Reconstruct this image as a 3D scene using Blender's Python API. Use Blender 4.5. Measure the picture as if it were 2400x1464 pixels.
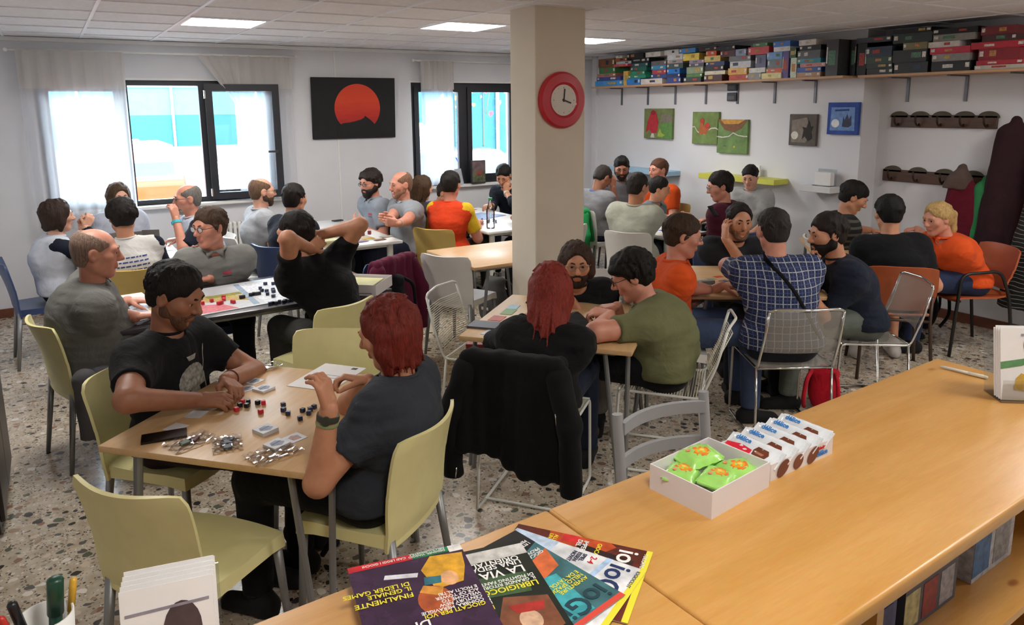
import bpy, bmesh, math, random
import numpy as np
from mathutils import Vector, Matrix
for o in list(bpy.data.objects): bpy.data.objects.remove(o, do_unlink=True)
S = bpy.context.scene
COL = S.collection
PI = math.pi
rnd = random.Random(7)

# ------------------------------------------------------------------ camera
cd = bpy.data.cameras.new('camera'); cam = bpy.data.objects.new('camera', cd); COL.objects.link(cam)
cd.sensor_width = 36.0; cd.sensor_fit = 'HORIZONTAL'; cd.lens = 1735.0 / 2400.0 * 36.0
cd.shift_y = -(732.0 - 564.0) / 2400.0
cd.clip_start = 0.05; cd.clip_end = 300
Rm = Matrix(((0.84885615, 0.10114806, -0.51885672), (-0.52854480, 0.14541875, -0.83635745), (-0.00914444, 0.98418619, 0.17690089)))
cam.matrix_world = Matrix.Translation((0, 0, 1.90)) @ Rm.to_4x4()
S.camera = cam

# ------------------------------------------------------------------ sky and exposure
W = bpy.data.worlds.new('sky'); S.world = W; W.use_nodes = True
bg = W.node_tree.nodes['Background']; bg.inputs[0].default_value = (0.80, 0.91, 1.0, 1); bg.inputs[1].default_value = 11.5
vs = S.view_settings; vs.view_transform = 'Standard'; vs.look = 'None'; vs.gamma = 1.0; vs.use_curve_mapping = False
vs.exposure = 0.80
LED = 19.0          # emission of the ceiling panels
# room measures (metres; x along the window wall, y into the room, z up)
CH, YB, XR, XL, YN = 2.571, 8.24, 6.43, -0.95, -2.2

# ------------------------------------------------------------------ helpers
def tag(o, label=None, cat=None, group=None, kind=None):
    if label: o['label'] = label
    if cat: o['category'] = cat
    if group: o['group'] = group
    if kind: o['kind'] = kind
    return o
def thing(name, label, cat, loc=(0, 0, 0), rz=0.0, group=None):
    o = bpy.data.objects.new(name, None); COL.objects.link(o); o.empty_display_size = 0.1
    o.location = loc; o.rotation_euler = (0, 0, math.radians(rz))
    return tag(o, label, cat, group)
def link(name, me, parent=None, mtx=None):
    o = bpy.data.objects.new(name, me); COL.objects.link(o)
    if parent: o.parent = parent
    if mtx is not None: o.matrix_local = mtx
    return o
def mesh(verts, faces, m, smooth=False):
    me = bpy.data.meshes.new('m'); me.from_pydata([tuple(v) for v in verts], [], faces)
    if m is not None: me.materials.append(m)
    if smooth: me.polygons.foreach_set('use_smooth', [True] * len(me.polygons))
    me.update(); return me
def npmesh(V, Q, m, smooth=True):
    me = bpy.data.meshes.new('m'); n = len(V); q = len(Q); k = Q.shape[1] if q else 4
    me.vertices.add(n); me.vertices.foreach_set('co', np.asarray(V, np.float32).ravel())
    me.loops.add(q * k); me.loops.foreach_set('vertex_index', np.asarray(Q, np.int32).ravel())
    me.polygons.add(q); me.polygons.foreach_set('loop_start', np.arange(0, q * k, k, dtype=np.int32))
    me.polygons.foreach_set('loop_total', np.full(q, k, np.int32))
    if smooth: me.polygons.foreach_set('use_smooth', np.ones(q, bool))
    for mm in (m if isinstance(m, list) else [m]): me.materials.append(mm)
    me.update(calc_edges=True); return me
class MB:
    """collects boxes, tubes and patches of ONE part"""
    def __init__(s): s.v = []; s.f = []
    def add(s, V, F):
        b = len(s.v); s.v += [tuple(v) for v in V]; s.f += [tuple(i + b for i in f) for f in F]; return s
    def box(s, lo, hi, M=None):
        V = [Vector((x, y, z)) for z in (lo[2], hi[2]) for y in (lo[1], hi[1]) for x in (lo[0], hi[0])]
        if M is not None: V = [M @ v for v in V]
        return s.add(V, [(0, 2, 3, 1), (4, 5, 7, 6), (0, 1, 5, 4), (2, 6, 7, 3), (0, 4, 6, 2), (1, 3, 7, 5)])
    def rbox(s, lo, hi, r=0.01, seg=2, M=None):
        bm = bmesh.new(); bmesh.ops.create_cube(bm, size=1)
        for v in bm.verts: v.co = Vector([(lo[i] + hi[i]) / 2 + v.co[i] * (hi[i] - lo[i]) for i in range(3)])
        bmesh.ops.bevel(bm, geom=bm.edges[:], offset=r, segments=seg, affect='EDGES', profile=0.5)
        bm.verts.index_update(); V = [(M @ v.co if M is not None else v.co.copy()) for v in bm.verts]
        F = [[v.index for v in f.verts] for f in bm.faces]; bm.free(); return s.add(V, F)
    def tube(s, pts, r, seg=8, r2=None, closed=False, cap=True):
        P = [Vector(p) for p in pts]; n = len(P); rings = []; up = None
        for i in range(n):
            a = P[i - 1] if (i > 0 or closed) else P[i]; b = P[(i + 1) % n] if (i < n - 1 or closed) else P[i]
            t = (b - a); t = t.normalized() if t.length > 1e-9 else Vector((0, 0, 1))
            if up is None: up = Vector((0, 0, 1)) if abs(t.z) < .9 else Vector((1, 0, 0))
            x = up - t * up.dot(t)
            if x.length < 1e-6: x = t.orthogonal()
            x.normalize(); y = t.cross(x); up = x
            rr = r if r2 is None else r + (r2 - r) * i / max(1, n - 1)
            if hasattr(r, '__len__'): rr = r[i]
            rings.append([P[i] + (x * math.cos(2 * PI * k / seg) + y * math.sin(2 * PI * k / seg)) * rr for k in range(seg)])
        V = [v for rg in rings for v in rg]; F = []
        for i in range(n if closed else n - 1):
            j = (i + 1) % n
            for k in range(seg):
                l = (k + 1) % seg; F.append((i * seg + k, i * seg + l, j * seg + l, j * seg + k))
        if cap and not closed:
            F.append(tuple(reversed(range(seg)))); F.append(tuple((n - 1) * seg + k for k in range(seg)))
        return s.add(V, F)
    def lathe(s, prof, seg=20, M=None):
        V = []; F = []; n = len(prof)
        for (r, z) in prof:
            for k in range(seg): V.append(Vector((r * math.cos(2 * PI * k / seg), r * math.sin(2 * PI * k / seg), z)))
        for i in range(n - 1):
            for k in range(seg):
                l = (k + 1) % seg; F.append((i * seg + k, i * seg + l, (i + 1) * seg + l, (i + 1) * seg + k))
        F.append(tuple(reversed(range(seg)))); F.append(tuple((n - 1) * seg + k for k in range(seg)))
        if M is not None: V = [M @ v for v in V]
        return s.add(V, F)
    def prism(s, poly, lo, hi, M=None):
        n = len(poly); V = [Vector((p[0], p[1], lo)) for p in poly] + [Vector((p[0], p[1], hi)) for p in poly]
        F = [tuple(reversed(range(n))), tuple(range(n, 2 * n))] + [(i, (i + 1) % n, n + (i + 1) % n, n + i) for i in range(n)]
        if M is not None: V = [M @ v for v in V]
        return s.add(V, F)
    def shell(s, G, th):
        """grid of points G[i][j] thickened by th along its normals"""
        A = np.array([[tuple(p) for p in row] for row in G], float); n, m = A.shape[:2]
        du = np.gradient(A, axis=0); dv = np.gradient(A, axis=1); N = np.cross(du, dv)
        N /= np.maximum(np.linalg.norm(N, axis=2, keepdims=True), 1e-9)
        B = A - N * th; V = [tuple(p) for p in A.reshape(-1, 3)] + [tuple(p) for p in B.reshape(-1, 3)]; o = n * m; F = []
        for i in range(n - 1):
            for j in range(m - 1):
                a, b, c, d = i * m + j, (i + 1) * m + j, (i + 1) * m + j + 1, i * m + j + 1
                F += [(a, b, c, d), (o + d, o + c, o + b, o + a)]
        ed = [(i, 0) for i in range(n)] + [(n - 1, j) for j in range(1, m)] + [(i, m - 1) for i in range(n - 2, -1, -1)] + [(0, j) for j in range(m - 2, 0, -1)]
        for k in range(len(ed)):
            p = ed[k][0] * m + ed[k][1]; q = ed[(k + 1) % len(ed)]; q = q[0] * m + q[1]; F.append((q, p, o + p, o + q))
        return s.add(V, F)
    def me(s, m, smooth=False): return mesh(s.v, s.f, m, smooth)
    def build(s, name, m, parent=None, smooth=False, mtx=None, angle=None):
        me = s.me(m, smooth)
        if angle is not None:
            me.polygons.foreach_set('use_smooth', [True] * len(me.polygons)); me.set_sharp_from_angle(angle=math.radians(angle))
        return link(name, me, parent, mtx)
def fillet(pts, r=0.03, n=4):
    P = [Vector(p) for p in pts]; out = [P[0]]
    for i in range(1, len(P) - 1):
        a = (P[i - 1] - P[i]); b = (P[i + 1] - P[i]); d = min(r, a.length * .45, b.length * .45)
        p0 = P[i] + a.normalized() * d; p1 = P[i] + b.normalized() * d
        for k in range(n + 1):
            t = k / n; out.append(p0 * (1 - t) ** 2 + P[i] * 2 * t * (1 - t) + p1 * t * t)
    out.append(P[-1]); return out
def rotz(deg): return Matrix.Rotation(math.radians(deg), 4, 'Z')
def trs(loc, rx=0, ry=0, rz=0):
    return Matrix.Translation(loc) @ Matrix.Rotation(math.radians(rz), 4, 'Z') @ Matrix.Rotation(math.radians(ry), 4, 'Y') @ Matrix.Rotation(math.radians(rx), 4, 'X')
def frame_mtx(o, x, y):
    """matrix whose local x, y run along the given directions"""
    x = Vector(x).normalized(); y = Vector(y); y = (y - x * y.dot(x)).normalized(); z = x.cross(y)
    return Matrix(((x.x, y.x, z.x, o[0]), (x.y, y.y, z.y, o[1]), (x.z, y.z, z.z, o[2]), (0, 0, 0, 1)))
TXT = {}
def text(name, string, size, m, parent=None, mtx=None, align='LEFT', bold=0.0, ext=0.0006, sx=1.0):
    c = bpy.data.curves.new('t', 'FONT'); c.body = string; c.size = size; c.align_x = align; c.extrude = ext; c.offset = bold * size
    c.resolution_u = 3; c.space_line = 0.9
    t = bpy.data.objects.new('t', c); COL.objects.link(t)
    me = bpy.data.meshes.new_from_object(t.evaluated_get(bpy.context.evaluated_depsgraph_get()))
    bpy.data.objects.remove(t, do_unlink=True); bpy.data.curves.remove(c)
    if sx != 1.0:
        for v in me.vertices: v.co.x *= sx
    me.materials.clear(); me.materials.append(m)
    return link(name, me, parent, mtx)
def copy_tree(o, parent=None):
    c = o.copy(); COL.objects.link(c); c.parent = parent
    for ch in o.children: copy_tree(ch, c)
    return c
ORD = ['first', 'second', 'third', 'fourth', 'fifth', 'sixth', 'seventh', 'eighth', 'ninth', 'tenth', 'eleventh', 'twelfth', 'thirteenth', 'fourteenth', 'fifteenth', 'sixteenth']

# ------------------------------------------------------------------ materials
def srgb(h):
    if isinstance(h, str):
        h = h.lstrip('#'); h = tuple(int(h[i:i + 2], 16) / 255 for i in (0, 2, 4))
    return tuple((c / 12.92 if c <= 0.04045 else ((c + 0.055) / 1.055) ** 2.4) for c in h[:3])
MATS = {}
class NT:
    def __init__(s, name):
        s.m = bpy.data.materials.new(name); s.m.use_nodes = True; s.t = s.m.node_tree; s.p = s.t.nodes['Principled BSDF']; s.out = s.t.nodes['Material Output']
    def n(s, typ, **kw):
        n = s.t.nodes.new(typ)
        for k, v in kw.items():
            if k in n.inputs: n.inputs[k].default_value = v
            else: setattr(n, k, v)
        return n
    def l(s, a, b): s.t.links.new(a, b)
    def coord(s, scale=(1, 1, 1), kind='Object', rot=(0, 0, 0)):
        tc = s.n('ShaderNodeTexCoord'); mp = s.n('ShaderNodeMapping'); mp.inputs['Scale'].default_value = scale; mp.inputs['Rotation'].default_value = rot
        s.l(tc.outputs[kind], mp.inputs[0]); return mp.outputs[0]
    def ramp(s, fac, stops, interp='LINEAR'):
        r = s.n('ShaderNodeValToRGB'); r.color_ramp.interpolation = interp; e = r.color_ramp.elements
        while len(e) < len(stops): e.new(0.5)
        for i, (p, c) in enumerate(stops): e[i].position = p; e[i].color = (*c, 1) if len(c) == 3 else c
        s.l(fac, r.inputs[0]); return r.outputs[0]
    def mix(s, fac, a, b, mode='MIX'):
        x = s.n('ShaderNodeMix', data_type='RGBA', blend_type=mode)
        for sock, v in ((x.inputs[0], fac), (x.inputs[6], a), (x.inputs[7], b)):
            if hasattr(v, 'default_value'): s.l(v, sock)
            elif hasattr(v, '__len__'): sock.default_value = (*v[:3], 1)
            else: sock.default_value = v
        return x.outputs[2]
    def bump(s, h, strength=0.2, dist=0.01):
        b = s.n('ShaderNodeBump'); b.inputs['Strength'].default_value = strength; b.inputs['Distance'].default_value = dist
        s.l(h, b.inputs['Height']); s.l(b.outputs[0], s.p.inputs['Normal'])
def mat(name, col, rough=0.6, metal=0.0, var=0.08, vs=14.0, bump=0.0, bs=60.0, spec=0.5, emit=None, es=1.0, sheen=0.0, coat=0.0, alpha=1.0, trans=0.0):
    if name in MATS: return MATS[name]
    k = NT(name); c = srgb(col) if isinstance(col, str) else col; p = k.p
    p.inputs['Roughness'].default_value = rough; p.inputs['Metallic'].default_value = metal
    p.inputs['Specular IOR Level'].default_value = spec; p.inputs['Sheen Weight'].default_value = sheen; p.inputs['Coat Weight'].default_value = coat
    p.inputs['Alpha'].default_value = alpha; p.inputs['Transmission Weight'].default_value = trans
    co = k.coord()
    if var > 0:
        nz = k.n('ShaderNodeTexNoise', Scale=vs, Detail=3.0); k.l(co, nz.inputs['Vector'])
        k.l(k.ramp(nz.outputs['Fac'], [(0.3, tuple(max(0, x * (1 - var)) for x in c)), (0.7, tuple(min(1, x * (1 + var)) for x in c))]), p.inputs['Base Color'])
    else: p.inputs['Base Color'].default_value = (*c, 1)
    if bump > 0:
        nb = k.n('ShaderNodeTexNoise', Scale=bs, Detail=2.0); k.l(co, nb.inputs['Vector']); k.bump(nb.outputs['Fac'], bump, 0.01)
    if emit:
        p.inputs['Emission Color'].default_value = (*(srgb(emit) if isinstance(emit, str) else emit), 1); p.inputs['Emission Strength'].default_value = es
    MATS[name] = k.m; return k.m
def wood(name, c1, c2, scale=(1, 9, 9), rough=0.35, knots=0.0, coat=0.2, ring=3.0):
    if name in MATS: return MATS[name]
    k = NT(name); co = k.coord(scale); c1, c2 = srgb(c1), srgb(c2)
    wv = k.n('ShaderNodeTexNoise', Scale=ring, Detail=6.0, Roughness=0.6, Distortion=0.6); k.l(co, wv.inputs['Vector'])
    f = k.n('ShaderNodeTexNoise', Scale=ring * 9, Detail=2.0); k.l(co, f.inputs['Vector'])
    base = k.ramp(wv.outputs['Fac'], [(0.3, c2), (0.5, tuple((a + b) / 2 for a, b in zip(c1, c2))), (0.72, c1)])
    base = k.mix(0.12, base, f.outputs['Color'], 'OVERLAY')
    if knots:
        kc = k.coord((5.2, 11.0, 5.2)); v = k.n('ShaderNodeTexVoronoi', Scale=1.0, Randomness=1.0); k.l(kc, v.inputs['Vector'])
        km = k.ramp(v.outputs['Distance'], [(0.0, (.9, .9, .9)), (0.08, (0.7, 0.7, 0.7)), (0.15, (0, 0, 0))])
        sel = k.n('ShaderNodeSeparateColor'); k.l(v.outputs['Color'], sel.inputs[0])
        on = k.n('ShaderNodeMath', operation='LESS_THAN'); on.inputs[1].default_value = knots; k.l(sel.outputs[0], on.inputs[0])
        mm = k.n('ShaderNodeMath', operation='MULTIPLY'); k.l(km, mm.inputs[0]); k.l(on.outputs[0], mm.inputs[1])
        base = k.mix(mm.outputs[0], base, srgb('#8a4a1c'))
    k.l(base, k.p.inputs['Base Color']); k.p.inputs['Roughness'].default_value = rough; k.p.inputs['Coat Weight'].default_value = coat; k.p.inputs['Coat Roughness'].default_value = 0.25
    k.bump(f.outputs['Fac'], 0.05, 0.002); MATS[name] = k.m; return k.m
def fabric(name, col, weave=260.0, var=0.12, sheen=0.03, fold=0.4):
    if name in MATS: return MATS[name]
    k = NT(name); c = srgb(col) if isinstance(col, str) else col; co = k.coord()
    nz = k.n('ShaderNodeTexNoise', Scale=9.0, Detail=4.0); k.l(co, nz.inputs['Vector'])
    k.l(k.ramp(nz.outputs['Fac'], [(0.3, tuple(x * (1 - var) for x in c)), (0.7, tuple(min(1, x * (1 + var)) for x in c))]), k.p.inputs['Base Color'])
    n2 = k.n('ShaderNodeTexNoise', Scale=7.0, Detail=3.0, Distortion=1.5); k.l(co, n2.inputs['Vector'])
    n3 = k.n('ShaderNodeTexNoise', Scale=weave, Detail=1.0); k.l(co, n3.inputs['Vector'])
    ad = k.n('ShaderNodeMath', operation='MULTIPLY_ADD'); k.l(n3.outputs['Fac'], ad.inputs[0]); ad.inputs[1].default_value = 0.06; k.l(n2.outputs['Fac'], ad.inputs[2])
    k.bump(ad.outputs[0], fold, 0.03); k.p.inputs['Roughness'].default_value = 0.85; k.p.inputs['Sheen Weight'].default_value = sheen; k.p.inputs['Specular IOR Level'].default_value = 0.2
    MATS[name] = k.m; return k.m
def glass(name, col=(0.95, 0.98, 1.0), tr=0.9, rough=0.02):
    """thin clear sheet: mostly see-through with a glossy skin"""
    if name in MATS: return MATS[name]
    k = NT(name); t = k.n('ShaderNodeBsdfTransparent'); t.inputs[0].default_value = (*col, 1); g = k.n('ShaderNodeBsdfGlossy'); g.inputs['Roughness'].default_value = rough
    fr = k.n('ShaderNodeFresnel', IOR=1.45); mx = k.n('ShaderNodeMixShader'); m2 = k.n('ShaderNodeMath', operation='MULTIPLY_ADD'); m2.inputs[1].default_value = 1.0; m2.inputs[2].default_value = (1 - tr) * 0.3
    k.l(fr.outputs[0], m2.inputs[0]); k.l(m2.outputs[0], mx.inputs[0]); k.l(t.outputs[0], mx.inputs[1]); k.l(g.outputs[0], mx.inputs[2]); k.l(mx.outputs[0], k.out.inputs[0])
    MATS[name] = k.m; return k.m
def sheer(name, col, opac=0.75, tl=0.6):
    """woven curtain: partly open weave, partly light passing through the threads"""
    if name in MATS: return MATS[name]
    k = NT(name); c = srgb(col); d = k.n('ShaderNodeBsdfDiffuse'); d.inputs[0].default_value = (*c, 1); tlb = k.n('ShaderNodeBsdfTranslucent'); tlb.inputs[0].default_value = (*c, 1)
    m1 = k.n('ShaderNodeMixShader'); m1.inputs[0].default_value = tl; k.l(d.outputs[0], m1.inputs[1]); k.l(tlb.outputs[0], m1.inputs[2])
    tp = k.n('ShaderNodeBsdfTransparent'); m2 = k.n('ShaderNodeMixShader'); m2.inputs[0].default_value = opac; k.l(tp.outputs[0], m2.inputs[1]); k.l(m1.outputs[0], m2.inputs[2]); k.l(m2.outputs[0], k.out.inputs[0])
    MATS[name] = k.m; return k.m
def terrazzo():
    k = NT('terrazzo'); co = k.coord()
    nz = k.n('ShaderNodeTexNoise', Scale=14.0, Detail=2.0); k.l(co, nz.inputs['Vector'])
    dco = k.mix(0.05, co, nz.outputs['Color'], 'ADD')
    base = k.ramp(nz.outputs['Fac'], [(0.3, srgb('#a89a86')), (0.7, srgb('#c4b8a6'))])
    def layer(base, sc, r0, r1, cols, keep):
        v = k.n('ShaderNodeTexVoronoi', Scale=sc, Randomness=1.0); k.l(dco, v.inputs['Vector'])
        sp = k.n('ShaderNodeSeparateColor'); k.l(v.outputs['Color'], sp.inputs[0])
        chip = k.ramp(sp.outputs[0], [(i / len(cols), srgb(c)) for i, c in enumerate(cols)], 'CONSTANT')
        th = k.n('ShaderNodeMapRange'); th.inputs['To Min'].default_value = r0; th.inputs['To Max'].default_value = r1; k.l(sp.outputs[1], th.inputs[0])
        lt = k.n('ShaderNodeMath', operation='LESS_THAN'); k.l(v.outputs['Distance'], lt.inputs[0]); k.l(th.outputs[0], lt.inputs[1])
        kp = k.n('ShaderNodeMath', operation='LESS_THAN'); kp.inputs[1].default_value = keep; k.l(sp.outputs[2], kp.inputs[0])
        mu = k.n('ShaderNodeMath', operation='MULTIPLY'); k.l(lt.outputs[0], mu.inputs[0]); k.l(kp.outputs[0], mu.inputs[1])
        return k.mix(mu.outputs[0], base, chip)
    base = layer(base, 75.0, 0.25, 0.5, ['#6b6259', '#d8cfc2', '#8c7c6b', '#4e4a47', '#b59a83'], 0.75)
    base = layer(base, 21.0, 0.22, 0.46, ['#3d3a39', '#d9d2c8', '#8a6b58', '#5c5a58', '#c9b8a4', '#5a5e50', '#35312f', '#9c8672'], 0.66)
    k.l(base, k.p.inputs['Base Color']); k.p.inputs['Roughness'].default_value = 0.2; k.p.inputs['Coat Weight'].default_value = 0.25; k.p.inputs['Coat Roughness'].default_value = 0.12
    return k.m
M_WALL = mat('wall_paint', '#dcdcdf', 0.85, var=0.02, vs=3, bump=0.05, bs=120)
M_WHITE = mat('white_plastic', '#e9e8e4', 0.4, var=0.02)
M_WFRAME = mat('window_frame_dark', '#24262c', 0.45, var=0.05)
M_CREAM = mat('cream_plastic', '#e8e0a2', 0.42, var=0.03, bump=0.03, bs=300)
M_LEG = mat('leg_grey_metal', '#8d8f90', 0.4, 0.55, var=0.05)
M_LEGW = mat('white_metal', '#d8d9d2', 0.4, 0.0, var=0.03)
M_CHROME = mat('chrome', '#cfcfcc', 0.15, 1.0, var=0.0)
M_BEECH = wood('beech_top', '#d3b084', '#c8a06c', (1.2, 10, 10), 0.4, coat=0.12)
M_PINE = wood('pine_counter', '#cc9a58', '#bd8840', (0.8, 7, 7), 0.36, knots=0.6, coat=0.2)
M_BLACK = mat('black_plastic', '#141416', 0.45, var=0.05)
M_PAPER = mat('paper', '#e6e4e2', 0.8, var=0.03)

# ------------------------------------------------------------------ room shell
def struct(name, mb, m, **kw):
    o = mb.build(name, m, **kw); o['kind'] = 'structure'; return o
fl = MB(); fl.box((XL - 0.3, YN - 0.3, -0.12), (XR + 0.6, YB + 0.3, 0)); struct('floor', fl, terrazzo())
# window wall with two openings
W1 = (-0.06, 2.14, 0.96, 2.20); W2 = (3.72, 5.22, 0.96, 2.205)
w = MB()
for x0, x1, z0, z1 in [(XL - .3, W1[0], 0, CH + .2), (W1[1], W2[0], 0, CH + .2), (W2[1], XR + .6, 0, CH + .2), (W1[0], W1[1], 0, W1[2]), (W1[0], W1[1], W1[3], CH + .2), (W2[0], W2[1], 0, W2[2]), (W2[0], W2[1], W2[3], CH + .2)]:
    w.box((x0, YB, z0), (x1, YB + .3, z1))
struct('wall_back', w, M_WALL)
w = MB(); w.box((XR, 4.19, 0), (XR + .3, YB, CH + .2)); w.box((XR + .27, YN, 0), (XR + .55, 4.19, CH + .2)); struct('wall_right', w, M_WALL)
w = MB(); w.box((XL - .3, YN, 0), (XL, YB, CH + .2)); struct('wall_left', w, M_WALL)
w = MB(); w.box((XL - .3, YN - .3, 0), (XR + .6, YN, CH + .2)); struct('wall_front', w, M_WALL)
# square pillar with two tones of paint
w = MB(); w.rbox((2.874, 4.311, 0), (3.302, 4.636, CH + .05), 0.008, 2); struct('wall_pillar', w, mat('pillar_paint', '#dbd0bd', 0.8, var=0.03, vs=3, bump=0.04, bs=90))
# shallow pilaster strip at the room corner and pipe chase on the right wall
w = MB(); w.box((XR - .03, YB - .13, 0), (XR, YB - .06, CH)); struct('trim_1', w, M_WALL)
w = MB(); w.box((XL, YB - .018, 0), (XR, YB, .085)); struct('baseboard_back', w, mat('baseboard_brown', '#6d3f2b', 0.5, var=0.15))
w = MB(); w.box((XR - .018, 4.19, 0), (XR, YB - .02, .085)); w.box((XR + .252, YN, 0), (XR + .27, 4.19, .085)); struct('baseboard_right', w, MATS['baseboard_brown'])
w = MB(); w.box((XL, YN, 0), (XL + .018, YB - .02, .085)); struct('baseboard_left', w, MATS['baseboard_brown'])
# cove moulding under the ceiling on the window wall
w = MB(); w.box((XL, YB - .05, CH - .035), (XR, YB, CH)); struct('trim_2', w, mat('cove_white', '#e4e4e2', 0.7, var=0.02))

# ------------------------------------------------------------------ suspended ceiling: rails and tiles
GX = [0.353 + 0.60 * k for k in range(-3, 12)]; GY = [5.975 + 0.596 * k for k in range(-14, 5)]
GX = [x for x in GX if XL < x < XR + .27]; GY = [y for y in GY if YN < y < YB]
ceil = MB(); ceil.box((XL - .3, YN - .3, CH + .10), (XR + .6, YB + .3, CH + .2)); ceil = struct('ceiling', ceil, M_WALL)
M_RAIL = mat('rail_white', '#eeeef0', 0.5, var=0.0); M_TILE = mat('mineral_tile', '#ece9e8', 0.95, var=0.05, vs=30, bump=0.25, bs=220)
for x in GX:
    m_ = MB(); m_.box((x - .011, YN, CH - .002), (x + .011, YB, CH + .03)); m_.build('grid_rail', M_RAIL, ceil)
for y in GY:
    m_ = MB(); m_.box((XL, y - .011, CH - .0025), (XR + .27, y + .011, CH + .03)); m_.build('grid_rail', M_RAIL, ceil)
xs = [XL] + GX + [XR + .27]; ys = [YN] + GY + [YB]
LAMPS = {(0.953, 5.975): 'led ceiling panel nearest the sun painting, over the dark game table', (2.753, 5.379): 'led ceiling panel just left of the pillar', (4.553, 5.975): 'led ceiling panel half hidden behind the pillar', (3.953, 2.995): 'large bright led ceiling panel at the top right edge',
         (1.553, 2.995): 'led ceiling panel above the near table, out of view', (3.953, -0.581): 'led ceiling panel over the counter, out of view', 
         (2.753, 0.015): 'added led ceiling panel brightening the middle of the counter, unseen', (0.353, 0.015): 'added led ceiling panel brightening the left part of the counter, unseen', (5.153, 1.207): 'added led ceiling panel right of the counter for more light, unseen', (-0.247, 4.187): 'added led ceiling panel above the tall cabinet for more light, unseen'}  # panels on this line are unseen, added to brighten the counter and near room
lampkeys = {(round(a, 2), round(b, 2)): v for (a, b), v in LAMPS.items()}
tile_me = {}
for i in range(len(xs) - 1):
    for j in range(len(ys) - 1):
        x0, x1, y0, y1 = xs[i], xs[i + 1], ys[j], ys[j + 1]
        if x1 - x0 < .03 or y1 - y0 < .03 or y1 < -0.7: continue
        key = (round(x0, 2), round(y0, 2)); dx, dy = x1 - x0, y1 - y0
        if key in lampkeys:
            t = thing('ceiling_light', lampkeys[key], 'ceiling light', ((x0 + x1) / 2, (y0 + y1) / 2, CH), 0, 'led ceiling panels')
            a, b = dx / 2 - .012, dy / 2 - .012
            m_ = MB()
            for lo, hi in (((-a, -b, -.004), (a, -b + .022, .02)), ((-a, b - .022, -.004), (a, b, .02)), ((-a, -b + .022, -.004), (-a + .022, b - .022, .02)), ((a - .022, -b + .022, -.004), (a, b - .022, .02))): m_.box(lo, hi)
            m_.build('frame', M_WHITE, t)
            m_ = MB(); m_.box((-a + .022, -b + .022, .002), (a - .022, b - .022, .012)); m_.build('diffuser', mat('led_diffuser', '#ffffff', 0.6, var=0, emit=(1.0, 0.965, 0.92), es=LED), t)
            continue
        mk = (round(dx, 3), round(dy, 3))
        if mk not in tile_me:
            m_ = MB(); m_.box((-dx / 2 + .010, -dy / 2 + .010, .006), (dx / 2 - .010, dy / 2 - .010, .02)); tile_me[mk] = m_.me(M_TILE)
        o = link('ceiling_tile', tile_me[mk], ceil); o.location = ((x0 + x1) / 2, (y0 + y1) / 2, CH)

# ------------------------------------------------------------------ windows
M_GLASS = glass('window_glass')
def sash(parent, name, x0, x1, z0, z1, d=0.05, fw=0.06, mtx=None, pane=True):
    m_ = MB()
    m_.box((x0, 0, z0), (x0 + fw, d, z1)); m_.box((x1 - fw, 0, z0), (x1, d, z1)); m_.box((x0 + fw, 0, z0), (x1 - fw, d, z0 + fw)); m_.box((x0 + fw, 0, z1 - fw), (x1 - fw, d, z1))
    f = m_.build(name, M_WFRAME, parent, mtx=mtx)
    if pane:
        m_ = MB(); m_.box((x0 + fw, d * .4, z0 + fw), (x1 - fw, d * .4 + .004, z1 - fw)); m_.build('pane', M_GLASS, f)
    return f
def window(n, W, posts, closed):
    root = thing('window_%d' % n, None, None, (0, YB + .02, 0)); del_ = root; root['kind'] = 'structure'
    m_ = MB(); fw = .05; x0, x1, z0, z1 = W
    m_.box((x0, 0.03, z0), (x0 + fw, .1, z1)); m_.box((x1 - fw, 0.03, z0), (x1, .1, z1)); m_.box((x0 + fw, 0.03, z0), (x1 - fw, .1, z0 + fw)); m_.box((x0 + fw, .03, z1 - fw), (x1 - fw, .1, z1))
    for p in posts: m_.box((p - .035, .03, z0 + fw), (p + .035, .1, z1 - fw))
    m_.build('window_frame', M_WFRAME, root)
    ed = [x0 + fw] + posts + [x1 - fw]
    for i in range(len(ed) - 1):
        if closed[i]:
            a = ed[i] + (.035 if i else 0); b = ed[i + 1] - (.035 if i < len(ed) - 2 else 0)
            sash(root, 'sash', a, b, z0 + fw, z1 - fw, mtx=Matrix.Translation((0, 0.01, 0)))
    m_ = MB(); m_.rbox((x0 - .04, -.09, z0 - .035), (x1 + .04, .03, z0), .006, 1); m_.build('window_sill', M_WHITE, root)
    m_ = MB(); m_.box((x0 - .02, -.022, z1), (x1 + .02, -.018, z1 + .018)); m_.build('lintel_edge', M_WHITE, root)
    return root
w1 = window(1, W1, [0.68, 1.40], [True, False, True])
w2 = window(2, W2, [4.46], [True, True])
# the middle casement of window 1, folded back over the right-hand light
f = sash(w1, 'sash', 0.0, 0.725, 0.985, 2.165, d=.055, fw=.07, mtx=trs((1.405, -.085, 0), rz=-9))
m_ = MB(); m_.box((.66, -.03, 1.45), (.68, 0, 1.48)); m_.box((.58, -.045, 1.455), (.68, -.03, 1.475)); m_.build('handle', mat('handle_dark', '#4a4c52', 0.4, 0.6), f)
for z in (1.06, 2.06):
    m_ = MB(); m_.tube([(0.0, -.012, z - .04), (0.0, -.012, z + .04)], .011, 8); m_.build('hinge', M_CHROME, f)

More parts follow.
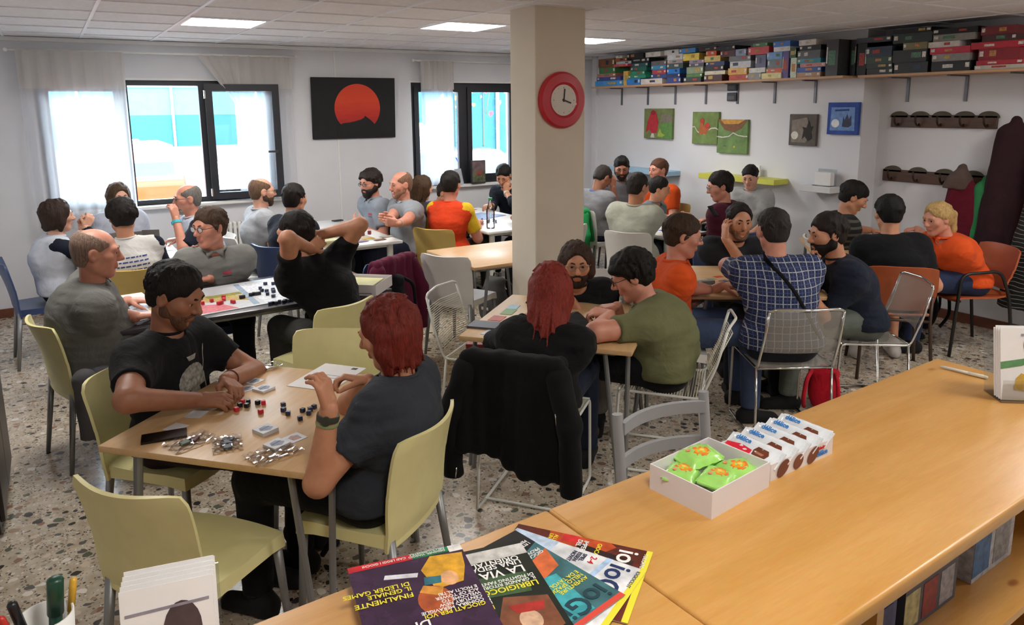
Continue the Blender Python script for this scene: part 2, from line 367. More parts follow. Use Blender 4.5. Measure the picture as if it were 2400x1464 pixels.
# ------------------------------------------------------------------ curtains and rails
def curtain(name, label, x0, x1, ztop, zbot, folds, amp, zsplit, y, gather=None, seed=1, sway=0.0):
    t = thing(name, label, 'curtain', ((x0 + x1) / 2, YB - y, 0)); r_ = random.Random(seed); ph = [r_.random() * 6 for _ in range(4)]; cx = (x0 + x1) / 2
    def sheet(za, zb, nz, dy, nx=None):
        nx = nx or folds * 8; G = []
        for i in range(nx + 1):
            u = i / nx; row = []
            for j in range(nz + 1):
                v = j / nz; z = za + (zb - za) * v; dn = (ztop - z) / (ztop - zbot)
                x = x0 + (x1 - x0) * u
                a = amp * (0.55 + 0.45 * dn)
                yy = a * math.sin(u * folds * 2 * PI + ph[0] + .5 * math.sin(3 * dn + ph[2])) + a * .45 * math.sin(u * folds * 3.3 * 2 * PI + ph[1])
                x += sway * dn * dn * (u - .3)
                if gather: x, z, yy = gather(u, dn, x, z, yy)
                row.append((x - cx, yy + dy, z))
            G.append(row)
        return G
    m_ = MB(); G = sheet(ztop, zbot, 22, 0.0); A = np.array(G); n, mm = A.shape[:2]
    m_.add(A.reshape(-1, 3), [(i * mm + j, (i + 1) * mm + j, (i + 1) * mm + j + 1, i * mm + j + 1) for i in range(n - 1) for j in range(mm - 1)])
    m_.build('curtain_panel', sheer('sheer_white', '#f4f4f6', 0.62, 0.7), t, smooth=True)
    if zsplit:
        m_ = MB(); A = np.array(sheet(ztop + .01, zsplit, 8, -.025)); n, mm = A.shape[:2]
        m_.add(A.reshape(-1, 3), [(i * mm + j, (i + 1) * mm + j, (i + 1) * mm + j + 1, i * mm + j + 1) for i in range(n - 1) for j in range(mm - 1)])
        m_.build('valance', sheer('valance_cloth', '#d9d4cf', 0.93, 0.28), t, smooth=True)
    return t
def rail(name, label, x0, x1, z):
    t = thing(name, label, 'curtain rail', ((x0 + x1) / 2, YB - .09, z)); h = (x1 - x0) / 2
    m_ = MB(); m_.tube([(-h, 0, 0), (h, 0, 0)], .011, 8); m_.build('rod', M_WHITE, t, smooth=True)
    for s in (-1, 1):
        m_ = MB(); m_.lathe([(.004, -.02), (.02, -.01), (.02, .01), (.004, .02)], 10, trs((s * h, 0, 0), ry=90)); m_.build('finial', M_WHITE, t, smooth=True)
        m_ = MB(); m_.box((s * (h - .1) - .01, 0, -.012), (s * (h - .1) + .01, .09, .012)); m_.build('bracket', M_WHITE, t)
rail('curtain_rail', 'white curtain rail over the wide window with the open casement', -0.24, 2.35, 2.455)
rail('curtain_rail', 'white curtain rail over the window beside the pillar', 3.72, 5.45, 2.455)
curtain('curtain', 'sheer white curtain hanging at the left of the wide window', -0.17, 0.69, 2.44, 0.80, 7, .022, 2.11, .11, seed=3)
def gath(u, dn, x, z, yy):
    k = max(0.0, 1 - u * 2.4)            # the left end is swept aside over the open casement
    return x + k * (0.33 * min(1, dn * 3.2)), z, yy + 0.03 * dn
curtain('curtain', 'sheer white curtain swept aside behind the open casement', 1.36, 2.30, 2.44, 0.98, 8, .02, 2.12, .065, gather=gath, seed=5)
curtain('curtain', 'narrow sheer white curtain at the window beside the pillar', 3.80, 4.22, 2.44, 0.98, 5, .024, 2.12, .11, seed=9)
# radiator under the wide window
t = thing('radiator', 'white ribbed radiator under the wide window', 'radiator', (1.75, YB - .09, .12))
for k in range(16):
    m_ = MB(); m_.rbox((-.36 + k * .046, -.045, 0), (-.36 + k * .046 + .034, .045, .62), .012, 2); m_.build('rib', M_WHITE, t)
for z in (.06, .56):
    m_ = MB(); m_.tube([(-.38, 0, z), (.39, 0, z)], .018, 8); m_.build('pipe', M_WHITE, t, smooth=True)
# cable running down the wall behind the painting
m_ = MB(); m_.box((-.008, -.008, 0.1), (.008, 0, CH - .04)); o = m_.build('cable_duct', M_WHITE); o.location = (2.80, YB, 0)
tag(o, 'thin white cable duct running down the wall behind the sun painting', 'cable duct')

# ------------------------------------------------------------------ figures: smooth blended solids turned into one skin
def A3(p): return np.array(p, np.float64)
def unit(v):
    v = np.asarray(v, float); n = np.linalg.norm(v); return v / n if n > 1e-9 else v
def cap(a, b, r1, r2=None, k=0.02, sq=None, clip=None, sub=False): return dict(t=0, a=A3(a), b=A3(b), r1=r1, r2=r1 if r2 is None else r2, k=k, sq=sq, clip=clip, sub=sub)
def ell(c, Rw, r, k=0.02, clip=None, sub=False): return dict(t=1, c=A3(c), R=np.asarray(Rw, float), r=A3(r), k=k, clip=clip, sub=sub)
def solid(prims, vox, gclip=None):
    lo = np.full(3, 1e9); hi = -lo; bbs = []
    for p in prims:
        if p['t'] == 0:
            R_ = max(p['r1'], p['r2']) * (max(1.0, p['sq'][1]) if p['sq'] else 1.0); l = np.minimum(p['a'], p['b']) - R_; h = np.maximum(p['a'], p['b']) + R_
        else:
            e = np.sqrt(((p['R'] * p['r'][:, None]) ** 2).sum(0)); l = p['c'] - e; h = p['c'] + e
        m = p['k'] + 2.5 * vox; bbs.append((l - m, h + m))
        if not p['sub']: lo = np.minimum(lo, l); hi = np.maximum(hi, h)
    lo -= 3 * vox; hi += 3 * vox; n = np.ceil((hi - lo) / vox).astype(int) + 1
    F = np.full(n, 0.12, np.float32); ax = [(lo[i] + vox * np.arange(n[i])).astype(np.float32) for i in range(3)]
    for p, (l, h) in zip(prims, bbs):
        i0 = np.clip(np.floor((l - lo) / vox).astype(int), 0, n - 1); i1 = np.clip(np.ceil((h - lo) / vox).astype(int) + 1, 1, n)
        if (i1 <= i0).any(): continue
        sl = tuple(slice(i0[i], i1[i]) for i in range(3)); X = ax[0][sl[0]][:, None, None]; Y = ax[1][sl[1]][None, :, None]; Z = ax[2][sl[2]][None, None, :]
        if p['t'] == 0:
            a, b = p['a'], p['b']; ab = b - a; L2 = float(ab @ ab)
            px, py, pz = X - a[0], Y - a[1], Z - a[2]
            t = np.clip((px * ab[0] + py * ab[1] + pz * ab[2]) / L2, 0, 1) if L2 > 1e-12 else np.zeros(1, np.float32)
            vx, vy, vz = px - ab[0] * t, py - ab[1] * t, pz - ab[2] * t
            if p['sq']:
                nn, f = p['sq']; dn = (vx * nn[0] + vy * nn[1] + vz * nn[2]) * (1 / f - 1); vx, vy, vz = vx + nn[0] * dn, vy + nn[1] * dn, vz + nn[2] * dn
            d = np.sqrt(vx * vx + vy * vy + vz * vz) - (p['r1'] + (p['r2'] - p['r1']) * t)
        else:
            c, Rw, r = p['c'], p['R'], p['r']; q = [((X - c[0]) * Rw[i][0] + (Y - c[1]) * Rw[i][1] + (Z - c[2]) * Rw[i][2]) / r[i] for i in range(3)]
            k0 = np.sqrt(q[0] ** 2 + q[1] ** 2 + q[2] ** 2); k1 = np.sqrt((q[0] / r[0]) ** 2 + (q[1] / r[1]) ** 2 + (q[2] / r[2]) ** 2); d = k0 * (k0 - 1) / np.maximum(k1, 1e-6)
        for (pt, nr) in (p['clip'] or ()): d = np.maximum(d, (X - pt[0]) * nr[0] + (Y - pt[1]) * nr[1] + (Z - pt[2]) * nr[2])
        k = p['k']; G = F[sl]
        if p['sub']:
            d = -d; h_ = np.clip(0.5 - 0.5 * (G - d) / k, 0, 1); F[sl] = G * (1 - h_) + d * h_ + k * h_ * (1 - h_)
        else:
            h_ = np.clip(0.5 + 0.5 * (G - d) / k, 0, 1); F[sl] = G * (1 - h_) + d * h_ - k * h_ * (1 - h_)
    for (pt, nr) in (gclip or ()):
        F = np.maximum(F, ((ax[0] - pt[0]) * nr[0])[:, None, None] + ((ax[1] - pt[1]) * nr[1])[None, :, None] + ((ax[2] - pt[2]) * nr[2])[None, None, :])
    return nets(F, lo, vox)
def nets(F, lo, vox):
    s = F < 0; c = np.zeros(np.array(F.shape) - 1, np.int8)
    for i in (0, 1):
        for j in (0, 1):
            for k in (0, 1): c += s[i:F.shape[0] - 1 + i, j:F.shape[1] - 1 + j, k:F.shape[2] - 1 + k]
    act = (c > 0) & (c < 8); I = np.argwhere(act); idx = np.full(act.shape, -1, np.int32); idx[act] = np.arange(len(I))
    acc = np.zeros((len(I), 3)); cnt = np.zeros(len(I)); cor = [(i, j, k) for i in (0, 1) for j in (0, 1) for k in (0, 1)]
    val = {o: F[I[:, 0] + o[0], I[:, 1] + o[1], I[:, 2] + o[2]] for o in cor}
    for o in cor:
        for axn in range(3):
            if o[axn]: continue
            q = list(o); q[axn] = 1; q = tuple(q); a, b = val[o], val[q]; m = (a < 0) != (b < 0)
            t = np.where(m, a / np.where(m, a - b, 1), 0); P = np.tile(np.array(o, float), (len(I), 1)); P[:, axn] = t
            acc[m] += P[m]; cnt[m] += 1
    V = lo + vox * (I + acc / np.maximum(cnt, 1)[:, None]); Qs = []
    for axn in range(3):
        u, w = [(1, 2), (2, 0), (0, 1)][axn]
        sa = [slice(None)] * 3; sb = [slice(None)] * 3; sa[axn] = slice(0, -1); sb[axn] = slice(1, None); A_, B_ = s[tuple(sa)], s[tuple(sb)]
        e = np.argwhere(A_ != B_); e = e[(e[:, u] > 0) & (e[:, w] > 0) & (e[:, u] < F.shape[u] - 1) & (e[:, w] < F.shape[w] - 1)]
        if not len(e): continue
        def at(du, dw):
            g = e.copy(); g[:, u] += du; g[:, w] += dw; return idx[g[:, 0], g[:, 1], g[:, 2]]
        q = np.stack([at(-1, -1), at(0, -1), at(0, 0), at(-1, 0)], 1); fl_ = ~A_[e[:, 0], e[:, 1], e[:, 2]]; q[fl_] = q[fl_][:, ::-1]; Qs.append(q)
    return V, np.concatenate(Qs) if Qs else np.zeros((0, 4), int)
def vnormals(V, Q):
    n = np.cross(V[Q[:, 2]] - V[Q[:, 0]], V[Q[:, 3]] - V[Q[:, 1]]); N = np.zeros_like(V)
    for i in range(4): np.add.at(N, Q[:, i], n)
    return N / np.maximum(np.linalg.norm(N, axis=1, keepdims=True), 1e-12)
def wrinkle(V, Q, amp, freq, seed, stretch=(1, 1, 1)):
    r_ = np.random.RandomState(seed); N = vnormals(V, Q); h = np.zeros(len(V)); P = V * np.array(stretch)
    for _ in range(6):
        d = r_.randn(3); d /= np.linalg.norm(d); w_ = freq * (0.6 + r_.rand() * 1.1); h += np.sin(P @ d * w_ + r_.rand() * 6 + 1.3 * np.sin(P @ r_.randn(3) * freq * .35))
    return V + N * (h / 6 * amp)[:, None]
SKIN = {'fair': '#d8a58c', 'mid': '#c48c6c', 'tan': '#9c6a50', 'rosy': '#cd8f78'}
def skinmat(tone):
    n = 'skin_' + tone
    if n in MATS: return MATS[n]
    k = NT(n); c = srgb(SKIN[tone]); co = k.coord(); nz = k.n('ShaderNodeTexNoise', Scale=22.0, Detail=4.0); k.l(co, nz.inputs['Vector'])
    k.l(k.ramp(nz.outputs['Fac'], [(0.3, (c[0] * .92, c[1] * .84, c[2] * .82)), (0.7, (min(1, c[0] * 1.05), c[1] * 1.06, c[2] * 1.06))]), k.p.inputs['Base Color'])
    k.p.inputs['Roughness'].default_value = 0.5; k.p.inputs['Subsurface Weight'].default_value = 0.08; k.p.inputs['Subsurface Radius'].default_value = (0.012, 0.005, 0.003)
    n2 = k.n('ShaderNodeTexNoise', Scale=260.0); k.l(co, n2.inputs['Vector']); k.bump(n2.outputs['Fac'], 0.05, 0.004); MATS[n] = k.m; return k.m
def hairmat(col):
    n = 'hair_' + col
    if n in MATS: return MATS[n]
    k = NT(n); c = srgb(col); co = k.coord((1, 1, 0.16)); nz = k.n('ShaderNodeTexNoise', Scale=150.0, Detail=3.0, Distortion=0.8); k.l(co, nz.inputs['Vector'])
    k.l(k.ramp(nz.outputs['Fac'], [(0.25, tuple(x * .55 for x in c)), (0.75, tuple(min(1, x * 1.5) for x in c))]), k.p.inputs['Base Color'])
    k.p.inputs['Roughness'].default_value = 0.58; k.p.inputs['Specular IOR Level'].default_value = 0.25; k.bump(nz.outputs['Fac'], 0.7, 0.008); MATS[n] = k.m; return k.m
def plaid(name, yaw, base, l1, l2, pitch=0.042):
    k = NT(name); co = k.coord((1 / pitch, 1 / pitch, 1 / pitch), rot=(0, 0, -math.radians(yaw))); sp = k.n('ShaderNodeSeparateXYZ'); k.l(co, sp.inputs[0])
    def stripes(sock, w_, off=0.0):
        a = k.n('ShaderNodeMath', operation='ADD'); a.inputs[1].default_value = 100 + off; k.l(sock, a.inputs[0]); f_ = k.n('ShaderNodeMath', operation='FRACT'); k.l(a.outputs[0], f_.inputs[0])
        s_ = k.n('ShaderNodeMath', operation='LESS_THAN'); s_.inputs[1].default_value = w_; k.l(f_.outputs[0], s_.inputs[0]); return s_.outputs[0]
    c = k.mix(stripes(sp.outputs[1], .13), srgb(base), srgb(l1)); c2 = k.mix(stripes(sp.outputs[2], .11), c, srgb(l1)); c3 = k.mix(stripes(sp.outputs[2], .07, .5), c2, srgb(l2)); c3 = k.mix(stripes(sp.outputs[1], .07, .5), c3, srgb(l2))
    k.l(c3, k.p.inputs['Base Color']); k.p.inputs['Roughness'].default_value = 0.85; return k.m
def stripes(name, c1, c2, pitch=0.05, frac=0.5, rot=(0, 0, 0), wob=0.0):
    if name in MATS: return MATS[name]
    k = NT(name); co = k.coord((1, 1, 1), rot=rot); sp = k.n('ShaderNodeSeparateXYZ'); k.l(co, sp.inputs[0]); v = sp.outputs[2]
    if wob:
        nz = k.n('ShaderNodeTexNoise', Scale=5.0); k.l(co, nz.inputs['Vector']); ad = k.n('ShaderNodeMath', operation='MULTIPLY_ADD'); k.l(nz.outputs['Fac'], ad.inputs[0]); ad.inputs[1].default_value = wob; k.l(v, ad.inputs[2]); v = ad.outputs[0]
    a = k.n('ShaderNodeMath', operation='MULTIPLY_ADD'); k.l(v, a.inputs[0]); a.inputs[1].default_value = 1 / pitch; a.inputs[2].default_value = 100; f_ = k.n('ShaderNodeMath', operation='FRACT'); k.l(a.outputs[0], f_.inputs[0])
    s_ = k.n('ShaderNodeMath', operation='LESS_THAN'); s_.inputs[1].default_value = frac; k.l(f_.outputs[0], s_.inputs[0])
    k.l(k.mix(s_.outputs[0], srgb(c1), srgb(c2)), k.p.inputs['Base Color']); k.p.inputs['Roughness'].default_value = 0.85; MATS[name] = k.m; return k.m
CURL = {'flat': (8, 8, 10, 12, 12), 'relax': (26, 30, 34, 38, 18), 'hold': (42, 46, 52, 56, 30), 'fist': (72, 76, 78, 80, 40), 'pinch': (48, 52, 40, 34, 40), 'point': (10, 66, 74, 78, 35)}
def hand_prims(o, d, n, side, s, pose):
    d = unit(d); n = np.asarray(n, float); n = unit(n - d * (n @ d)); t = np.cross(d, n) * side; P = []; s = s * 0.98
    offs = (.030, .010, -.010, -.028); kn = (.086, .090, .086, .076); ln = (.072, .080, .075, .058); cu = CURL[pose]
    for i in range(4):
        a = offs[i]; K = o + (t * a + d * kn[i]) * s; P.append(cap(o + (t * a * .62 + d * .008) * s, K, .0155 * s, .0115 * s, .012)); q = K; ang = 0; dd = unit(d + t * a * 2.2)
        for j, fr in enumerate((.45, .30, .25)):
            ang += math.radians(cu[i] * (0.8, 1.1, .7)[j]); v = unit(dd * math.cos(ang) + n * math.sin(ang)); e = q + v * ln[i] * fr * s
            P.append(cap(q, e, (.0092 - j * .0008) * s, (.0084 - j * .0009) * s, .004)); q = e
    c = math.radians(cu[4]); b = o + (t * .020 + d * .022) * s; d1 = unit(d * .62 + t * .72 + n * (.15 + math.sin(c) * .6)); d2 = unit(d * .9 + t * (.35 - math.sin(c) * .6) + n * (.2 + math.sin(c) * .7))
    e1 = b + d1 * .044 * s; e2 = e1 + d2 * .032 * s; e3 = e2 + unit(d2 + n * .2) * .024 * s
    P += [cap(o + d * .01 * s, b, .016 * s, .015 * s, .01), cap(b, e1, .0145 * s, .0115 * s, .008), cap(e1, e2, .0108 * s, .0098 * s, .004), cap(e2, e3, .0096 * s, .0078 * s, .004)]
    return P
NPEOPLE = [0]
def person(label, head, yaw, look=None, pitch=10, roll=0, s=1.04, girth=1.0, belly=0.0, fem=False, tone='mid', hair=('short', '#1d1613'), beard=None, glasses=None,
           shirt='#777777', smat=None, sleeve=0.62, sleeve_col=None, polo=None, legs='#22242a', shoe='#1c1c1e', hands=None, twist=0.0, bend=None, foot=(0.02, 0.02), spread=0.10, hip=None, seat=0.455, neckline=True,
           stand=False, shorts=False, legs_on=True, hidden_head=False, roll_body=0.0, extras=None):
    """one seated figure; head = centre of the head, yaw = where the chest faces, hands = {'L'/'R': (wrist, fingers, palm normal, pose, elbow hint)}"""
    NPEOPLE[0] += 1; seed = NPEOPLE[0]; head = A3(head); f = A3((math.cos(math.radians(yaw)), math.sin(math.radians(yaw)), 0)); l = A3((-f[1], f[0], 0)); up = A3((0, 0, 1))
    dist = float(np.linalg.norm(head - A3((0, 0, 1.9)))); near = dist < 3.75; mid = dist < 5.6
    vb, vh, vd = (.0095, .0045, .0042) if near else ((.0115, .0058, .0052) if mid else (.0150, .0082, .0070))
    zh = seat + .095; L = .56 * s
    if stand: zh = head[2] - .70 * s
    if hip is None:
        dz = head[2] - zh; off = max(.05, math.sqrt(max(.0, L * L - dz * dz))); hipc = A3((head[0], head[1], zh)) - f * off
    else: hipc = A3((hip[0], hip[1], zh))
    D = unit(head - hipc); ly = math.radians(look if look is not None else yaw); hf0 = A3((math.cos(ly), math.sin(ly), 0)); pr_ = math.radians(pitch)
    HF = hf0 * math.cos(pr_) - up * math.sin(pr_); HU = hf0 * math.sin(pr_) + up * math.cos(pr_); HR = np.cross(HF, HU)
    rr = math.radians(roll); HU, HR = HU * math.cos(rr) + HR * math.sin(rr), HR * math.cos(rr) - HU * math.sin(rr)
    neck = head - unit(D * .55 + HU * .45) * .168 * s - hf0 * .012
    tw = math.radians(twist); lt = l * math.cos(tw) - f * math.sin(tw); lt = unit(lt - D * (lt @ D) * .8); ft = np.cross(lt, up); ft = unit(ft)
    chest = hipc + (neck - hipc) * .60 - ft * .035; waist = hipc + (neck - hipc) * .28 - ft * .015
    sw = (.146 if fem else .166) * s * (0.85 + .15 * girth); shc = neck - D * .055 * s - up * .005
    if bend is None: bend = 0
    SH = {'L': shc + lt * sw, 'R': shc - lt * sw}
    fsq = unit(np.cross(lt, D)); tor = .80
    def torso(inf, k=.05):
        g = girth
        return [cap(hipc + l * .085 * s, hipc - l * .085 * s, .098 * s * g + inf, None, k, (f, .95)), cap(hipc + D * .05, waist, .122 * s * g + inf, .128 * s * (g + belly * .3) + inf, k, (fsq, tor + belly * .3)),
                cap(waist + ft * belly * .06, chest, .130 * s * (g + belly * .4) + inf, .150 * s * g + inf, k, (fsq, tor + belly * .15)), cap(chest, shc, .150 * s * g + inf, .085 * s + inf, k, (fsq, .74)),
                cap(shc + lt * sw * .25, SH['L'] - lt * .012, .075 * s + inf, .064 * s + inf, k), cap(shc - lt * sw * .25, SH['R'] + lt * .012, .075 * s + inf, .064 * s + inf, k)] + [cap(chest + lt * .085 * s, SH['L'] - D * .05 * s - lt * .02, .082 * s * g + inf, .066 * s + inf, .06, (fsq, .85)), cap(chest - lt * .085 * s, SH['R'] - D * .05 * s + lt * .02, .082 * s * g + inf, .066 * s + inf, .06, (fsq, .85))] + \
               ([cap(chest + fsq * .07 * s + lt * .07 * s + up * .02, chest + fsq * .085 * s + lt * .06 * s, .055 * s + inf, .05 * s + inf, .05), cap(chest + fsq * .07 * s - lt * .07 * s + up * .02, chest + fsq * .085 * s - lt * .06 * s, .055 * s + inf, .05 * s + inf, .05)] if fem else [])
    # arms by two-bone reach
    ua, fa = .285 * s, .255 * s; ARM = {}; HP = []
    hands = hands or {}
    for sd, sg in (('L', 1), ('R', -1)):
        sh = SH[sd]; h = hands.get(sd)
        if h is None: h = (hipc + f * .30 + l * sg * .12 + up * .12, f - l * sg * .4, -up, 'relax', None)
        Wt, fd, pn, pose, eh = (list(h) + [None] * 5)[:5]; Wt = A3(Wt); v = Wt - sh; dd = np.linalg.norm(v); mx = (ua + fa) * .995
        if dd > mx: Wt = sh + v / dd * mx; dd = mx
        dd = max(dd, abs(ua - fa) * 1.15 + .03); ca = np.clip((ua * ua + dd * dd - fa * fa) / (2 * ua * dd), -1, 1); vn = unit(v)
        hint = (A3(eh) - sh) if eh is not None else (-up * 1.0 + l * sg * .45 - f * .25); pl = unit(hint - vn * (hint @ vn)); E = sh + vn * ua * ca + pl * ua * math.sqrt(max(0, 1 - ca * ca))
        Wt = E + unit(Wt - E) * fa
        ARM[sd] = (sh, E, Wt); ad = unit(Wt - E); fd = unit(A3(fd)) if fd is not None else ad; HP.append(hand_prims(Wt, fd, A3(pn) if pn is not None else -up, -sg, s * (.93 if fem else 1.0), pose or 'relax'))
    def armp(inf, sd, upto=2.0):
        sh, E, Wt = ARM[sd]; g = .5 + .5 * girth; P = []
        if upto <= 1: c = sh + (E - sh) * upto; n_ = unit(E - sh); cl = [(c, n_)]; P.append(cap(sh - n_ * .01, E, .052 * s * g + inf, .046 * s * g + inf * 1.5, .095 if inf else .03, None, cl))
        else:
            P.append(cap(sh, E, .053 * s * g + inf, .044 * s * g + inf, .095 if inf else .03)); c = E + (Wt - E) * (upto - 1); n_ = unit(Wt - E)
            P.append(cap(E, Wt, .043 * s * g + inf, .030 * s + inf, .022, None, [(c, n_)] if upto < 2 else None))
        return P
    # legs
    LEG = {}
    for i, (sd, sg) in enumerate((('L', 1), ('R', -1))):
        hj = hipc + l * sg * .09 * s
        if stand: kn = hj - up * (zh - .05) * .5 + f * .03; an = A3((kn[0], kn[1], .085)) - f * .03
        else: kn = hj + f * .43 * s + l * sg * (spread - .05) + up * (.015); an = A3((kn[0], kn[1], .09)) + f * foot[i]
        LEG[sd] = (hj, kn, an)
    def legp(inf, cutz=None):
        P = []
        for sd in 'LR':
            hj, kn, an = LEG[sd]; g = .6 + .4 * girth; cl = [(an + up * .01, -up)] if cutz is None else [(kn + (an - kn) * cutz, unit(an - kn))]
            P += [cap(hj, kn, .092 * s * g + inf, .062 * s * g + inf, .035), cap(kn, an, .060 * s + inf, .040 * s + inf * 1.6, .03, None, cl)]
        return P
    root = thing('person', label, 'person', (float(hipc[0]), float(hipc[1]), 0)); base = A3((hipc[0], hipc[1], 0)); sk = skinmat(tone)
    def put(name, V, Q, m, smooth=True): return link(name, npmesh(V - base, Q, m, smooth), root)
    Rh = np.stack([HR, HF, HU]); hs = s * (.97 if fem else 1.0)
    def hl(x, y, z): return head + (HR * x + HF * y + HU * z) * hs
    # ---- body: torso, arms and legs, with the head and hands at finer grain, one mesh
    core = torso(-.012) + [cap(neck - D * .02, head - HU * .05 * hs - HF * .018, .058 * s, .054 * s, .03)] + armp(0, 'L') + armp(0, 'R') + (legp(-.008) if legs_on else [])
    parts = [solid(core, max(vb, .012) * 1.12)]
    hp = [ell(hl(0, -.012, .028), Rh, A3((.077, .098, .088)) * hs, .02), ell(hl(0, .030, -.028), Rh, A3((.062, .064, .084)) * hs, .03), cap(hl(0, -.02, -.03), neck + D * .02, .055 * s, .056 * s, .03)]
    for x in (-1, 1):
        hp += [cap(hl(x * .050, .0, -.060), hl(x * .014, .064, -.096), .021 * hs, .018 * hs, .025), ell(hl(x * .046, .060, -.014), Rh, A3((.022, .022, .02)) * hs, .03)]
    hp += [cap(hl(-.036, .080, .027), hl(.036, .080, .027), .0145 * hs, None, .02), cap(hl(-.009, .066, -.098), hl(.009, .066, -.098), .019 * hs, None, .02)]
    for x in (-1, 1): hp.append(dict(ell(hl(x * .031, .104, .009), Rh, A3((.019, .020, .0135)) * hs, .012), sub=True))
    hp += [cap(hl(0, .090, .018), hl(0, .1145, -.021), .0085 * hs, .0125 * hs, .012), cap(hl(-.011, .101, -.027), hl(.011, .101, -.027), .0085 * hs, None, .008),
           cap(hl(-.017, .0905, -.0535), hl(.017, .0905, -.0535), .0075 * hs, None, .007), cap(hl(-.014, .090, -.0645), hl(.014, .090, -.0645), .0085 * hs, None, .006)]
    for x in (-1, 1): hp += [cap(hl(x * .020, .0895, .0165), hl(x * .031, .0925, .0185), .0042 * hs, None, .004), cap(hl(x * .031, .0925, .0185), hl(x * .044, .084, .0155), .0042 * hs, None, .004), cap(hl(x * .022, .088, .0005), hl(x * .042, .084, .0015), .0040 * hs, None, .005)]
    for x in (-1, 1): hp += [ell(hl(x * .078, -.006, -.003), Rh, A3((.010, .021, .033)) * hs, .010), dict(ell(hl(x * .090, .000, .000), Rh, A3((.009, .011, .018)) * hs, .006), sub=True)]
    if not hidden_head: parts.append(solid(hp, vh))
    for P in HP: parts.append(solid(P, vd))
    V = np.concatenate([p[0] for p in parts]); o_ = 0; Qs = []
    for p in parts: Qs.append(p[1] + o_); o_ += len(p[0])
    Q = np.concatenate(Qs); body = put('body', V, Q, [sk, mat('lip_' + tone, tuple(a * b for a, b in zip(srgb(SKIN[tone]), (.86, .64, .62))), 0.4, var=0)])
    c = V[Q].mean(1) - head; lx, lz, lyy = c @ HR / hs, c @ HU / hs, c @ HF / hs
    mi = ((np.abs(lx) < .023) & (lz < -.047) & (lz > -.071) & (lyy > .086)).astype(np.int32); body.data.polygons.foreach_set('material_index', mi)
    facing = float(HF @ unit(A3((0, 0, 1.9)) - head))
    if not hidden_head and facing > -0.45:
        for x in (-1, 1):
            m_ = MB(); m_.lathe([(.0002, -.012), (.007, -.0098), (.0112, -.0045), (.012, 0), (.0112, .0045), (.0085, .0085), (.006, .0104), (.0002, .012)], 12, Matrix.Identity(4))
            ce = hl(x * .031, .0805, .0095) - base; M = frame_mtx(ce, Rh[0], Rh[2] * 1.0); me = m_.me(mat('eye_white', '#d9d2c9', 0.25, var=0), True); me.materials.append(mat('iris', '#2b1a10', 0.2, var=0))
            M = frame_mtx(ce, Rh[0], -Rh[2]); me.polygons.foreach_set('material_index', [1 if p.center.z > .0072 else 0 for p in me.polygons]); link('eye', me, root, M)
        if hair[0] != 'none':
            for x in (-1, 1):
                m_ = MB(); m_.tube([hl(x * .013, .0955, .0285) - base, hl(x * .030, .0955, .0345) - base, hl(x * .049, .082, .028) - base], [.0036 * hs, .0044 * hs, .002 * hs], 6); m_.build('eyebrow', hairmat(hair[1]), root, smooth=True)
    # ---- hair
    st, hc_ = hair[0], hair[1]
    if not hidden_head and st != 'none':
        th = {'short': .012, 'crop': .007, 'buzz': .0035, 'quiff': .012, 'curly': .022, 'mop': .020, 'long': .012, 'bob': .020, 'tied': .009, 'fringe': .005, 'pony': .010, 'thin': .008}[st]
        lg = st in ('long', 'bob', 'pony', 'tied'); H = [ell(hl(0, -.014, .030 if lg else .037), Rh, (A3((.077, .098, .088)) + th * A3((1, 1, 1) if lg else (.7, .9, .8))) * hs, .01), ell(hl(0, -.046, -.016), Rh, (A3((.064, .055, .074)) + th * (.8 if lg else .25)) * hs, .03)]
        if st == 'quiff': H += [cap(hl(-.03, .055, .105), hl(.03, .055, .105), .028 * hs, None, .03), cap(hl(-.02, .03, .125), hl(.02, .03, .125), .02 * hs, None, .03)]
        if st in ('mop', 'curly'):
            r_ = random.Random(seed)
            for _ in range(26):
                a = r_.random() * 2 * PI; e_ = r_.uniform(-.2, 1.0); p = hl(.086 * math.cos(a) * math.cos(e_), -.012 + .105 * math.sin(a) * math.cos(e_), .03 + .098 * math.sin(e_))
                if (p - head) @ HF > .07 * hs and (p - head) @ HU < .05: continue
                H.append(cap(p, p + HU * -.01, r_.uniform(.014, .022) * hs, None, .015))
        if st == 'mop': H += [cap(hl(-.05, .075, .07), hl(.04, .082, .06), .022 * hs, .018 * hs, .02)]
        face_c = (0, .126, -.022); fr = (.090, .078, .112)
        if st in ('long', 'bob', 'pony', 'tied'): fr = (.078, .082, .126)
        if st in ('fringe',): fr = (.10, .085, .16)
        if st == 'thin': fr = (.100, .100, .138)
        H.append(dict(ell(hl(*face_c), Rh, A3(fr) * hs, .012), sub=True))
        if st in ('fringe',): H.append(dict(ell(hl(0, .035, .14), Rh, A3((.072, .115, .105)) * hs, .012), sub=True))
        cutz = {'long': -.2, 'bob': -.2, 'pony': -.075}.get(st, -.068)
        gc = [(hl(0, 0, cutz), -HU)] if cutz > -.1 else None
        if gc:
            for x in (-1, 1): H += [dict(ell(hl(x * .078, .088, -.032), Rh, A3((.048, .068, .086)) * hs, .008), sub=True), dict(ell(hl(x * .078, .032, -.076), Rh, A3((.042, .056, .050)) * hs, .008), sub=True)]
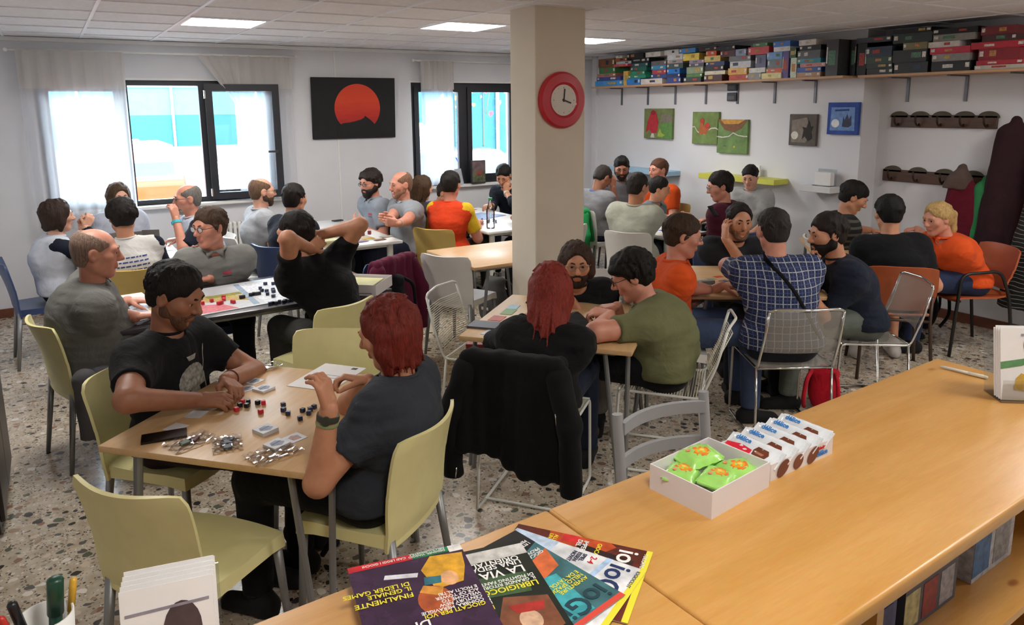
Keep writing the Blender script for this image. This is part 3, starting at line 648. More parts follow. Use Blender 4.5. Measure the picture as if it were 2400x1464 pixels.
        if st in ('long', 'bob'):
            ext = hair[2] if len(hair) > 2 else (.24 if st == 'long' else .10); dn = unit(-up * .8 - HU * .25 - (fsq * .35 if ext > .15 else 0)); bk = hl(0, -.075, .01)
            w0 = .055; N_ = 5
            for i in range(-2, 3):
                a0 = hl(i * .034, -.078 + abs(i) * .022, .0); e = a0 + dn * ext * (1 - .1 * abs(i)) - HF * .012; H.append(cap(a0, e, .036 * hs, .020 * hs, .03))
            for _ in range(46 if dist < 7 else 16):
                r_ = random; a = rnd.uniform(-1, 1); a0 = hl(a * .088, -.085 + abs(a) ** 2 * .085 + rnd.uniform(-.012, .004), rnd.uniform(-.03, .05)); e = a0 + dn * ext * rnd.uniform(.6, 1.12) + (HR * rnd.uniform(-.02, .02) - HF * rnd.uniform(0, .03)); H.append(cap(a0, e, .010 * hs, .004 * hs, .006))
            for x in (-1, 1): H += [cap(hl(x * .078, .0, .03), hl(x * .082, .012, -.05) , .026 * hs, .024 * hs, .03), cap(hl(x * .082, .012, -.05), hl(x * .080, .005, -.05) + dn * ext * .55, .024 * hs, .014 * hs, .03)]
        if st not in ('buzz', 'fringe'):
            r_ = random.Random(seed * 7 + 1); nl = {'crop': 60, 'tied': 30}.get(st, 110) if dist < 7 else 40; big = 1.25 if st in ('mop', 'curly', 'bob', 'long') else 1.0
            for _ in range(nl):
                a = r_.random() * 2 * PI; e_ = r_.uniform(-.25, 1.35); dv = A3((math.cos(a) * math.cos(e_), math.sin(a) * math.cos(e_), math.sin(e_))); pl_ = dv * (A3((.077, .098, .088)) + th * .9) + A3((0, -.014, .030))
                if pl_[1] > .035 and pl_[2] < .088: continue
                tg = A3((pl_[0] * 1.2, (pl_[1] + .03) * 1.0 + .3 * (pl_[1] > .02) * .1, -abs(pl_[0]) * .6 - .045 + r_.uniform(-.02, .02))) + A3((r_.uniform(-.05, .05), r_.uniform(-.05, .05), 0)); nn = unit(dv / A3((.077, .098, .088)))
                if pl_[1] > .02 and st not in ('mop',): tg = A3((r_.uniform(-.6, .6), -1, .3))
                tg = unit(tg - nn * (tg @ nn)); ln_ = r_.uniform(.018, .04) * big
                q_ = pl_ + tg * ln_; H.append(cap(hl(*pl_), hl(*(q_ + nn * .001)), .0085 * big * hs, .0035 * hs, .005))
        if st == 'tied': H += [ell(hl(0, -.115, .01), Rh, A3((.035, .03, .035)) * hs, .012)]
        H = [q for q in H if not q['sub']] + [q for q in H if q['sub']]; V, Q = solid(H, vh * 1.15, gc)
        if st == 'pony':
            V2, Q2 = solid([cap(hl(0, -.100, .03), hl(0, -.150, -.01), .020 * hs, .026 * hs, .02), cap(hl(0, -.150, -.01), hl(0, -.155, -.01) - up * .12 - HF * .01, .028 * hs, .026 * hs, .02), cap(hl(0, -.155, -.01) - up * .12 - HF * .01, hl(0, -.14, -.01) - up * .25, .026 * hs, .010 * hs, .02)], vh * 1.15); Q = np.concatenate([Q, Q2 + len(V)]); V = np.concatenate([V, V2])
        V = wrinkle(V, Q, {'buzz': .0008, 'fringe': .001, 'crop': .002, 'tied': .002}.get(st, .0045), 95, seed + 40, (1, 1, .35) if st in ('long', 'bob', 'pony') else (1, 1, 1)); put('hair', V, Q, hairmat(hc_))
    if beard and not hidden_head:
        bt, bc = beard; th = {'full': .010, 'short': .005, 'stubble': .0012, 'goatee': .006}[bt]; B = []
        for x in (-1, 1):
            B.append(cap(hl(x * .020, .068, -.092), hl(x * .012, .068, -.100), (.019 + th) * hs, None, .02))
            if bt != 'goatee': B += [cap(hl(x * .052, .010, -.052), hl(x * .018, .064, -.094), (.021 + th) * hs, (.018 + th) * hs, .02), cap(hl(x * .066, -.002, -.012), hl(x * .054, .010, -.055), (.008 + th) * hs, (.018 + th) * hs, .02), ell(hl(x * .032, .058, -.062), Rh, A3((.024 + th, .026 + th, .028)) * hs, .02)]
            B.append(cap(hl(0, .1005, -.0405), hl(x * .026, .090, -.052), (.0055 + th * .4) * hs, (.005 + th * .4) * hs, .006))
        if bt == 'full': B.append(ell(hl(0, .072, -.108), Rh, A3((.034, .026, .030)) * hs, .02))
        B.append(dict(ell(hl(0, .104, -.060), Rh, A3((.019, .018, .011)) * hs, .005), sub=True))
        V, Q = solid(B, vh * 1.1); put('beard', wrinkle(V, Q, .0016, 130, seed + 9), Q, hairmat(bc))
    if glasses and not hidden_head:
        m_ = MB()
        for x in (-1, 1):
            ring = [hl(x * .032 + .0225 * math.cos(a), .1065 - .004 * abs(math.cos(a)), .008 + .0165 * math.sin(a)) - base for a in np.linspace(0, 2 * PI, 16, endpoint=False)]
            m_.tube(ring, .0017 * hs, 6, closed=True); m_.tube([hl(x * .0545, .103, .013) - base, hl(x * .077, .07, .014) - base, hl(x * .083, -.008, .012) - base, hl(x * .082, -.02, -.006) - base], .0016 * hs, 6)
        m_.tube([hl(-.010, .108, .013) - base, hl(0, .110, .015) - base, hl(.010, .108, .013) - base], .0016 * hs, 6); g_ = m_.build('glasses', mat('spectacle_' + glasses, glasses, 0.3, 0.4, var=0), root, smooth=True)
        for x in (-1, 1):
            m_ = MB(); n0 = 14; ctr = hl(x * .032, .1055, .008) - base; V_ = [ctr] + [hl(x * .032 + .0215 * math.cos(a), .1062 - .004 * abs(math.cos(a)), .008 + .0155 * math.sin(a)) - base for a in np.linspace(0, 2 * PI, n0, endpoint=False)]
            m_.add(V_, [(0, 1 + i, 1 + (i + 1) % n0) for i in range(n0)])
            m_.build('lens', glass('spectacle_lens', (0.97, 0.98, 0.98), 0.85), g_)
    # ---- clothes
    sm = smat or fabric('cloth_' + shirt, shirt); nk = dict(cap(neck + D * .035 + ft * .012, neck + D * .10, (.066 if not fem else .072) * s, .075 * s, .012), sub=True); hem = hipc - up * .030
    T = torso(.013)
    if sleeve_col is None and sleeve > 0: T += armp(.011, 'L', sleeve) + armp(.011, 'R', sleeve)
    T += [cap(hipc + l * .085 * s, hipc - l * .085 * s, .098 * s * girth + .024, None, .04, (f, .97)), nk]; V, Q = solid(T, vb, [(hem, -up)]); kf = 1.35 if mid else 1.0; V = wrinkle(V, Q, .0065 * kf, 24, seed, (.8, .8, 1.9)); V = wrinkle(V, Q, .0042 * kf, 52, seed + 3, (.6, .6, 2.2)); sh_o = put('shirt', V, Q, sm)
    if sleeve_col is not None:
        for sd in 'LR':
            V, Q = solid(armp(.013, sd, sleeve) + [cap(SH[sd] - (lt if sd == 'L' else -lt) * .03, SH[sd], .072 * s, .069 * s, .03)], vb); put('sleeve', wrinkle(V, Q, .004, 34, seed + 5), Q, fabric('cloth_' + sleeve_col, sleeve_col))
    ncol = polo or None
    if neckline:
        ring = []; n0 = 18
        for i in range(n0):
            a = 2 * PI * i / n0; ring.append(neck + D * (.030 + .006 * math.cos(a)) - ft * .004 + (ft * math.cos(a) * .066 + lt * math.sin(a) * .066) * s * (1.05 if polo else 1.0) - D * .022 * max(0, math.cos(a)) - base)
        m_ = MB(); m_.tube(ring, .0065 if not polo else .010, 6, closed=True); m_.build('collar', fabric('cloth_' + polo, polo) if polo else sm, root, smooth=True)
        if polo:
            for x in (-1, 1):
                p0 = neck + D * .018 + ft * .072 * s + lt * x * .006 - base; p1 = neck + D * .028 + ft * .05 * s + lt * x * .056 - base; p2 = neck - D * .022 + ft * .086 * s + lt * x * .050 - base
                m_ = MB(); m_.shell([[p0, p0 * .5 + p2 * .5 + ft * .006, p2], [p0 * .6 + p1 * .4 + D * .006, (p0 + p1 + p2) / 3 + ft * .008, p2 * .7 + p1 * .3 + ft * .004], [p1, p1 * .6 + p2 * .4 + ft * .006, p2 * .5 + p1 * .5 + ft * .006]], .004); m_.build('collar_flap', fabric('cloth_' + polo, polo), root, smooth=True)
    if legs_on:
        lp = [cap(hipc + l * .085 * s, hipc - l * .085 * s, .100 * s * girth + .006, None, .04, (f, .97)), cap(hipc + D * .04, hipc + (waist - hipc) * .6, .122 * s * girth - .003, .118 * s * girth - .004, .04, (fsq, tor + belly * .2), [(hipc + up * .08, up)])] + legp(.009, .12 if shorts else None); V, Q = solid(lp, max(vb, .0115) * 1.25); V = wrinkle(V, Q, .004, 30, seed + 7)
        put('trousers' if not shorts else 'shorts', V, Q, legs if not isinstance(legs, str) else fabric('cloth_' + legs, legs))
        for sd in 'LR':
            an = LEG[sd][2]; fo = f; a_ = A3((an[0], an[1], .045)); V, Q = solid([cap(a_ - fo * .045, a_ + fo * .13 - up * .012, .041 * s, .034 * s, .02), cap(a_ - fo * .03, A3(an) + up * .015, .040 * s, .042 * s, .02), cap(a_ - fo * .05 - up * .03, a_ + fo * .15 - up * .03, .030 * s, .028 * s, .012)], max(vb, .009), [((0, 0, .004), -up)])
            so = put('shoe', V, Q, fabric('shoe_' + shoe, shoe, fold=.1))
    P = dict(root=root, base=base, shirt=sh_o, arm=ARM, chest=chest, ft=ft, fsq=fsq, lt=lt, D=D, up=up, hip=hipc, s=s, neck=neck, head=head, HF=HF, HU=HU, HR=HR, f=f, l=l, hl=hl, yaw=yaw, SH=SH)
    return P
def bangle(P, sd, col, t=0.9, w=.012, name='watch'):
    sh, E, Wt = P['arm'][sd]; c = E + (Wt - E) * t; ax_ = unit(Wt - E); M = frame_mtx(c - P['base'], np.cross(ax_, (0.31, .2, .9)), np.cross(ax_, np.cross(ax_, (0.31, .2, .9)))); r = .0325 * P['s']
    m_ = MB(); m_.lathe([(r - .003, -w), (r + .003, -w), (r + .004, 0), (r + .003, w), (r - .003, w)], 18, M)
    if name == 'watch': m_.lathe([(.0, .0), (.016, .0), (.016, .007), (.0, .008)], 14, M @ trs((0, r, 0), rx=-90))
    m_.build(name, mat('strap_' + col, col, 0.4, var=0), P['root'], smooth=False, angle=40)
def on_shirt(P, me, M, d):
    """lay a flat print onto the cloth of a shirt: each vertex moves along d until it meets the cloth"""
    from mathutils.bvhtree import BVHTree
    sm_ = P['shirt'].data; bv = BVHTree.FromPolygons([v.co for v in sm_.vertices], [list(p.vertices) for p in sm_.polygons]); d = Vector(d).normalized()
    for v in me.vertices:
        q = M @ v.co; h = bv.ray_cast(q, d, 1.0)
        v.co = (h[0] if h[0] is not None else q + d * .2) - d * .003
    me.update(); return me
def shirt_patch(P, name, m, c, xdir, ydir, d, shapes):
    """shapes: list of polygons (2-D, metres) subdivided and pressed on to the shirt"""
    bm = bmesh.new()
    for poly in shapes:
        bm.faces.new([bm.verts.new((x, y, 0)) for x, y in poly])
    bmesh.ops.triangulate(bm, faces=bm.faces[:]); bmesh.ops.subdivide_edges(bm, edges=[e for e in bm.edges if e.calc_length() > .02], cuts=2, use_grid_fill=True)
    bmesh.ops.triangulate(bm, faces=bm.faces[:]); me = bpy.data.meshes.new('m'); bm.to_mesh(me); bm.free(); me.materials.append(m)
    M = frame_mtx(A3(c) - P['base'], xdir, ydir); on_shirt(P, me, M, d); return link(name, me, P['root'])

# ------------------------------------------------------------------ tables
def hairpin_table(label, c, rz, w, d, top, leg, z=0.74, th=0.026, style='v', name='game_table', group='game tables'):
    t = thing(name, label, 'table', (c[0], c[1], 0), rz, group); m_ = MB(); m_.rbox((-w / 2, -d / 2, z - th), (w / 2, d / 2, z), .005, 2); m_.build('tabletop', top, t, angle=40)
    for sx in (-1, 1):
        for sy in (-1, 1):
            x, y = sx * (w / 2 - .09), sy * (d / 2 - .09)
            if style == 'v':
                m_ = MB(); zt = z - th - .004
                for (ax_, ay) in ((.055, -.055), (-.055, .055)) if sx * sy > 0 else ((.055, .055), (-.055, -.055)):
                    m_.tube([(x + ax_ * .9, y + ay * .9, zt), (x + sx * .045 + ax_ * .25, y + sy * .045 + ay * .25, 0.0)], .0125, 8)
                m_.box((x - .07, y - .07, zt), (x + .07, y + .07, z - th)); m_.build('leg', leg, t, angle=40)
            else:
                m_ = MB(); m_.tube([(x, y, 0), (x, y, z - th)], .028, 14); m_.build('leg', leg, t, angle=40)
    m_ = MB(); q = .02; a, b = w / 2 - .1, d / 2 - .1
    for lo, hi in (((-a, -b - q / 2, z - th - .035), (a, -b + q / 2, z - th)), ((-a, b - q / 2, z - th - .035), (a, b + q / 2, z - th)), ((-a - q / 2, -b, z - th - .035), (-a + q / 2, b, z - th)), ((a - q / 2, -b, z - th - .035), (a + q / 2, b, z - th))): m_.box(lo, hi)
    m_.build('apron', leg, t); return t
M_WTOP = mat('white_laminate', '#e6e6e4', 0.35, var=0.02); M_DTOP = mat('dark_laminate', '#35323a', 0.22, var=0.1, coat=0.3)
hairpin_table('light beech table nearest the viewer, strewn with cards and cubes', (.662, 2.832), 43, .88, .88, M_BEECH, M_LEG)
hairpin_table('light beech table in front of the pillar with the red-haired woman in black', (2.338, 3.228), 40, .90, .90, M_BEECH, M_LEG)
hairpin_table('light beech table where the man in the plaid shirt sits', (3.893, 3.335), -36, .89, .89, M_BEECH, M_LEG)
hairpin_table('bare beech table touching the pillar, nothing on it', (3.02, 5.10), 0, .88, .82, M_BEECH, M_LEG)
hairpin_table('beech table in the corner under the coat racks', (5.60, 3.58), 45, .84, .84, M_BEECH, M_LEG)
hairpin_table('long dark table with a spread map board and wooden cubes', (.99, 4.82), 3, 1.62, .86, M_DTOP, M_LEG)
hairpin_table('long white table with a game board below the sun painting', (2.23, 6.86), 0, .76, 1.60, M_WTOP, M_LEGW, style='r')
hairpin_table('white table covered with small figures by the window beside the pillar', (3.86, 6.80), 0, .80, 1.60, M_WTOP, M_LEGW, style='r')
hairpin_table('small white table by the wide window with papers and a screen', (.49, 6.76), 0, .70, .70, M_WTOP, M_LEGW, style='r')
hairpin_table('white table behind the pillar beside the right wall, farther one', (5.46, 6.52), 0, .62, .72, M_WTOP, M_LEGW, style='r')
hairpin_table('white table in front of the yellow wall shelf', (5.05, 5.25), 0, .80, .80, M_WTOP, M_LEGW, style='r')

# ------------------------------------------------------------------ chairs (front = local +x)
def shell_parts(col):
    seat = MB(); n, m = 14, 14; G = []
    for i in range(n + 1):
        u = -1 + 2 * i / n; row = []
        for j in range(m + 1):
            v = -1 + 2 * j / m; hw = .215 - .012 * (1 - u) * .5; x = .215 * u; y = hw * v
            x = .01 + .21 * u * math.sqrt(1 - .18 * v * v); y = hw * v * math.sqrt(1 - .12 * u * u)
            z = .455 - .012 * (1 - u * u) * (1 - v * v) - (.010 * max(0, u - .6) / .4)
            row.append((x, y, z))
        G.append(row)
    seat.shell([r for r in G], .012)
    b = [(G[0][j]) for j in range(m + 1)] + [G[i][m] for i in range(1, n + 1)] + [G[n][j] for j in range(m - 1, -1, -1)] + [G[i][0] for i in range(n - 1, 0, -1)]
    L = len(b); V = [(x * 1.0, y, z) for x, y, z in b] + [(x * 1.015 + .0, y * 1.02, z - .055 + .014 * math.sin(PI * (x + .2) / .42)) for x, y, z in b] + [(x * .97, y * .96, z - .055 + .014 * math.sin(PI * (x + .2) / .42)) for x, y, z in b] + [(x * .96, y * .95, z - .008) for x, y, z in b]; F = []
    for k in range(3):
        for i in range(L): F.append((k * L + i, k * L + (i + 1) % L, (k + 1) * L + (i + 1) % L, (k + 1) * L + i))
    seat.add(V, F)
    back = MB(); G = []
    for i in range(17):
        t = i / 16; row = []; z = .395 + .415 * t
        for j in range(15):
            v = -1 + 2 * j / 14; hw = .205 + .018 * t
            rc = max(0, (t - .90) / .10); hw_ = hw * (1 - .10 * rc * rc)
            x = -.195 - .015 * t - .075 * t * t + .055 * v * v * (.35 + .65 * t) ; zz = z - .012 * (abs(v) ** 6) * (t > .5) + .010 * v * v * t
            if t < .18: x += .012 * (1 - t / .18)
            row.append((x, hw_ * v, zz))
        G.append(row)
    back.shell(G, -.013)
    return seat, back
SHELL = {}
def shell_chair(label, loc, rz, key='cream', col=M_CREAM, group='plastic shell chairs'):
    if key not in SHELL:
        s_, b_ = shell_parts(col); legs = []
        sm_ = s_.me(col, True); sm_.set_sharp_from_angle(angle=math.radians(50)); bm_ = b_.me(col, True); bm_.set_sharp_from_angle(angle=math.radians(50))
        for sx in (1, -1):
            for sy in (1, -1):
                m_ = MB(); x0 = .185 if sx > 0 else -.175; m_.tube([(x0, sy * .18, .43), (x0 + sx * (.02 if sx > 0 else .055), sy * .205, 0.0)], .0175, 12, .0115); legs.append(m_.me(M_LEG, True))
        SHELL[key] = (sm_, bm_, legs)
    t = thing('shell_chair', label, 'chair', (loc[0], loc[1], 0), rz, group); sm_, bm_, legs = SHELL[key]
    link('seat', sm_, t); link('backrest', bm_, t)
    for q in legs: link('leg', q, t)
    return t
def wire_chair(label, loc, rz, col=M_LEGW, web=True, mesh_m=None, r=.0075, group='wire frame chairs', name='wire_chair'):
    t = thing(name, label, 'chair', (loc[0], loc[1], 0), rz, group); w = .215
    for s_ in (1, -1):
        y = s_ * w; m_ = MB()
        m_.tube(fillet([(-.14, y, .012), (.235, y, .012), (.215, y, .45), (-.20, y, .44), (-.27, y * .98, .62), (-.315, y * .95, .80)], .03), r, 8); m_.build('side_frame', col, t, smooth=True)
        m_ = MB(); m_.tube([(-.19, y, .44), (-.235, y * 1.02, .012), (-.14, y, .012)], r, 8); m_.build('leg', col, t, smooth=True)
    m_ = MB(); m_.tube(fillet([(-.315, w * .95, .80), (-.325, w * .8, .815), (-.355, 0, .818), (-.325, -w * .8, .815), (-.315, -w * .95, .80)], .03), r, 8); m_.build('top_rail', col, t, smooth=True)
    for x, z in ((.215, .45), (-.20, .44), (-.13, .012)):
        m_ = MB(); m_.tube([(x, -w, z), (x, w, z)], r * .9, 8); m_.build('cross_bar', col, t, smooth=True)
    def cords(name, rows):
        m_ = MB()
        for a, b, c in rows: m_.tube([a, b, c], .0026, 5)
        m_.build(name, mat('cord', '#d3d1bd', 0.6, var=0.03), t)
    if web:
        rows = []
        for i in range(22):
            k = i / 21; x = -.205 - .105 * k; z = .50 + .235 * k; rows.append(((x, -w * .97, z), (x - .03, 0, z), (x, w * .97, z)))
        cords('back_webbing', rows); rows = []
        for i in range(30):
            x = .205 - .395 * i / 29; rows.append(((x, -w, .448), (x, 0, .438), (x, w, .448)))
        cords('seat_webbing', rows)
    else:
        G = [[(-.225 - .09 * k - .035 * (1 - v * v), w * .97 * v, .545 + .26 * k) for v in np.linspace(-1, 1, 9)] for k in np.linspace(0, 1, 7)]
        m_ = MB(); m_.shell(G, .002); m_.build('mesh_back', mesh_m, t, smooth=True)
        G = [[(.21 - .405 * k, w * .99 * v, .449 - .012 * (1 - v * v)) for v in np.linspace(-1, 1, 9)] for k in np.linspace(0, 1, 7)]
        m_ = MB(); m_.shell(G, .003); m_.build('mesh_seat', mesh_m, t, smooth=True)
    return t
def orange_chair(label, loc, rz, arms=False, legm=None):
    t = thing('plastic_stacking_chair', label, 'chair', (loc[0], loc[1], 0), rz, 'orange plastic chairs'); M_O = mat('orange_plastic', '#a8522a', 0.4, var=0.06); G = []
    for i in range(13):
        k = i / 12; z = .50 + .32 * k; G.append([(-.19 - .09 * k + .05 * v * v, (.225 + .012 * math.sin(PI * k)) * v, z - .02 * v ** 4 * (k > .5) + .02 * v ** 4 * (k < .3)) for v in np.linspace(-1, 1, 11)])
    m_ = MB(); m_.shell(G, -.012); m_.build('backrest', M_O, t, angle=50)
    G = [[(.22 - .42 * k, .22 * v, .445 - .012 * (1 - v * v) + .03 * max(0, k - .85) / .15 * 1 - .02 * max(0, .12 - k) / .12) for v in np.linspace(-1, 1, 9)] for k in np.linspace(0, 1, 10)]
    m_ = MB(); m_.shell(G, .013); m_.build('seat', M_O, t, angle=50)
    for s_ in (1, -1):
        y = s_ * .235
        if arms:
            m_ = MB(); m_.tube(fillet([(.24, y, 0), (.20, y, .64), (-.10, y, .66), (-.19, y * .95, .45), (-.25, y, 0)], .07, 6), .0125, 8); m_.build('leg', legm, t, smooth=True)
        else:
            m_ = MB(); m_.tube([(.20, y * .85, .43), (.25, y, 0)], .012, 8); m_.build('leg', legm, t, smooth=True)
            m_ = MB(); m_.tube([(-.20, y * .9, .60), (-.19, y * .9, .43), (-.27, y, 0)], .012, 8); m_.build('leg', legm, t, smooth=True)
    m_ = MB(); m_.tube([(-.19, -.21, .425), (-.19, .21, .425)], .011, 8); m_.tube([(.18, -.21, .425), (.18, .21, .425)], .011, 8); m_.build('under_frame', legm, t, smooth=True); return t
def ladder_chair(label, loc, rz):
    m = mat('grey_lacquer', '#9b9d9f', 0.45, var=0.03); t = thing('ladder_back_chair', label, 'chair', (loc[0], loc[1], 0), rz)
    for s_ in (1, -1):
        m_ = MB(); m_.tube([(-.20, s_ * .20, 0), (-.195, s_ * .20, .45), (-.245, s_ * .20, .86)], .019, 10); m_.build('leg', m, t, angle=50)
        m_ = MB(); m_.tube([(.20, s_ * .20, 0), (.19, s_ * .20, .45)], .018, 10); m_.build('leg', m, t, angle=50)
    for z in (.81, .67):
        m_ = MB(); G = [[(-.235 + .08 * (z - .8) - .055 * (1 - v * v) , .195 * v, z - .022 + .044 * k) for v in np.linspace(-1, 1, 11)] for k in (0, .5, 1)]; m_.shell(G, .018); m_.build('slat', m, t, angle=50)
    m_ = MB(); m_.rbox((-.215, -.215, .435), (.225, .215, .46), .01, 2); m_.build('seat', m, t)
    return t
M_TAN = mat('tan_plastic', '#c2a65e', 0.45, var=0.03); M_YEL = mat('yellow_plastic', '#d6c25a', 0.45, var=0.03); M_BLU = mat('blue_plastic', '#34466e', 0.4, var=0.04); M_WSH = mat('white_shell', '#dcd9d3', 0.42, var=0.02)
def mesh_mat():
    if 'sling' in MATS: return MATS['sling']
    k = NT('sling'); d = k.n('ShaderNodeBsdfDiffuse'); d.inputs[0].default_value = (*srgb('#b0aca3'), 1); tp = k.n('ShaderNodeBsdfTransparent'); mx = k.n('ShaderNodeMixShader'); mx.inputs[0].default_value = .40
    k.l(tp.outputs[0], mx.inputs[1]); k.l(d.outputs[0], mx.inputs[2]); k.l(mx.outputs[0], k.out.inputs[0]); MATS['sling'] = k.m; return k.m
def seat_of(P, back=0.02): return (float(P['hip'][0] + P['f'][0] * -back), float(P['hip'][1] + P['f'][1] * -back))

# ------------------------------------------------------------------ people
def rel(h, yaw, right, fwd, upw):
    a = math.radians(yaw); return (h[0] + math.sin(a) * right + math.cos(a) * fwd, h[1] - math.cos(a) * right + math.sin(a) * fwd, h[2] + upw)
DN = (0, 0, -1)
# -- near table
H = (0.384, 3.275, 1.150)
P34 = person('man in black t-shirt with a grey print, arms on the near table', H, -46, look=-38, pitch=26, s=1.07, girth=1.05, tone='tan', hair=('short', '#15100e'), beard=('stubble', '#5e4030'), shirt='#131316', legs='#2a1b1d', shorts=True,
    hands={'R': ((0.394, 2.981, 0.785), (.85, -.42, .0), (.2, .3, -1), 'pinch', (0.132, 2.890, 0.880)), 'L': ((0.528, 3.110, 0.800), (.25, -.95, -.15), (-.5, 0, -1), 'hold', (0.687, 3.620, 0.800))})
H = (0.961, 2.382, 1.120)
P35 = person('red-haired woman in dark grey t-shirt holding up a small piece at the near table', H, 131, look=138, pitch=18, hip=(0.92, 2.42), s=1.03, fem=True, girth=1.1, tone='mid', hair=('long', '#6b241a', .13), shirt='#33373e', legs='#101014', shorts=False,
    hands={'L': ((0.683, 2.226, 0.955), (-.15, .15, 1), (-.6, .8, .2), 'pinch', (0.771, 2.271, 0.720)), 'R': ((0.896, 2.445, 0.930), (-.85, .45, .25), (-.2, -.3, -1), 'pinch', (1.141, 2.637, 0.750))})
# -- table in front of the pillar
H = (2.587, 3.453, 0.985)
P31 = person('long-haired man with glasses and beard resting on folded arms', H, -130, look=-122, pitch=6, s=1.04, tone='mid', hair=('long', '#3d2b20', .05), beard=('short', '#2e2019'), glasses='#8a8076', shirt='#17181b', legs='#6d6a63',
    hands={'L': ((2.508, 3.395, 0.785), (-.75, .3, 0), DN, 'relax', (2.953, 3.442, 0.720)), 'R': ((2.511, 3.563, 0.785), (.75, -.3, 0), DN, 'relax', (2.568, 4.080, 0.720))})
H = (1.976, 2.840, 1.040)
P32 = person('red-haired woman in black sweater seen from behind, leaning over the table', H, 40, look=52, pitch=30, hip=(1.86, 2.78), s=1.03, fem=True, tone='mid', hair=('long', '#7d2a1f', .27), shirt='#101012', sleeve=1.95, legs='#1b2233',
    hands={'L': ((2.094, 3.230, 0.785), (.8, .2, 0), DN, 'relax', (1.857, 3.215, 0.700)), 'R': ((2.308, 3.096, 0.790), (-.3, .8, 0), DN, 'relax', (2.293, 2.736, 0.640))})
H = (2.558, 2.917, 1.020)
P33 = person('dark-haired person in olive green t-shirt bending over the table', H, 131, look=140, pitch=26, hip=(2.69, 2.78), s=1.05, girth=1.22, belly=.5, tone='rosy', hair=('mop', '#15110e'), glasses='#2a2624', shirt='#6b6d4c', legs='#0f0f12', shoe='#5a4a38',
    hands={'L': ((2.424, 2.933, 0.820), (-.5, .75, .1), (.3, 0, -1), 'pinch', (2.222, 2.560, 0.780)), 'R': ((2.587, 3.072, 0.810), (-.8, .2, 0), (.2, 0, -1), 'pinch', None)})
# -- table of the man in plaid
H = (3.198, 3.199, 1.130)
P24 = person('smiling man with glasses in bright orange polo shirt, elbow on the table', H, -34, look=-36, pitch=12, s=1.04, tone='rosy', hair=('short', '#3b2a1e'), glasses='#9a938a', shirt='#d9531e', polo='#d9531e', legs='#3c4a66',
    hands={'R': (rel(H, -34, -.02, .17, -.34), (-.1, .9, .1), (.5, 0, -1), 'relax', (3.403, 3.268, 0.720)), 'L': (rel(H, -34, -.14, .28, -.345), (.6, -.8, 0), DN, 'relax', None)})
H = (4.224, 3.664, 1.070)
P25 = person('balding man in dark grey sweater cupping a hand to his ear', H, -124, look=-118, pitch=8, s=1.05, tone='mid', hair=('thin', '#1d1512'), beard=('stubble', '#7a5a48'), shirt='#26282d', sleeve=1.25, legs='#22242a',
    hands={'R': (rel(H, -118, .115, .05, -.115), (.05, .1, 1), (.9, -.3, 0), 'relax', (4.193, 3.830, 0.720)), 'L': ((4.259, 3.560, 0.785), (-.8, .2, 0), DN, 'relax', None)})
H = (3.594, 2.858, 1.170)
P26 = person('man in blue and white plaid shirt with a bag strap, seen from behind', H, 56, look=64, pitch=12, hip=(3.52, 2.70), s=1.06, girth=1.16, belly=.3, tone='rosy', hair=('crop', '#2b2724'), smat=plaid('plaid_blue', 56, '#1d2750', '#a2a8ae', '#46557e'), legs='#22252c', sleeve=.75, neckline=True, polo='#1d2750',
    hands={'L': ((3.773, 3.258, 0.785), (.6, .6, 0), DN, 'hold', (3.921, 3.500, 0.750)), 'R': ((4.271, 3.074, 0.785), (.1, .8, 0), DN, 'hold', None)})
H = (4.108, 2.852, 1.100)
P27 = person('bearded man in navy shirt resting his chin on his fist', H, 146, look=152, pitch=10, s=1.07, girth=1.05, tone='mid', hair=('short', '#211814'), beard=('full', '#17110e'), shirt='#1b2130', sleeve=1.02, legs='#5e645d',
    hands={'L': ((3.785, 2.730, 0.785), (-.8, .5, 0), DN, 'relax', (4.090, 2.677, 0.720)), 'R': (rel(H, 146, -.02, .10, -.215), (.35, -.2, .75), (-.6, .5, .1), 'fist', rel(H, 146, .12, .12, -.42))})
# -- corner table under the coat racks
H = (5.575, 3.658, 1.150)
P28 = person('dark-haired man in striped black t-shirt leaning on the corner table', H, -40, look=-48, pitch=30, s=1.04, tone='mid', hair=('short', '#14100e'), smat=stripes('striped_tee', '#17181a', '#55554f', .055, .38, wob=.03), legs='#22242a',
    hands={'R': ((5.890, 3.860, 0.785), (.8, -.1, 0), DN, 'relax', (6.530, 4.448, 0.760)), 'L': ((6.191, 3.872, 0.785), (.2, -.8, 0), DN, 'relax', None)})
H = (5.061, 3.036, 1.130)
P29 = person('person in plain black t-shirt on the orange chair, seen from behind', H, 48, look=52, pitch=12, hip=(5.01, 2.93), s=1.05, girth=1.15, tone='mid', hair=('short', '#0f0d0d'), shirt='#101114', legs='#15161a', shorts=True, shoe='#b9b4ae', foot=(-.18, -.12),
    hands={'L': ((5.596, 3.510, 0.785), (.6, .5, 0), DN, 'relax', None), 'R': ((5.298, 2.959, 0.785), (.3, .8, 0), DN, 'relax', None)})
H = (5.688, 3.025, 1.040)
P30 = person('blonde woman with ponytail in orange polo shirt in the corner', H, 148, look=165, pitch=14, hip=(5.99, 2.92), s=1.04, fem=True, girth=1.1, tone='rosy', hair=('pony', '#b3925e'), shirt='#dd5420', polo='#dd5420', legs='#2a3450',
    hands={'L': ((5.545, 3.012, 0.800), (-.6, .6, .3), DN, 'hold', (5.815, 2.910, 0.720)), 'R': ((6.480, 3.693, 0.840), (-.9, .3, 0), DN, 'relax', None)})
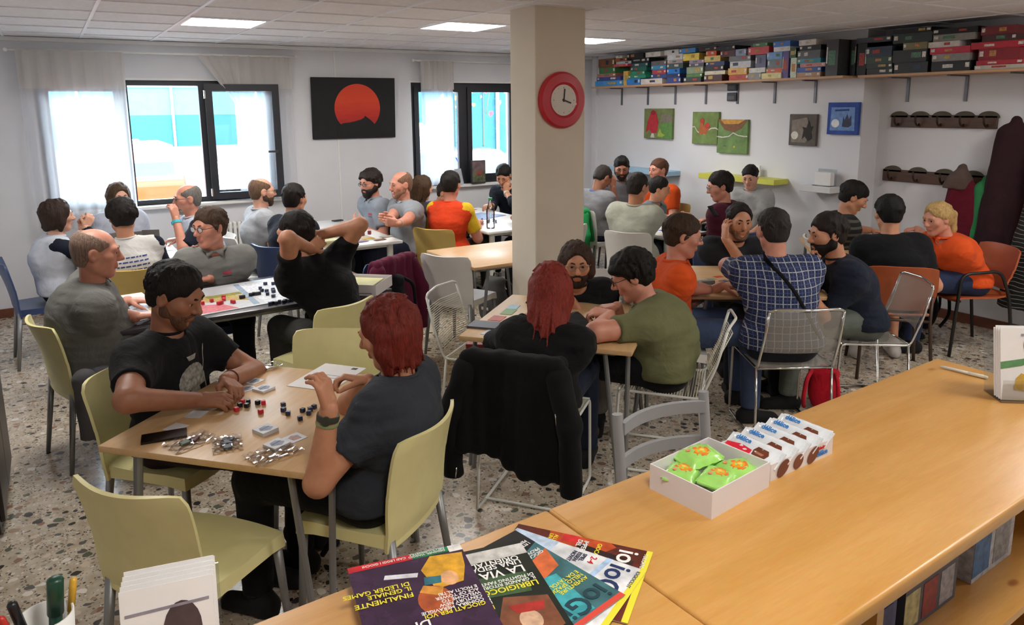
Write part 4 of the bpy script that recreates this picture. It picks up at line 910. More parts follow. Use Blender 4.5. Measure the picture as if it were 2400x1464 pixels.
# -- dark table
H = (0.159, 4.460, 1.160)
P5 = person('heavy bald man in grey polo shirt at the left of the dark table', H, 2, look=-8, pitch=8, hip=(0.10, 4.58), s=1.09, girth=1.24, belly=.7, tone='rosy', hair=('fringe', '#8a7264'), shirt='#6d6d69', polo='#6d6d69', sleeve=.78, legs='#1c1e24',
    hands={'R': ((0.314, 4.449, 0.785), (.9, .1, 0), DN, 'relax', (0.219, 4.860, 0.720)), 'L': ((0.311, 4.859, 0.785), (.9, -.3, 0), DN, 'relax', None)})
H = (0.866, 5.239, 1.130)
P6 = person('man with glasses in grey polo shirt talking across the dark table', H, -98, look=-150, pitch=6, s=1.07, girth=1.05, tone='rosy', hair=('short', '#463527'), glasses='#3a3634', shirt='#7b7b77', polo='#7b7b77', legs='#15161a',
    hands={'L': ((0.836, 5.221, 0.785), (-.9, -.1, 0), DN, 'relax', (1.197, 5.515, 0.720)), 'R': ((0.755, 5.352, 0.860), (-.1, -.1, 1), (.2, -.9, .1), 'relax', None)})
H = (1.217, 4.431, 1.170)
P7 = person('man in black t-shirt seen from behind with hands clasped behind his head', H, 112, look=140, pitch=14, hip=(1.42, 4.18), s=1.06, tone='mid', hair=('crop', '#171310'), shirt='#0e0e11', legs='#3f3e3c', 
    hands={'L': (rel(H, 140, -.065, -.115, -.085), (.75, .45, .35), (.3, .9, .0), 'relax', (0.859, 4.050, 1.012)), 'R': (rel(H, 140, .085, -.10, -.03), (-.85, -.25, .1), (.2, .95, 0), 'relax', (1.472, 4.350, 1.196))})
# -- window table on the left
H = (0.007, 6.654, 1.110)
P1 = person('woman with thick brown bob in white sweater with navy sleeves by the wall', H, 5, look=8, pitch=4, s=1.0, fem=True, girth=1.2, tone='fair', hair=('bob', '#33241d', .10), shirt='#c3c8d2', sleeve_col='#171c2b', sleeve=1.93, legs='#22252e',
    hands={'R': (rel(H, 5, .05, .17, -.10), (.5, .1, .8), (-.3, .9, 0), 'pinch', rel(H, 5, .25, .12, -.35)), 'L': (rel(H, 5, -.03, .16, -.11), (.4, -.2, .8), (0, -1, 0), 'pinch', None)})
H = (0.500, 7.630, 1.130)
P2 = person('woman in pale hooded sweater sitting against the bright curtain', H, -88, look=-75, pitch=8, s=1.0, fem=True, tone='fair', hair=('bob', '#4d3a2a', .03), shirt='#b4b9c6', sleeve=1.95, legs='#3a4260')
H = (0.977, 6.880, 1.150)
P3 = person('older man with grey fringe and glasses raising his hand by the window', H, 185, look=182, pitch=4, s=1.03, tone='rosy', hair=('fringe', '#6d6863'), beard=('goatee', '#8a8580'), glasses='#15151a', shirt='#bfc5d2', sleeve_col='#161b2a', sleeve=.95, legs='#2a2e38',
    hands={'L': ((0.835, 6.620, 1.023), (-.1, .1, 1), (-.5, .8, 0), 'pinch', (0.948, 6.600, 0.824)), 'R': ((0.899, 7.025, 0.785), (-.9, 0, 0), DN, 'relax', None)})
H = (0.401, 5.984, 1.150)
P4 = person('dark curly-haired person in white t-shirt with blue writing on the back', H, 86, look=95, pitch=10, hip=(0.45, 5.95), s=1.02, girth=1.05, tone='mid', hair=('curly', '#1a1411'), shirt='#cfcdc9', sleeve_col='#15192a', sleeve=1.9, legs='#22252e')
# -- long white table
H = (1.584, 6.794, 1.180)
P8 = person('bald bearded man with glasses in light grey polo shirt by the open casement', H, 2, look=2, pitch=4, s=1.04, tone='fair', hair=('fringe', '#6a5240'), beard=('short', '#4a382c'), glasses='#5a4a40', shirt='#a4a7ab', polo='#a4a7ab', legs='#2a2e3a')
H = (1.716, 6.238, 1.160)
P9 = person('man in dark navy sweater turned away beside the long white table', H, 24, look=38, pitch=8, s=1.06, girth=1.12, tone='mid', hair=('crop', '#1c1613'), shirt='#171c28', sleeve=1.9, legs='#1c1e26')
H = (2.677, 6.971, 1.180)
P10 = person('bearded man with dark hair and glasses in grey polo shirt, hand on chest', H, 186, look=200, pitch=12, s=1.04, tone='rosy', hair=('mop', '#241b17'), beard=('full', '#1f1612'), glasses='#2b2624', shirt='#868d96', polo='#868d96', legs='#232a3e',
    hands={'L': (rel(H, 186, -.06, .17, -.42), (-.3, .5, .6), (1, .3, 0), 'relax', None), 'R': ((2.654, 7.171, 0.785), (-.8, 0, 0), DN, 'relax', None)})
H = (2.840, 6.591, 1.180)
P11 = person('bald man in grey polo shirt holding cards at the long white table', H, 184, look=186, pitch=6, s=1.06, girth=1.1, belly=.3, tone='rosy', hair=('fringe', '#7a5a47'), beard=('stubble', '#8a6450'), shirt='#8b8f94', polo='#8b8f94', legs='#232a3e',
    hands={'L': ((2.407, 5.817, 0.900), (-.9, .3, .2), (.2, .9, 0), 'hold', None), 'R': ((2.459, 6.066, 0.900), (-.9, -.1, .2), (0, -1, 0), 'hold', None)})
# -- window table beside the pillar
H = (3.131, 6.736, 1.120)
P12 = person('woman with long brown hair and glasses in dark top near the narrow curtain', H, 0, look=8, pitch=14, s=1.0, fem=True, tone='fair', hair=('long', '#43301f', .2), glasses='#b8a070', shirt='#352b2d', sleeve=1.9, legs='#22242c')
H = (3.228, 6.299, 1.180)
P13 = person('man in orange t-shirt with yellow sleeves seen from behind', H, 32, look=42, pitch=8, s=1.05, girth=1.05, tone='rosy', hair=('short', '#1b1613'), shirt='#cf3f1b', sleeve_col='#d2ac28', sleeve=.72, legs='#33322f',
    hands={'R': ((3.533, 6.333, 0.790), (.6, .7, 0), DN, 'relax', None)})
H = (3.602, 7.135, 1.000)
P14 = person('person in slate blue shirt mostly hidden behind the orange and yellow t-shirt', H, -78, look=-60, pitch=30, s=1.03, tone='mid', hair=('short', '#2a201a'), shirt='#46546c', legs='#22242c')
H = (4.547, 7.507, 1.110)
P15 = person('dark-haired man in black sweater leaning his face on his hand by the window', H, 195, look=222, pitch=34, s=1.04, tone='mid', hair=('short', '#14100e'), shirt='#131823', sleeve=1.4, legs='#1c1e26',
    hands={'L': (rel(H, 222, -.05, .075, -.19), (.1, .0, 1), (.7, .6, .2), 'relax', (4.104, 6.920, 0.760)), 'R': ((4.258, 7.322, 0.800), (-.8, -.3, 0), DN, 'relax', None)})
H = (4.03, 5.82, 1.17)
P16 = person('person in purple t-shirt mostly hidden by the pillar, elbow on the white table', H, 98, look=95, pitch=20, s=1.03, tone='mid', hair=('short', '#221a16'), shirt='#463250', sleeve=.72, legs='#1c1e26',
    hands={'L': ((3.916, 6.341, 0.790), (.6, .6, 0), DN, 'relax', (3.533, 6.082, 0.780)), 'R': ((4.25, 6.15, .79), (-.5, .8, 0), DN, 'relax', None)})
H = (4.85, 6.86, 1.17)
P16b = person('person in navy sweater hidden by the pillar, only an arm reaching over the table', H, 180, look=180, pitch=20, s=1.04, tone='mid', hair=('short', '#221a16'), shirt='#151a28', sleeve=1.85, legs='#1c1e26',
    hands={'L': ((4.053, 6.877, 0.900), (-.8, -.2, -.3), DN, 'pinch', None)})
# -- tables by the right wall
H = (5.167, 6.419, 1.130)
P17 = person('man in grey polo shirt with blue collar bowing his head onto his hand', H, 8, look=2, pitch=42, s=1.05, girth=1.08, tone='tan', hair=('crop', '#2c2420'), shirt='#7f7f83', polo='#3b68ab', legs='#1d2338',
    hands={'R': (rel(H, 2, .06, .10, -.11), (.1, 0, 1), (0, 1, 0), 'relax', (5.393, 6.418, 0.760)), 'L': ((5.747, 6.826, 0.790), (.8, -.2, 0), DN, 'relax', None)})
H = (5.639, 6.654, 1.200)
P18 = person('bearded man with dark quiff in grey shirt against the right wall', H, -118, look=-128, pitch=20, s=1.04, tone='tan', hair=('quiff', '#14110f'), beard=('short', '#241b17'), shirt='#5f6064', legs='#22242c',
    hands={'L': ((6.249, 7.257, 0.820), (-.7, -.3, 0), DN, 'hold', None), 'R': ((6.009, 7.139, 0.820), (-.6, -.4, 0), DN, 'hold', None)})
H = (5.727, 6.133, 1.200)
P19 = person('man with cropped hair in plain orange t-shirt beside the blue wall shelf', H, 186, look=178, pitch=4, s=1.05, tone='rosy', hair=('crop', '#5a3a2a'), shirt='#d4521d', legs='#22242c')
H = (4.423, 4.999, 1.190)
P20 = person('man in pale grey-green t-shirt seen from behind reaching over the table', H, 28, look=10, pitch=14, hip=(4.47, 5.06), s=1.05, girth=1.05, tone='mid', hair=('crop', '#2a2420'), shirt='#b2b5a6', legs='#22242c', sleeve=.9,
    hands={'R': ((4.982, 5.171, 0.840), (.8, -.1, 0), DN, 'relax', None)})
H = (5.233, 5.579, 1.080)
P21 = person('woman with tied dark hair in grey sleeveless top looking down', H, -75, look=-48, pitch=16, s=.98, fem=True, tone='mid', hair=('tied', '#14100e'), shirt='#6c7579', sleeve=0, legs='#22242c',
    hands={'L': ((5.587, 5.599, 0.790), (.3, -.8, 0), DN, 'relax', None)})
H = (5.083, 4.640, 1.190)
P22 = person('man with glasses in maroon sweater seen from behind at the yellow shelf', H, 112, look=146, pitch=16, s=1.05, girth=1.05, tone='rosy', hair=('short', '#1f1815'), glasses='#8a8580', shirt='#4e1a2a', sleeve=1.9, legs='#1c1e26',
    hands={'L': ((5.151, 4.789, 0.860), (-.7, .5, 0), DN, 'relax', None)})
H = (5.746, 4.872, 1.220)
P23 = person('boy in light grey t-shirt standing at the yellow wall shelf', H, 205, look=205, pitch=22, s=.88, tone='fair', hair=('short', '#18120f'), shirt='#a6a9a8', legs='#2a3450', stand=True)

# ------------------------------------------------------------------ chairs
def under(P, lab, key='cream', col=M_CREAM, back=.02): return shell_chair(lab, seat_of(P, back), P['yaw'], key, col)
under(P34, 'cream shell chair under the man in the printed black t-shirt')
shell_chair('cream shell chair under the red-haired woman at the near table', (.905, 2.46), 127)
shell_chair('cream shell chair under the heavy man in the grey polo', (.10, 4.60), 15)
shell_chair('empty cream shell chair pushed to the near table, closest to the viewer', (.28, 2.48), 38)
shell_chair('empty cream shell chair at the far side of the near table, facing us', (1.00, 3.30), -124)
shell_chair('cream shell chair under the man with hands behind his head', (1.27, 4.22), 112)
shell_chair('tan shell chair under the person with writing on the back', (.47, 5.96), 70, 'tan', M_TAN)
shell_chair('empty white shell chair at the bare beech table', (2.66, 5.05), 31, 'white', M_WSH)
shell_chair('blue shell chair against the wall under the woman with the brown bob', seat_of(P1, .10), P1['yaw'], 'blue', M_BLU)
under(P3, 'white shell chair under the man raising his hand by the window', 'white', M_WSH)
under(P2, 'white shell chair in front of the bright curtain', 'white', M_WSH)
under(P6, 'blue shell chair under the talking man with glasses', 'blue', M_BLU)
under(P8, 'white shell chair under the bald man with glasses near the casement', 'white', M_WSH)
under(P9, 'blue shell chair under the man in the navy sweater', 'blue', M_BLU)
under(P10, 'yellow shell chair under the dark-bearded man with glasses', 'yellow', M_YEL)
under(P11, 'yellow shell chair under the bald man holding cards', 'yellow', M_YEL)
under(P12, 'blue shell chair under the woman with long brown hair', 'blue', M_BLU)
under(P13, 'tan shell chair under the man in orange with yellow sleeves', 'tan', M_TAN, .06)
under(P14, 'blue shell chair at the far end of the figure-covered table', 'blue', M_BLU)
under(P15, 'white shell chair under the man leaning on his hand by the window', 'white', M_WSH)
under(P16, 'white shell chair hidden behind the pillar, under the purple t-shirt', 'white', M_WSH)
under(P16b, 'blue shell chair hidden behind the pillar, under the navy sweater', 'blue', M_BLU)
under(P17, 'white shell chair under the man with the blue collar', 'white', M_WSH)
under(P18, 'blue shell chair against the right wall under the man with the quiff', 'blue', M_BLU)
under(P19, 'tan shell chair under the man in the plain orange t-shirt', 'tan', M_TAN)
shell_chair('white shell chair under the man in the pale grey-green t-shirt', (4.49, 5.07), 28, 'white', M_WSH)
under(P21, 'white shell chair under the woman in the sleeveless top', 'white', M_WSH)
under(P22, 'blue shell chair under the man in the maroon sweater', 'blue', M_BLU)
under(P24, 'white shell chair under the smiling man in orange polo', 'white', M_WSH)
under(P25, 'blue shell chair under the man cupping his ear', 'blue', M_BLU)
under(P28, 'white shell chair under the man in the striped t-shirt', 'white', M_WSH)
under(P31, 'white shell chair under the long-haired man at the pillar', 'white', M_WSH)
wire_chair('empty white corded wire chair left of the table before the pillar', (2.16, 3.75), -53)
wire_chair('white corded wire chair with a black jacket over it', (1.89, 2.84), 38)
wire_chair('white corded wire chair under the person in olive green', (2.70, 2.80), 131)
wire_chair('chrome chair with see-through mesh back under the plaid shirt', (3.55, 2.72), 60, M_CHROME, False, mesh_mat(), .008, name='mesh_chair')
wire_chair('chrome chair with mesh seat under the bearded man in navy', seat_of(P27), P27['yaw'], M_CHROME, False, mesh_mat(), .008, name='mesh_chair')
orange_chair('orange plastic chair on brown tube legs under the plain black t-shirt', (5.02, 2.94), 42, False, mat('brown_tube', '#4a382c', 0.4, 0.3))
orange_chair('orange plastic armchair on black tubes under the blonde woman', (6.00, 2.92), 150, True, M_BLACK)
ladder_chair('grey ladder-back chair standing right behind the counter', (1.76, 1.60), -92)
# ------------------------------------------------------------------ garments left on chairs and hooks
def garment(name, label, loc, rz, prims, m, amp=.010, freq=24, seed=3, clips=None, vox=.011):
    t = thing(name, label, 'jacket', loc, rz); V, Q = solid(prims, vox, clips); V = wrinkle(V, Q, amp, freq, seed, (1.6, 1.6, .35)); V = wrinkle(V, Q, amp * .4, freq * 2.4, seed + 1, (1.6, 1.6, .5)); link('cloth', npmesh(V, Q, m), t); return t
def over_chair(label, loc, rz, m, zb=.36, w=.23, top=.83, sl=.24, x0=-.345, seed=3, name='jacket', front=.5):
    X_ = A3((1, 0, 0)); P = [cap((x0 + .03, -w * .85, top - .02), (x0 + .03, w * .85, top - .02), .034, None, .03)]
    for y in np.linspace(-w, w, 7):
        P.append(cap((x0, y * .9, top - .03), (x0 - .025 + .02 * math.sin(y * 20), y * 1.0, zb + .05 * math.sin(9 * y)), .040, .046, .03, (X_, .6)))
        P.append(cap((x0 + .065, y * .9, top - .03), (x0 + .13, y * .95, front), .034, .034, .03, (X_, .6)))
    t = garment(name, label, (loc[0], loc[1], 0), rz, P, m, seed=seed)
    for sg in (-1, 1):
        V, Q = solid([cap((x0 + .01, sg * w * .92, top - .07), (x0 - .03, sg * (w + .045), .56), .058, .052, .03), cap((x0 - .03, sg * (w + .045), .56), (x0 - .02, sg * (w + .05), sl), .052, .046, .03)], .011, [((0, 0, sl), (0, 0, -1))])
        link('sleeve', npmesh(wrinkle(V, Q, .008, 32, seed + sg + 5), Q, m), t)
    return t
M_JBLK = fabric('jacket_black', '#121214', fold=.2)
jk = over_chair('black jacket with metal studs hung over the white wire chair', (1.89, 2.84), 38, M_JBLK)
for y, z in ((.20, .62), (.215, .55), (-.225, .30)):
    m_ = MB(); m_.tube([(-.40, -y * 1.1, z), (-.402, -y * 1.12, z - .05)], .004, 6); m_.build('zip', M_CHROME, jk, smooth=True)
over_chair('grey jacket hanging low from the chair of the heavy man', (.33, 4.36), 60, fabric('jacket_grey', '#57565a'), zb=.22, w=.13, top=.60, sl=.24, x0=-.26, seed=8)
over_chair('light grey jacket hung over the chair of the bald man holding cards', seat_of(P11), P11['yaw'], fabric('jacket_light', '#9b9c9f'), w=.18, zb=.30, seed=12)
mc = (2.045, 4.990, 0.800)
shell_chair('blue shell chair buried under a maroon jacket and a rucksack', (mc[0] - .15, mc[1] + .25), 120, 'blue', M_BLU)
over_chair('maroon jacket hung over a chair behind the dark table', (mc[0] - .15, mc[1] + .25), 120, fabric('jacket_maroon', '#5c1a35'), zb=.20, w=.22, seed=15)
def rucksack(label, loc, rz, m, s=1.0):
    t = thing('rucksack', label, 'bag', loc, rz); U = np.eye(3)
    V, Q = solid([ell((0, 0, .22 * s), U, A3((.11, .15, .23)) * s, .03), ell((.09 * s, 0, .15 * s), U, A3((.06, .12, .13)) * s, .03), cap((-.02, -.06, .42 * s), (-.02, .06, .42 * s), .05 * s, None, .04)], .012, [((0, 0, .005), (0, 0, -1))]); link('bag_body', npmesh(wrinkle(V, Q, .006, 30, 4), Q, m), t)
    for sg in (-1, 1):
        m_ = MB(); m_.tube(fillet([(-.05, sg * .07, .44 * s), (-.14, sg * .09, .38 * s), (-.15, sg * .10, .18 * s), (-.08, sg * .10, .04)], .05), .013, 6); m_.build('strap', m, t, smooth=True)
    m_ = MB(); m_.tube([(-.03, -.03, .455 * s), (-.03, -.02, .50 * s), (-.03, .02, .50 * s), (-.03, .03, .455 * s)], .008, 6); m_.build('handle', m, t, smooth=True)
    m_ = MB(); m_.box((.143 * s, -.04, .16 * s), (.147 * s, .04, .19 * s)); m_.build('badge', M_CHROME, t); return t
rucksack('black rucksack with pale straps hanging beside the maroon jacket', (mc[0] - .03, mc[1] - .06, .30), 200, fabric('rucksack_black', '#15151a'), .9)
rucksack('small bright red bag on the floor behind the plaid shirt', (3.98, 2.72, 0), 30, fabric('bag_red', '#b8182a'), .62)
rucksack('dark rucksack on the floor under the near table', (.86, 2.98, 0), 120, fabric('bag_charcoal', '#1b1c20'), .8)
rucksack('dark bag on the floor below the orange armchair', (6.25, 3.35, 0), 140, fabric('bag_black', '#121316'), .8)
rucksack('grey rucksack on the floor beneath the bare beech table', (3.25, 5.55, 0), 200, fabric('bag_grey', '#4a4a48'), .9)
over_chair('green jacket on the chair of the man with the blue collar', seat_of(P17), P17['yaw'], fabric('jacket_green', '#1f8a4a'), w=.18, zb=.35, seed=19)

# ------------------------------------------------------------------ wall clock on the pillar
t = thing('wall_clock', 'round red wall clock on the pillar', 'clock', (3.09, 4.311, 1.948)); RY = Matrix.Rotation(math.radians(90), 4, 'X')
m_ = MB(); m_.lathe([(.10, .0), (.196, .0), (.196, .02), (.18, .036), (.125, .042), (.105, .030)], 48, RY); m_.build('rim', mat('clock_red', '#c01a2c', 0.3, var=0.02, coat=0.4), t, angle=35)
m_ = MB(); m_.lathe([(.0, .0), (.107, .0), (.107, .034), (.0, .0342)], 40, RY); m_.build('dial', mat('dial', '#d9d2c6', 0.5, var=0.01), t)
for k in range(12):
    a = k * PI / 6; r0 = .086 if k % 3 == 0 else .09; m_ = MB(); m_.lathe([(0, 0), (.0032 if k % 3 == 0 else .0018, 0), (.0032 if k % 3 == 0 else .0018, .001), (0, .001)], 8, Matrix.Translation((r0 * math.sin(a), -.0345, r0 * math.cos(a))) @ RY); m_.build('hour_mark', M_BLACK, t)
for nm, a, ln, w_, yy in (('hour_hand', 108, .065, .0055, -.037), ('minute_hand', 5, .078, .0045, -.039)):
    m_ = MB(); m_.box((-w_, 0, -.012), (w_, .0015, ln)); m_.build(nm, M_BLACK, t, mtx=Matrix.Translation((0, yy, 0)) @ Matrix.Rotation(math.radians(a), 4, 'Y'))
m_ = MB(); m_.lathe([(0, 0), (.008, 0), (.008, .004), (0, .004)], 12, Matrix.Translation((0, -.036, 0)) @ RY); m_.build('hub', M_BLACK, t)
# ------------------------------------------------------------------ sun painting
def grad(name, stops, axis=2, scale=1.0, noise=.25, off=0.0):
    k = NT(name); co = k.coord(); sp = k.n('ShaderNodeSeparateXYZ'); k.l(co, sp.inputs[0]); nz = k.n('ShaderNodeTexNoise', Scale=5.0, Detail=5.0); mp = k.coord((1, 1, 6)); k.l(mp, nz.inputs['Vector'])
    a = k.n('ShaderNodeMath', operation='MULTIPLY_ADD'); k.l(sp.outputs[axis], a.inputs[0]); a.inputs[1].default_value = scale; a.inputs[2].default_value = off - noise * .5; b = k.n('ShaderNodeMath', operation='MULTIPLY_ADD'); k.l(nz.outputs['Fac'], b.inputs[0]); b.inputs[1].default_value = noise; k.l(a.outputs[0], b.inputs[2])
    k.l(k.ramp(b.outputs[0], [(p, srgb(c)) for p, c in stops]), k.p.inputs['Base Color']); k.p.inputs['Roughness'].default_value = .6; return k.m
t = thing('painting', 'large black canvas painting of a red setting sun', 'painting', (3.0, YB - .03, 1.91)); m_ = MB(); m_.rbox((-.49, -.02, -.34), (.49, .02, .34), .004, 1); m_.build('canvas', mat('canvas_black', '#111113', 0.7, var=0.1), t, mtx=trs((0, 0, 0), rx=3))
m_ = MB(); n0 = 48; m_.prism([(.27 * math.cos(2 * PI * k / n0), .27 * math.sin(2 * PI * k / n0)) for k in range(n0)], 0, .002, trs((.03, -.021, .0), rx=93)); m_.build('sun_disc', grad('sun_paint', [(0.0, '#7d1410'), (.35, '#c4281a'), (.65, '#e0441f'), (1.0, '#e0401f')], 2, 1.7, .3, .5), t)
m_ = MB(); m_.prism([(-.24, -.30), (-.24, -.19), (-.17, -.165), (-.10, -.16), (-.03, -.145), (.03, -.13), (.07, -.11), (.085, -.085), (.105, -.10), (.14, -.125), (.18, -.16), (.20, -.185), (.23, -.18), (.27, -.19), (.30, -.24), (.30, -.30)], 0, .002, trs((.03, -.0235, .0), rx=93)); m_.build('hill_silhouette', MATS['canvas_black'], t)
# ------------------------------------------------------------------ small canvases on the right wall
def canvas(label, y, z, w_, h_, bg_, shapes, tilt=0):
    t = thing('canvas_print', label, 'painting', (XR, y, z), 0, 'canvases on the right wall'); m_ = MB(); m_.rbox((-.035, -w_ / 2, -h_ / 2), (-.001, w_ / 2, h_ / 2), .003, 1); m_.build('canvas', mat('canvas_' + bg_, bg_, 0.75, var=.22, vs=12), t)
    for i, (nm, c, poly) in enumerate(shapes):
        M = Matrix(((0, 0, -1, -.036 - .0008 * i), (-1, 0, 0, 0), (0, 1, 0, 0), (0, 0, 0, 1))); m_ = MB(); m_.prism([(x * w_ / 2, y_ * h_ / 2) for x, y_ in poly], 0, .0012, M); m_.build(nm, mat('paint_' + c, c, 0.7, var=.18, vs=25), t)
def disc(cx, cy, r, n=20): return [(cx + r * math.cos(2 * PI * k / n), cy + r * math.sin(2 * PI * k / n)) for k in range(n)]
def band(pts, w_): return [(x, y + w_) for x, y in pts] + [(x, y - w_) for x, y in reversed(pts)]
canvas('green canvas print with a figure in a red cloak', 6.88, 1.69, .50, .365, '#6f7c4c', [('meadow', '#5e8a45', [(.05, -1), (1, -1), (1, .1), (.4, .15), (.1, -.3)]), ('rock', '#7d7568', [(.15, .1), (1, .05), (1, .5), (.4, .7), (.2, .5)]), ('cloak', '#b22a36', [(-.85, -.6), (-.7, .2), (-.5, .75), (-.35, .95), (-.15, .8), (.0, .35), (.05, .05), (-.05, -.62), (-.4, -.65), (-.6, -.4)]), ('hood', '#8e1f2c', disc(-.33, .72, .16)), ('boots', '#c9c5bd', [(-.5, -.95), (-.2, -.95), (-.25, -.65), (-.4, -.65)]), ('shrub', '#9fb24a', [(.0, -.85), (.15, -.3), (.3, -.6), (.55, -.75), (.3, -.9)])])
canvas('green canvas print with a small red castle beside a white road', 6.10, 1.65, .40, .365, '#73894c', [('road', '#d8d5cc', band([(-1, .05), (-.8, .08), (-.6, -.2), (-.35, -.35), (.0, -.35), (.3, -.1), (.5, .0), (.8, .02), (1, -.08)], .035)), ('castle', '#b0602e', [(-.45, -.35), (-.4, .2), (-.2, .6), (-.1, .2), (.25, .25), (.3, -.1), (.1, -.35), (-.2, -.4)]), ('tower', '#b93a2c', disc(-.22, .45, .16)), ('keep', '#c03f35', disc(.2, .15, .18))])
canvas('green canvas print with a brown crater above a white road', 5.70, 1.565, .43, .37, '#6d8a52', [('crater', '#7d5538', [(-1, 1), (1, 1), (.6, .5), (.1, .25), (-.5, .4)]), ('rim', '#c9923c', [(-.8, 1), (.85, 1), (.4, .75), (-.5, .72)]), ('road', '#d8d5cc', band([(-1, -.02), (-.6, -.06), (-.2, .0), (.1, .22), (.4, .08), (.8, .03), (1, .04)], .03)), ('flower', '#c7b32f', disc(.2, -.6, .07)), ('bird', '#3a5a38', [(-.6, -.6), (-.45, -.52), (-.3, -.6), (-.45, -.57)])])
canvas('dark grey canvas print with a pale moon and black branches', 4.80, 1.655, .315, .31, '#5d5650', [('haze', '#857a70', [(-.8, -.8), (-.8, .6), (.3, .8), (.6, -.2), (.3, -.8)]), ('moon', '#d8d4c6', disc(-.55, -.35, .26)), ('branches', '#26221f', [(.0, -.6), (.1, .0), (.0, .2), (.3, .15), (.45, .6), (.6, .2), (.8, .25), (.65, -.1), (.75, -.5), (.45, -.7), (.2, -.4)])])
canvas('blue canvas print with a pale moon and dark castle', 4.365, 1.77, .325, .30, '#2f4f9c', [('sky', '#6d8fc4', [(-.8, -.75), (-.75, .7), (.75, .7), (.8, -.75)]), ('moon', '#e3e6e6', disc(-.45, -.3, .26)), ('castle', '#3a3f58', [(.0, -.5), (.05, .1), (.15, -.1), (.3, .3), (.4, -.05), (.55, .2), (.6, -.4), (.4, -.55)]), ('title', '#2a4688', [(-.5, .45), (.4, .48), (.4, .6), (-.5, .56)])])
# ------------------------------------------------------------------ coat racks on the alcove wall
XA = XR + .27
def rack(label, y0, y1, z):
    t = thing('coat_rack', label, 'coat rack', (XA, (y0 + y1) / 2, z), 0, 'coat racks'); h = (y1 - y0) / 2; m = wood('rack_wood', '#5d3d28', '#3d2719', (8, 1, 8), .5); m_ = MB(); m_.rbox((-.022, -h, -.055), (0, h, .055), .004, 1); m_.build('board', m, t)
    for k in range(5):
        y = h * .84 - k * h * .42; n0 = 14; arc = [(.085 * math.cos(PI * i / n0), .055 * math.sin(PI * i / n0)) for i in range(n0 + 1)]
        m_ = MB(); m_.prism(arc, 0, .02, Matrix(((0, 0, -1, -.002), (1, 0, 0, y), (0, 1, 0, .035), (0, 0, 0, 1)))); m_.build('crest', mat('rack_crest', '#4d4636', 0.6), t)
        m_ = MB(); m_.tube(fillet([(-.022, y, -.035), (-.05, y, -.04), (-.085, y, -.01), (-.09, y, .05)], .02), .009, 8); m_.tube(fillet([(-.022, y, -.02), (-.045, y, -.045), (-.055, y, -.03)], .01), .007, 8); m_.build('hook', mat('hook_brown', '#3a281b', 0.4, 0.5), t, smooth=True)
    return t
rack('upper brown wooden coat rack with five empty hooks', 3.14, 4.06, 1.745)
rack('lower brown wooden coat rack partly hidden by hanging clothes', 2.96, 4.10, 1.245)
rack('brown wooden coat rack at the right edge holding the long coats', 1.85, 2.92, 1.80)
def hang(label, loc, m, L, w, d=.10, seed=1, name='hanging_coat', skew=0.0):
    P = [cap((0, 0, 0), (0, 0, -.10), .04, .08, .05)]
    for y in np.linspace(-1, 1, 7): P.append(cap((-.01, y * w * .35, -.10), (-.02 + .03 * math.sin(5 * y + seed), y * w + skew, -L + .03 * math.sin(3 * y + seed)), .06, d * .8, .04, (A3((1, 0, 0)), .75)))
    return garment(name, label, loc, 0, P, m, .012, 22, seed, [((0, 0, -L), (0, 0, -1))], .013)
hang('long burgundy coat hanging from the hook at the right', (XA - .16, 2.93, 1.76), fabric('coat_burgundy', '#2f1a20'), 1.30, .20, seed=2)
hang('dark red scarf and top hanging from the lower rack', (XA - .14, 3.30, 1.30), fabric('scarf_red', '#5e1224'), .62, .13, .08, 5)
hang('grey-brown knitted cap hanging on the lower rack', (XA - .15, 3.32, 1.36), fabric('cap_brown', '#5a4a44'), .17, .07, .06, 6)
hang('green garment behind the burgundy coat', (XA - .12, 3.12, 1.28), fabric('scarf_green', '#2f7a4a'), .50, .06, .06, 7)
hang('black garment with thin white stripes at the right edge', (XA - .30, 2.56, 1.66), stripes('pinstripe', '#101012', '#8b8a80', .032, .14, wob=.05), 1.36, .22, .11, 8)
hang('black coat hanging behind the striped garment', (XA - .14, 2.62, 1.80), fabric('coat_black', '#0f0f12'), 1.25, .20, .11, 9)
t = thing('wall_poster', 'framed picture partly visible at the right edge above the coats', 'picture', (XA, 2.80, 1.86)); m_ = MB(); m_.rbox((-.02, -.20, -.05), (0, .14, .17), .003, 1); m_.build('frame', mat('frame_brown', '#7a4a30', .6), t)
m_ = MB(); m_.box((-.024, -.18, -.03), (-.02, .12, .11)); m_.build('print', mat('poster_mix', '#b9b6ae', .7, var=.3, vs=9), t)
# ------------------------------------------------------------------ floating shelves
def fshelf(label, y0, y1, z, col):
    o = MB().rbox((-.22, -(y1 - y0) / 2, -.028), (0, (y1 - y0) / 2, .028), .003, 1).build('wall_shelf', mat('shelf_' + col, col, .45, var=.02)); o.location = (XR, (y0 + y1) / 2, z); tag(o, label, 'shelf', 'floating shelves'); return o
fshelf('pale blue floating wall shelf', 6.50, 7.62, 1.105, '#9ec3dc'); fshelf('lime yellow floating wall shelf', 4.96, 6.00, 1.125, '#cfcf52'); fshelf('small white floating wall shelf', 4.32, 4.66, 1.10, '#dadada')
t = thing('leaflet_box', 'clear holder with white leaflets on the small white wall shelf', 'holder', (XR - .10, 4.47, 1.129)); m_ = MB(); m_.box((-.05, -.10, 0), (.05, .10, .006)); m_.box((.04, -.10, .006), (.046, .10, .16)); m_.build('holder', glass('acrylic', (.92, .95, .97), .8), t); m_ = MB(); m_.box((-.03, -.085, .007), (.03, .085, .13)); m_.build('leaflets', M_PAPER, t)
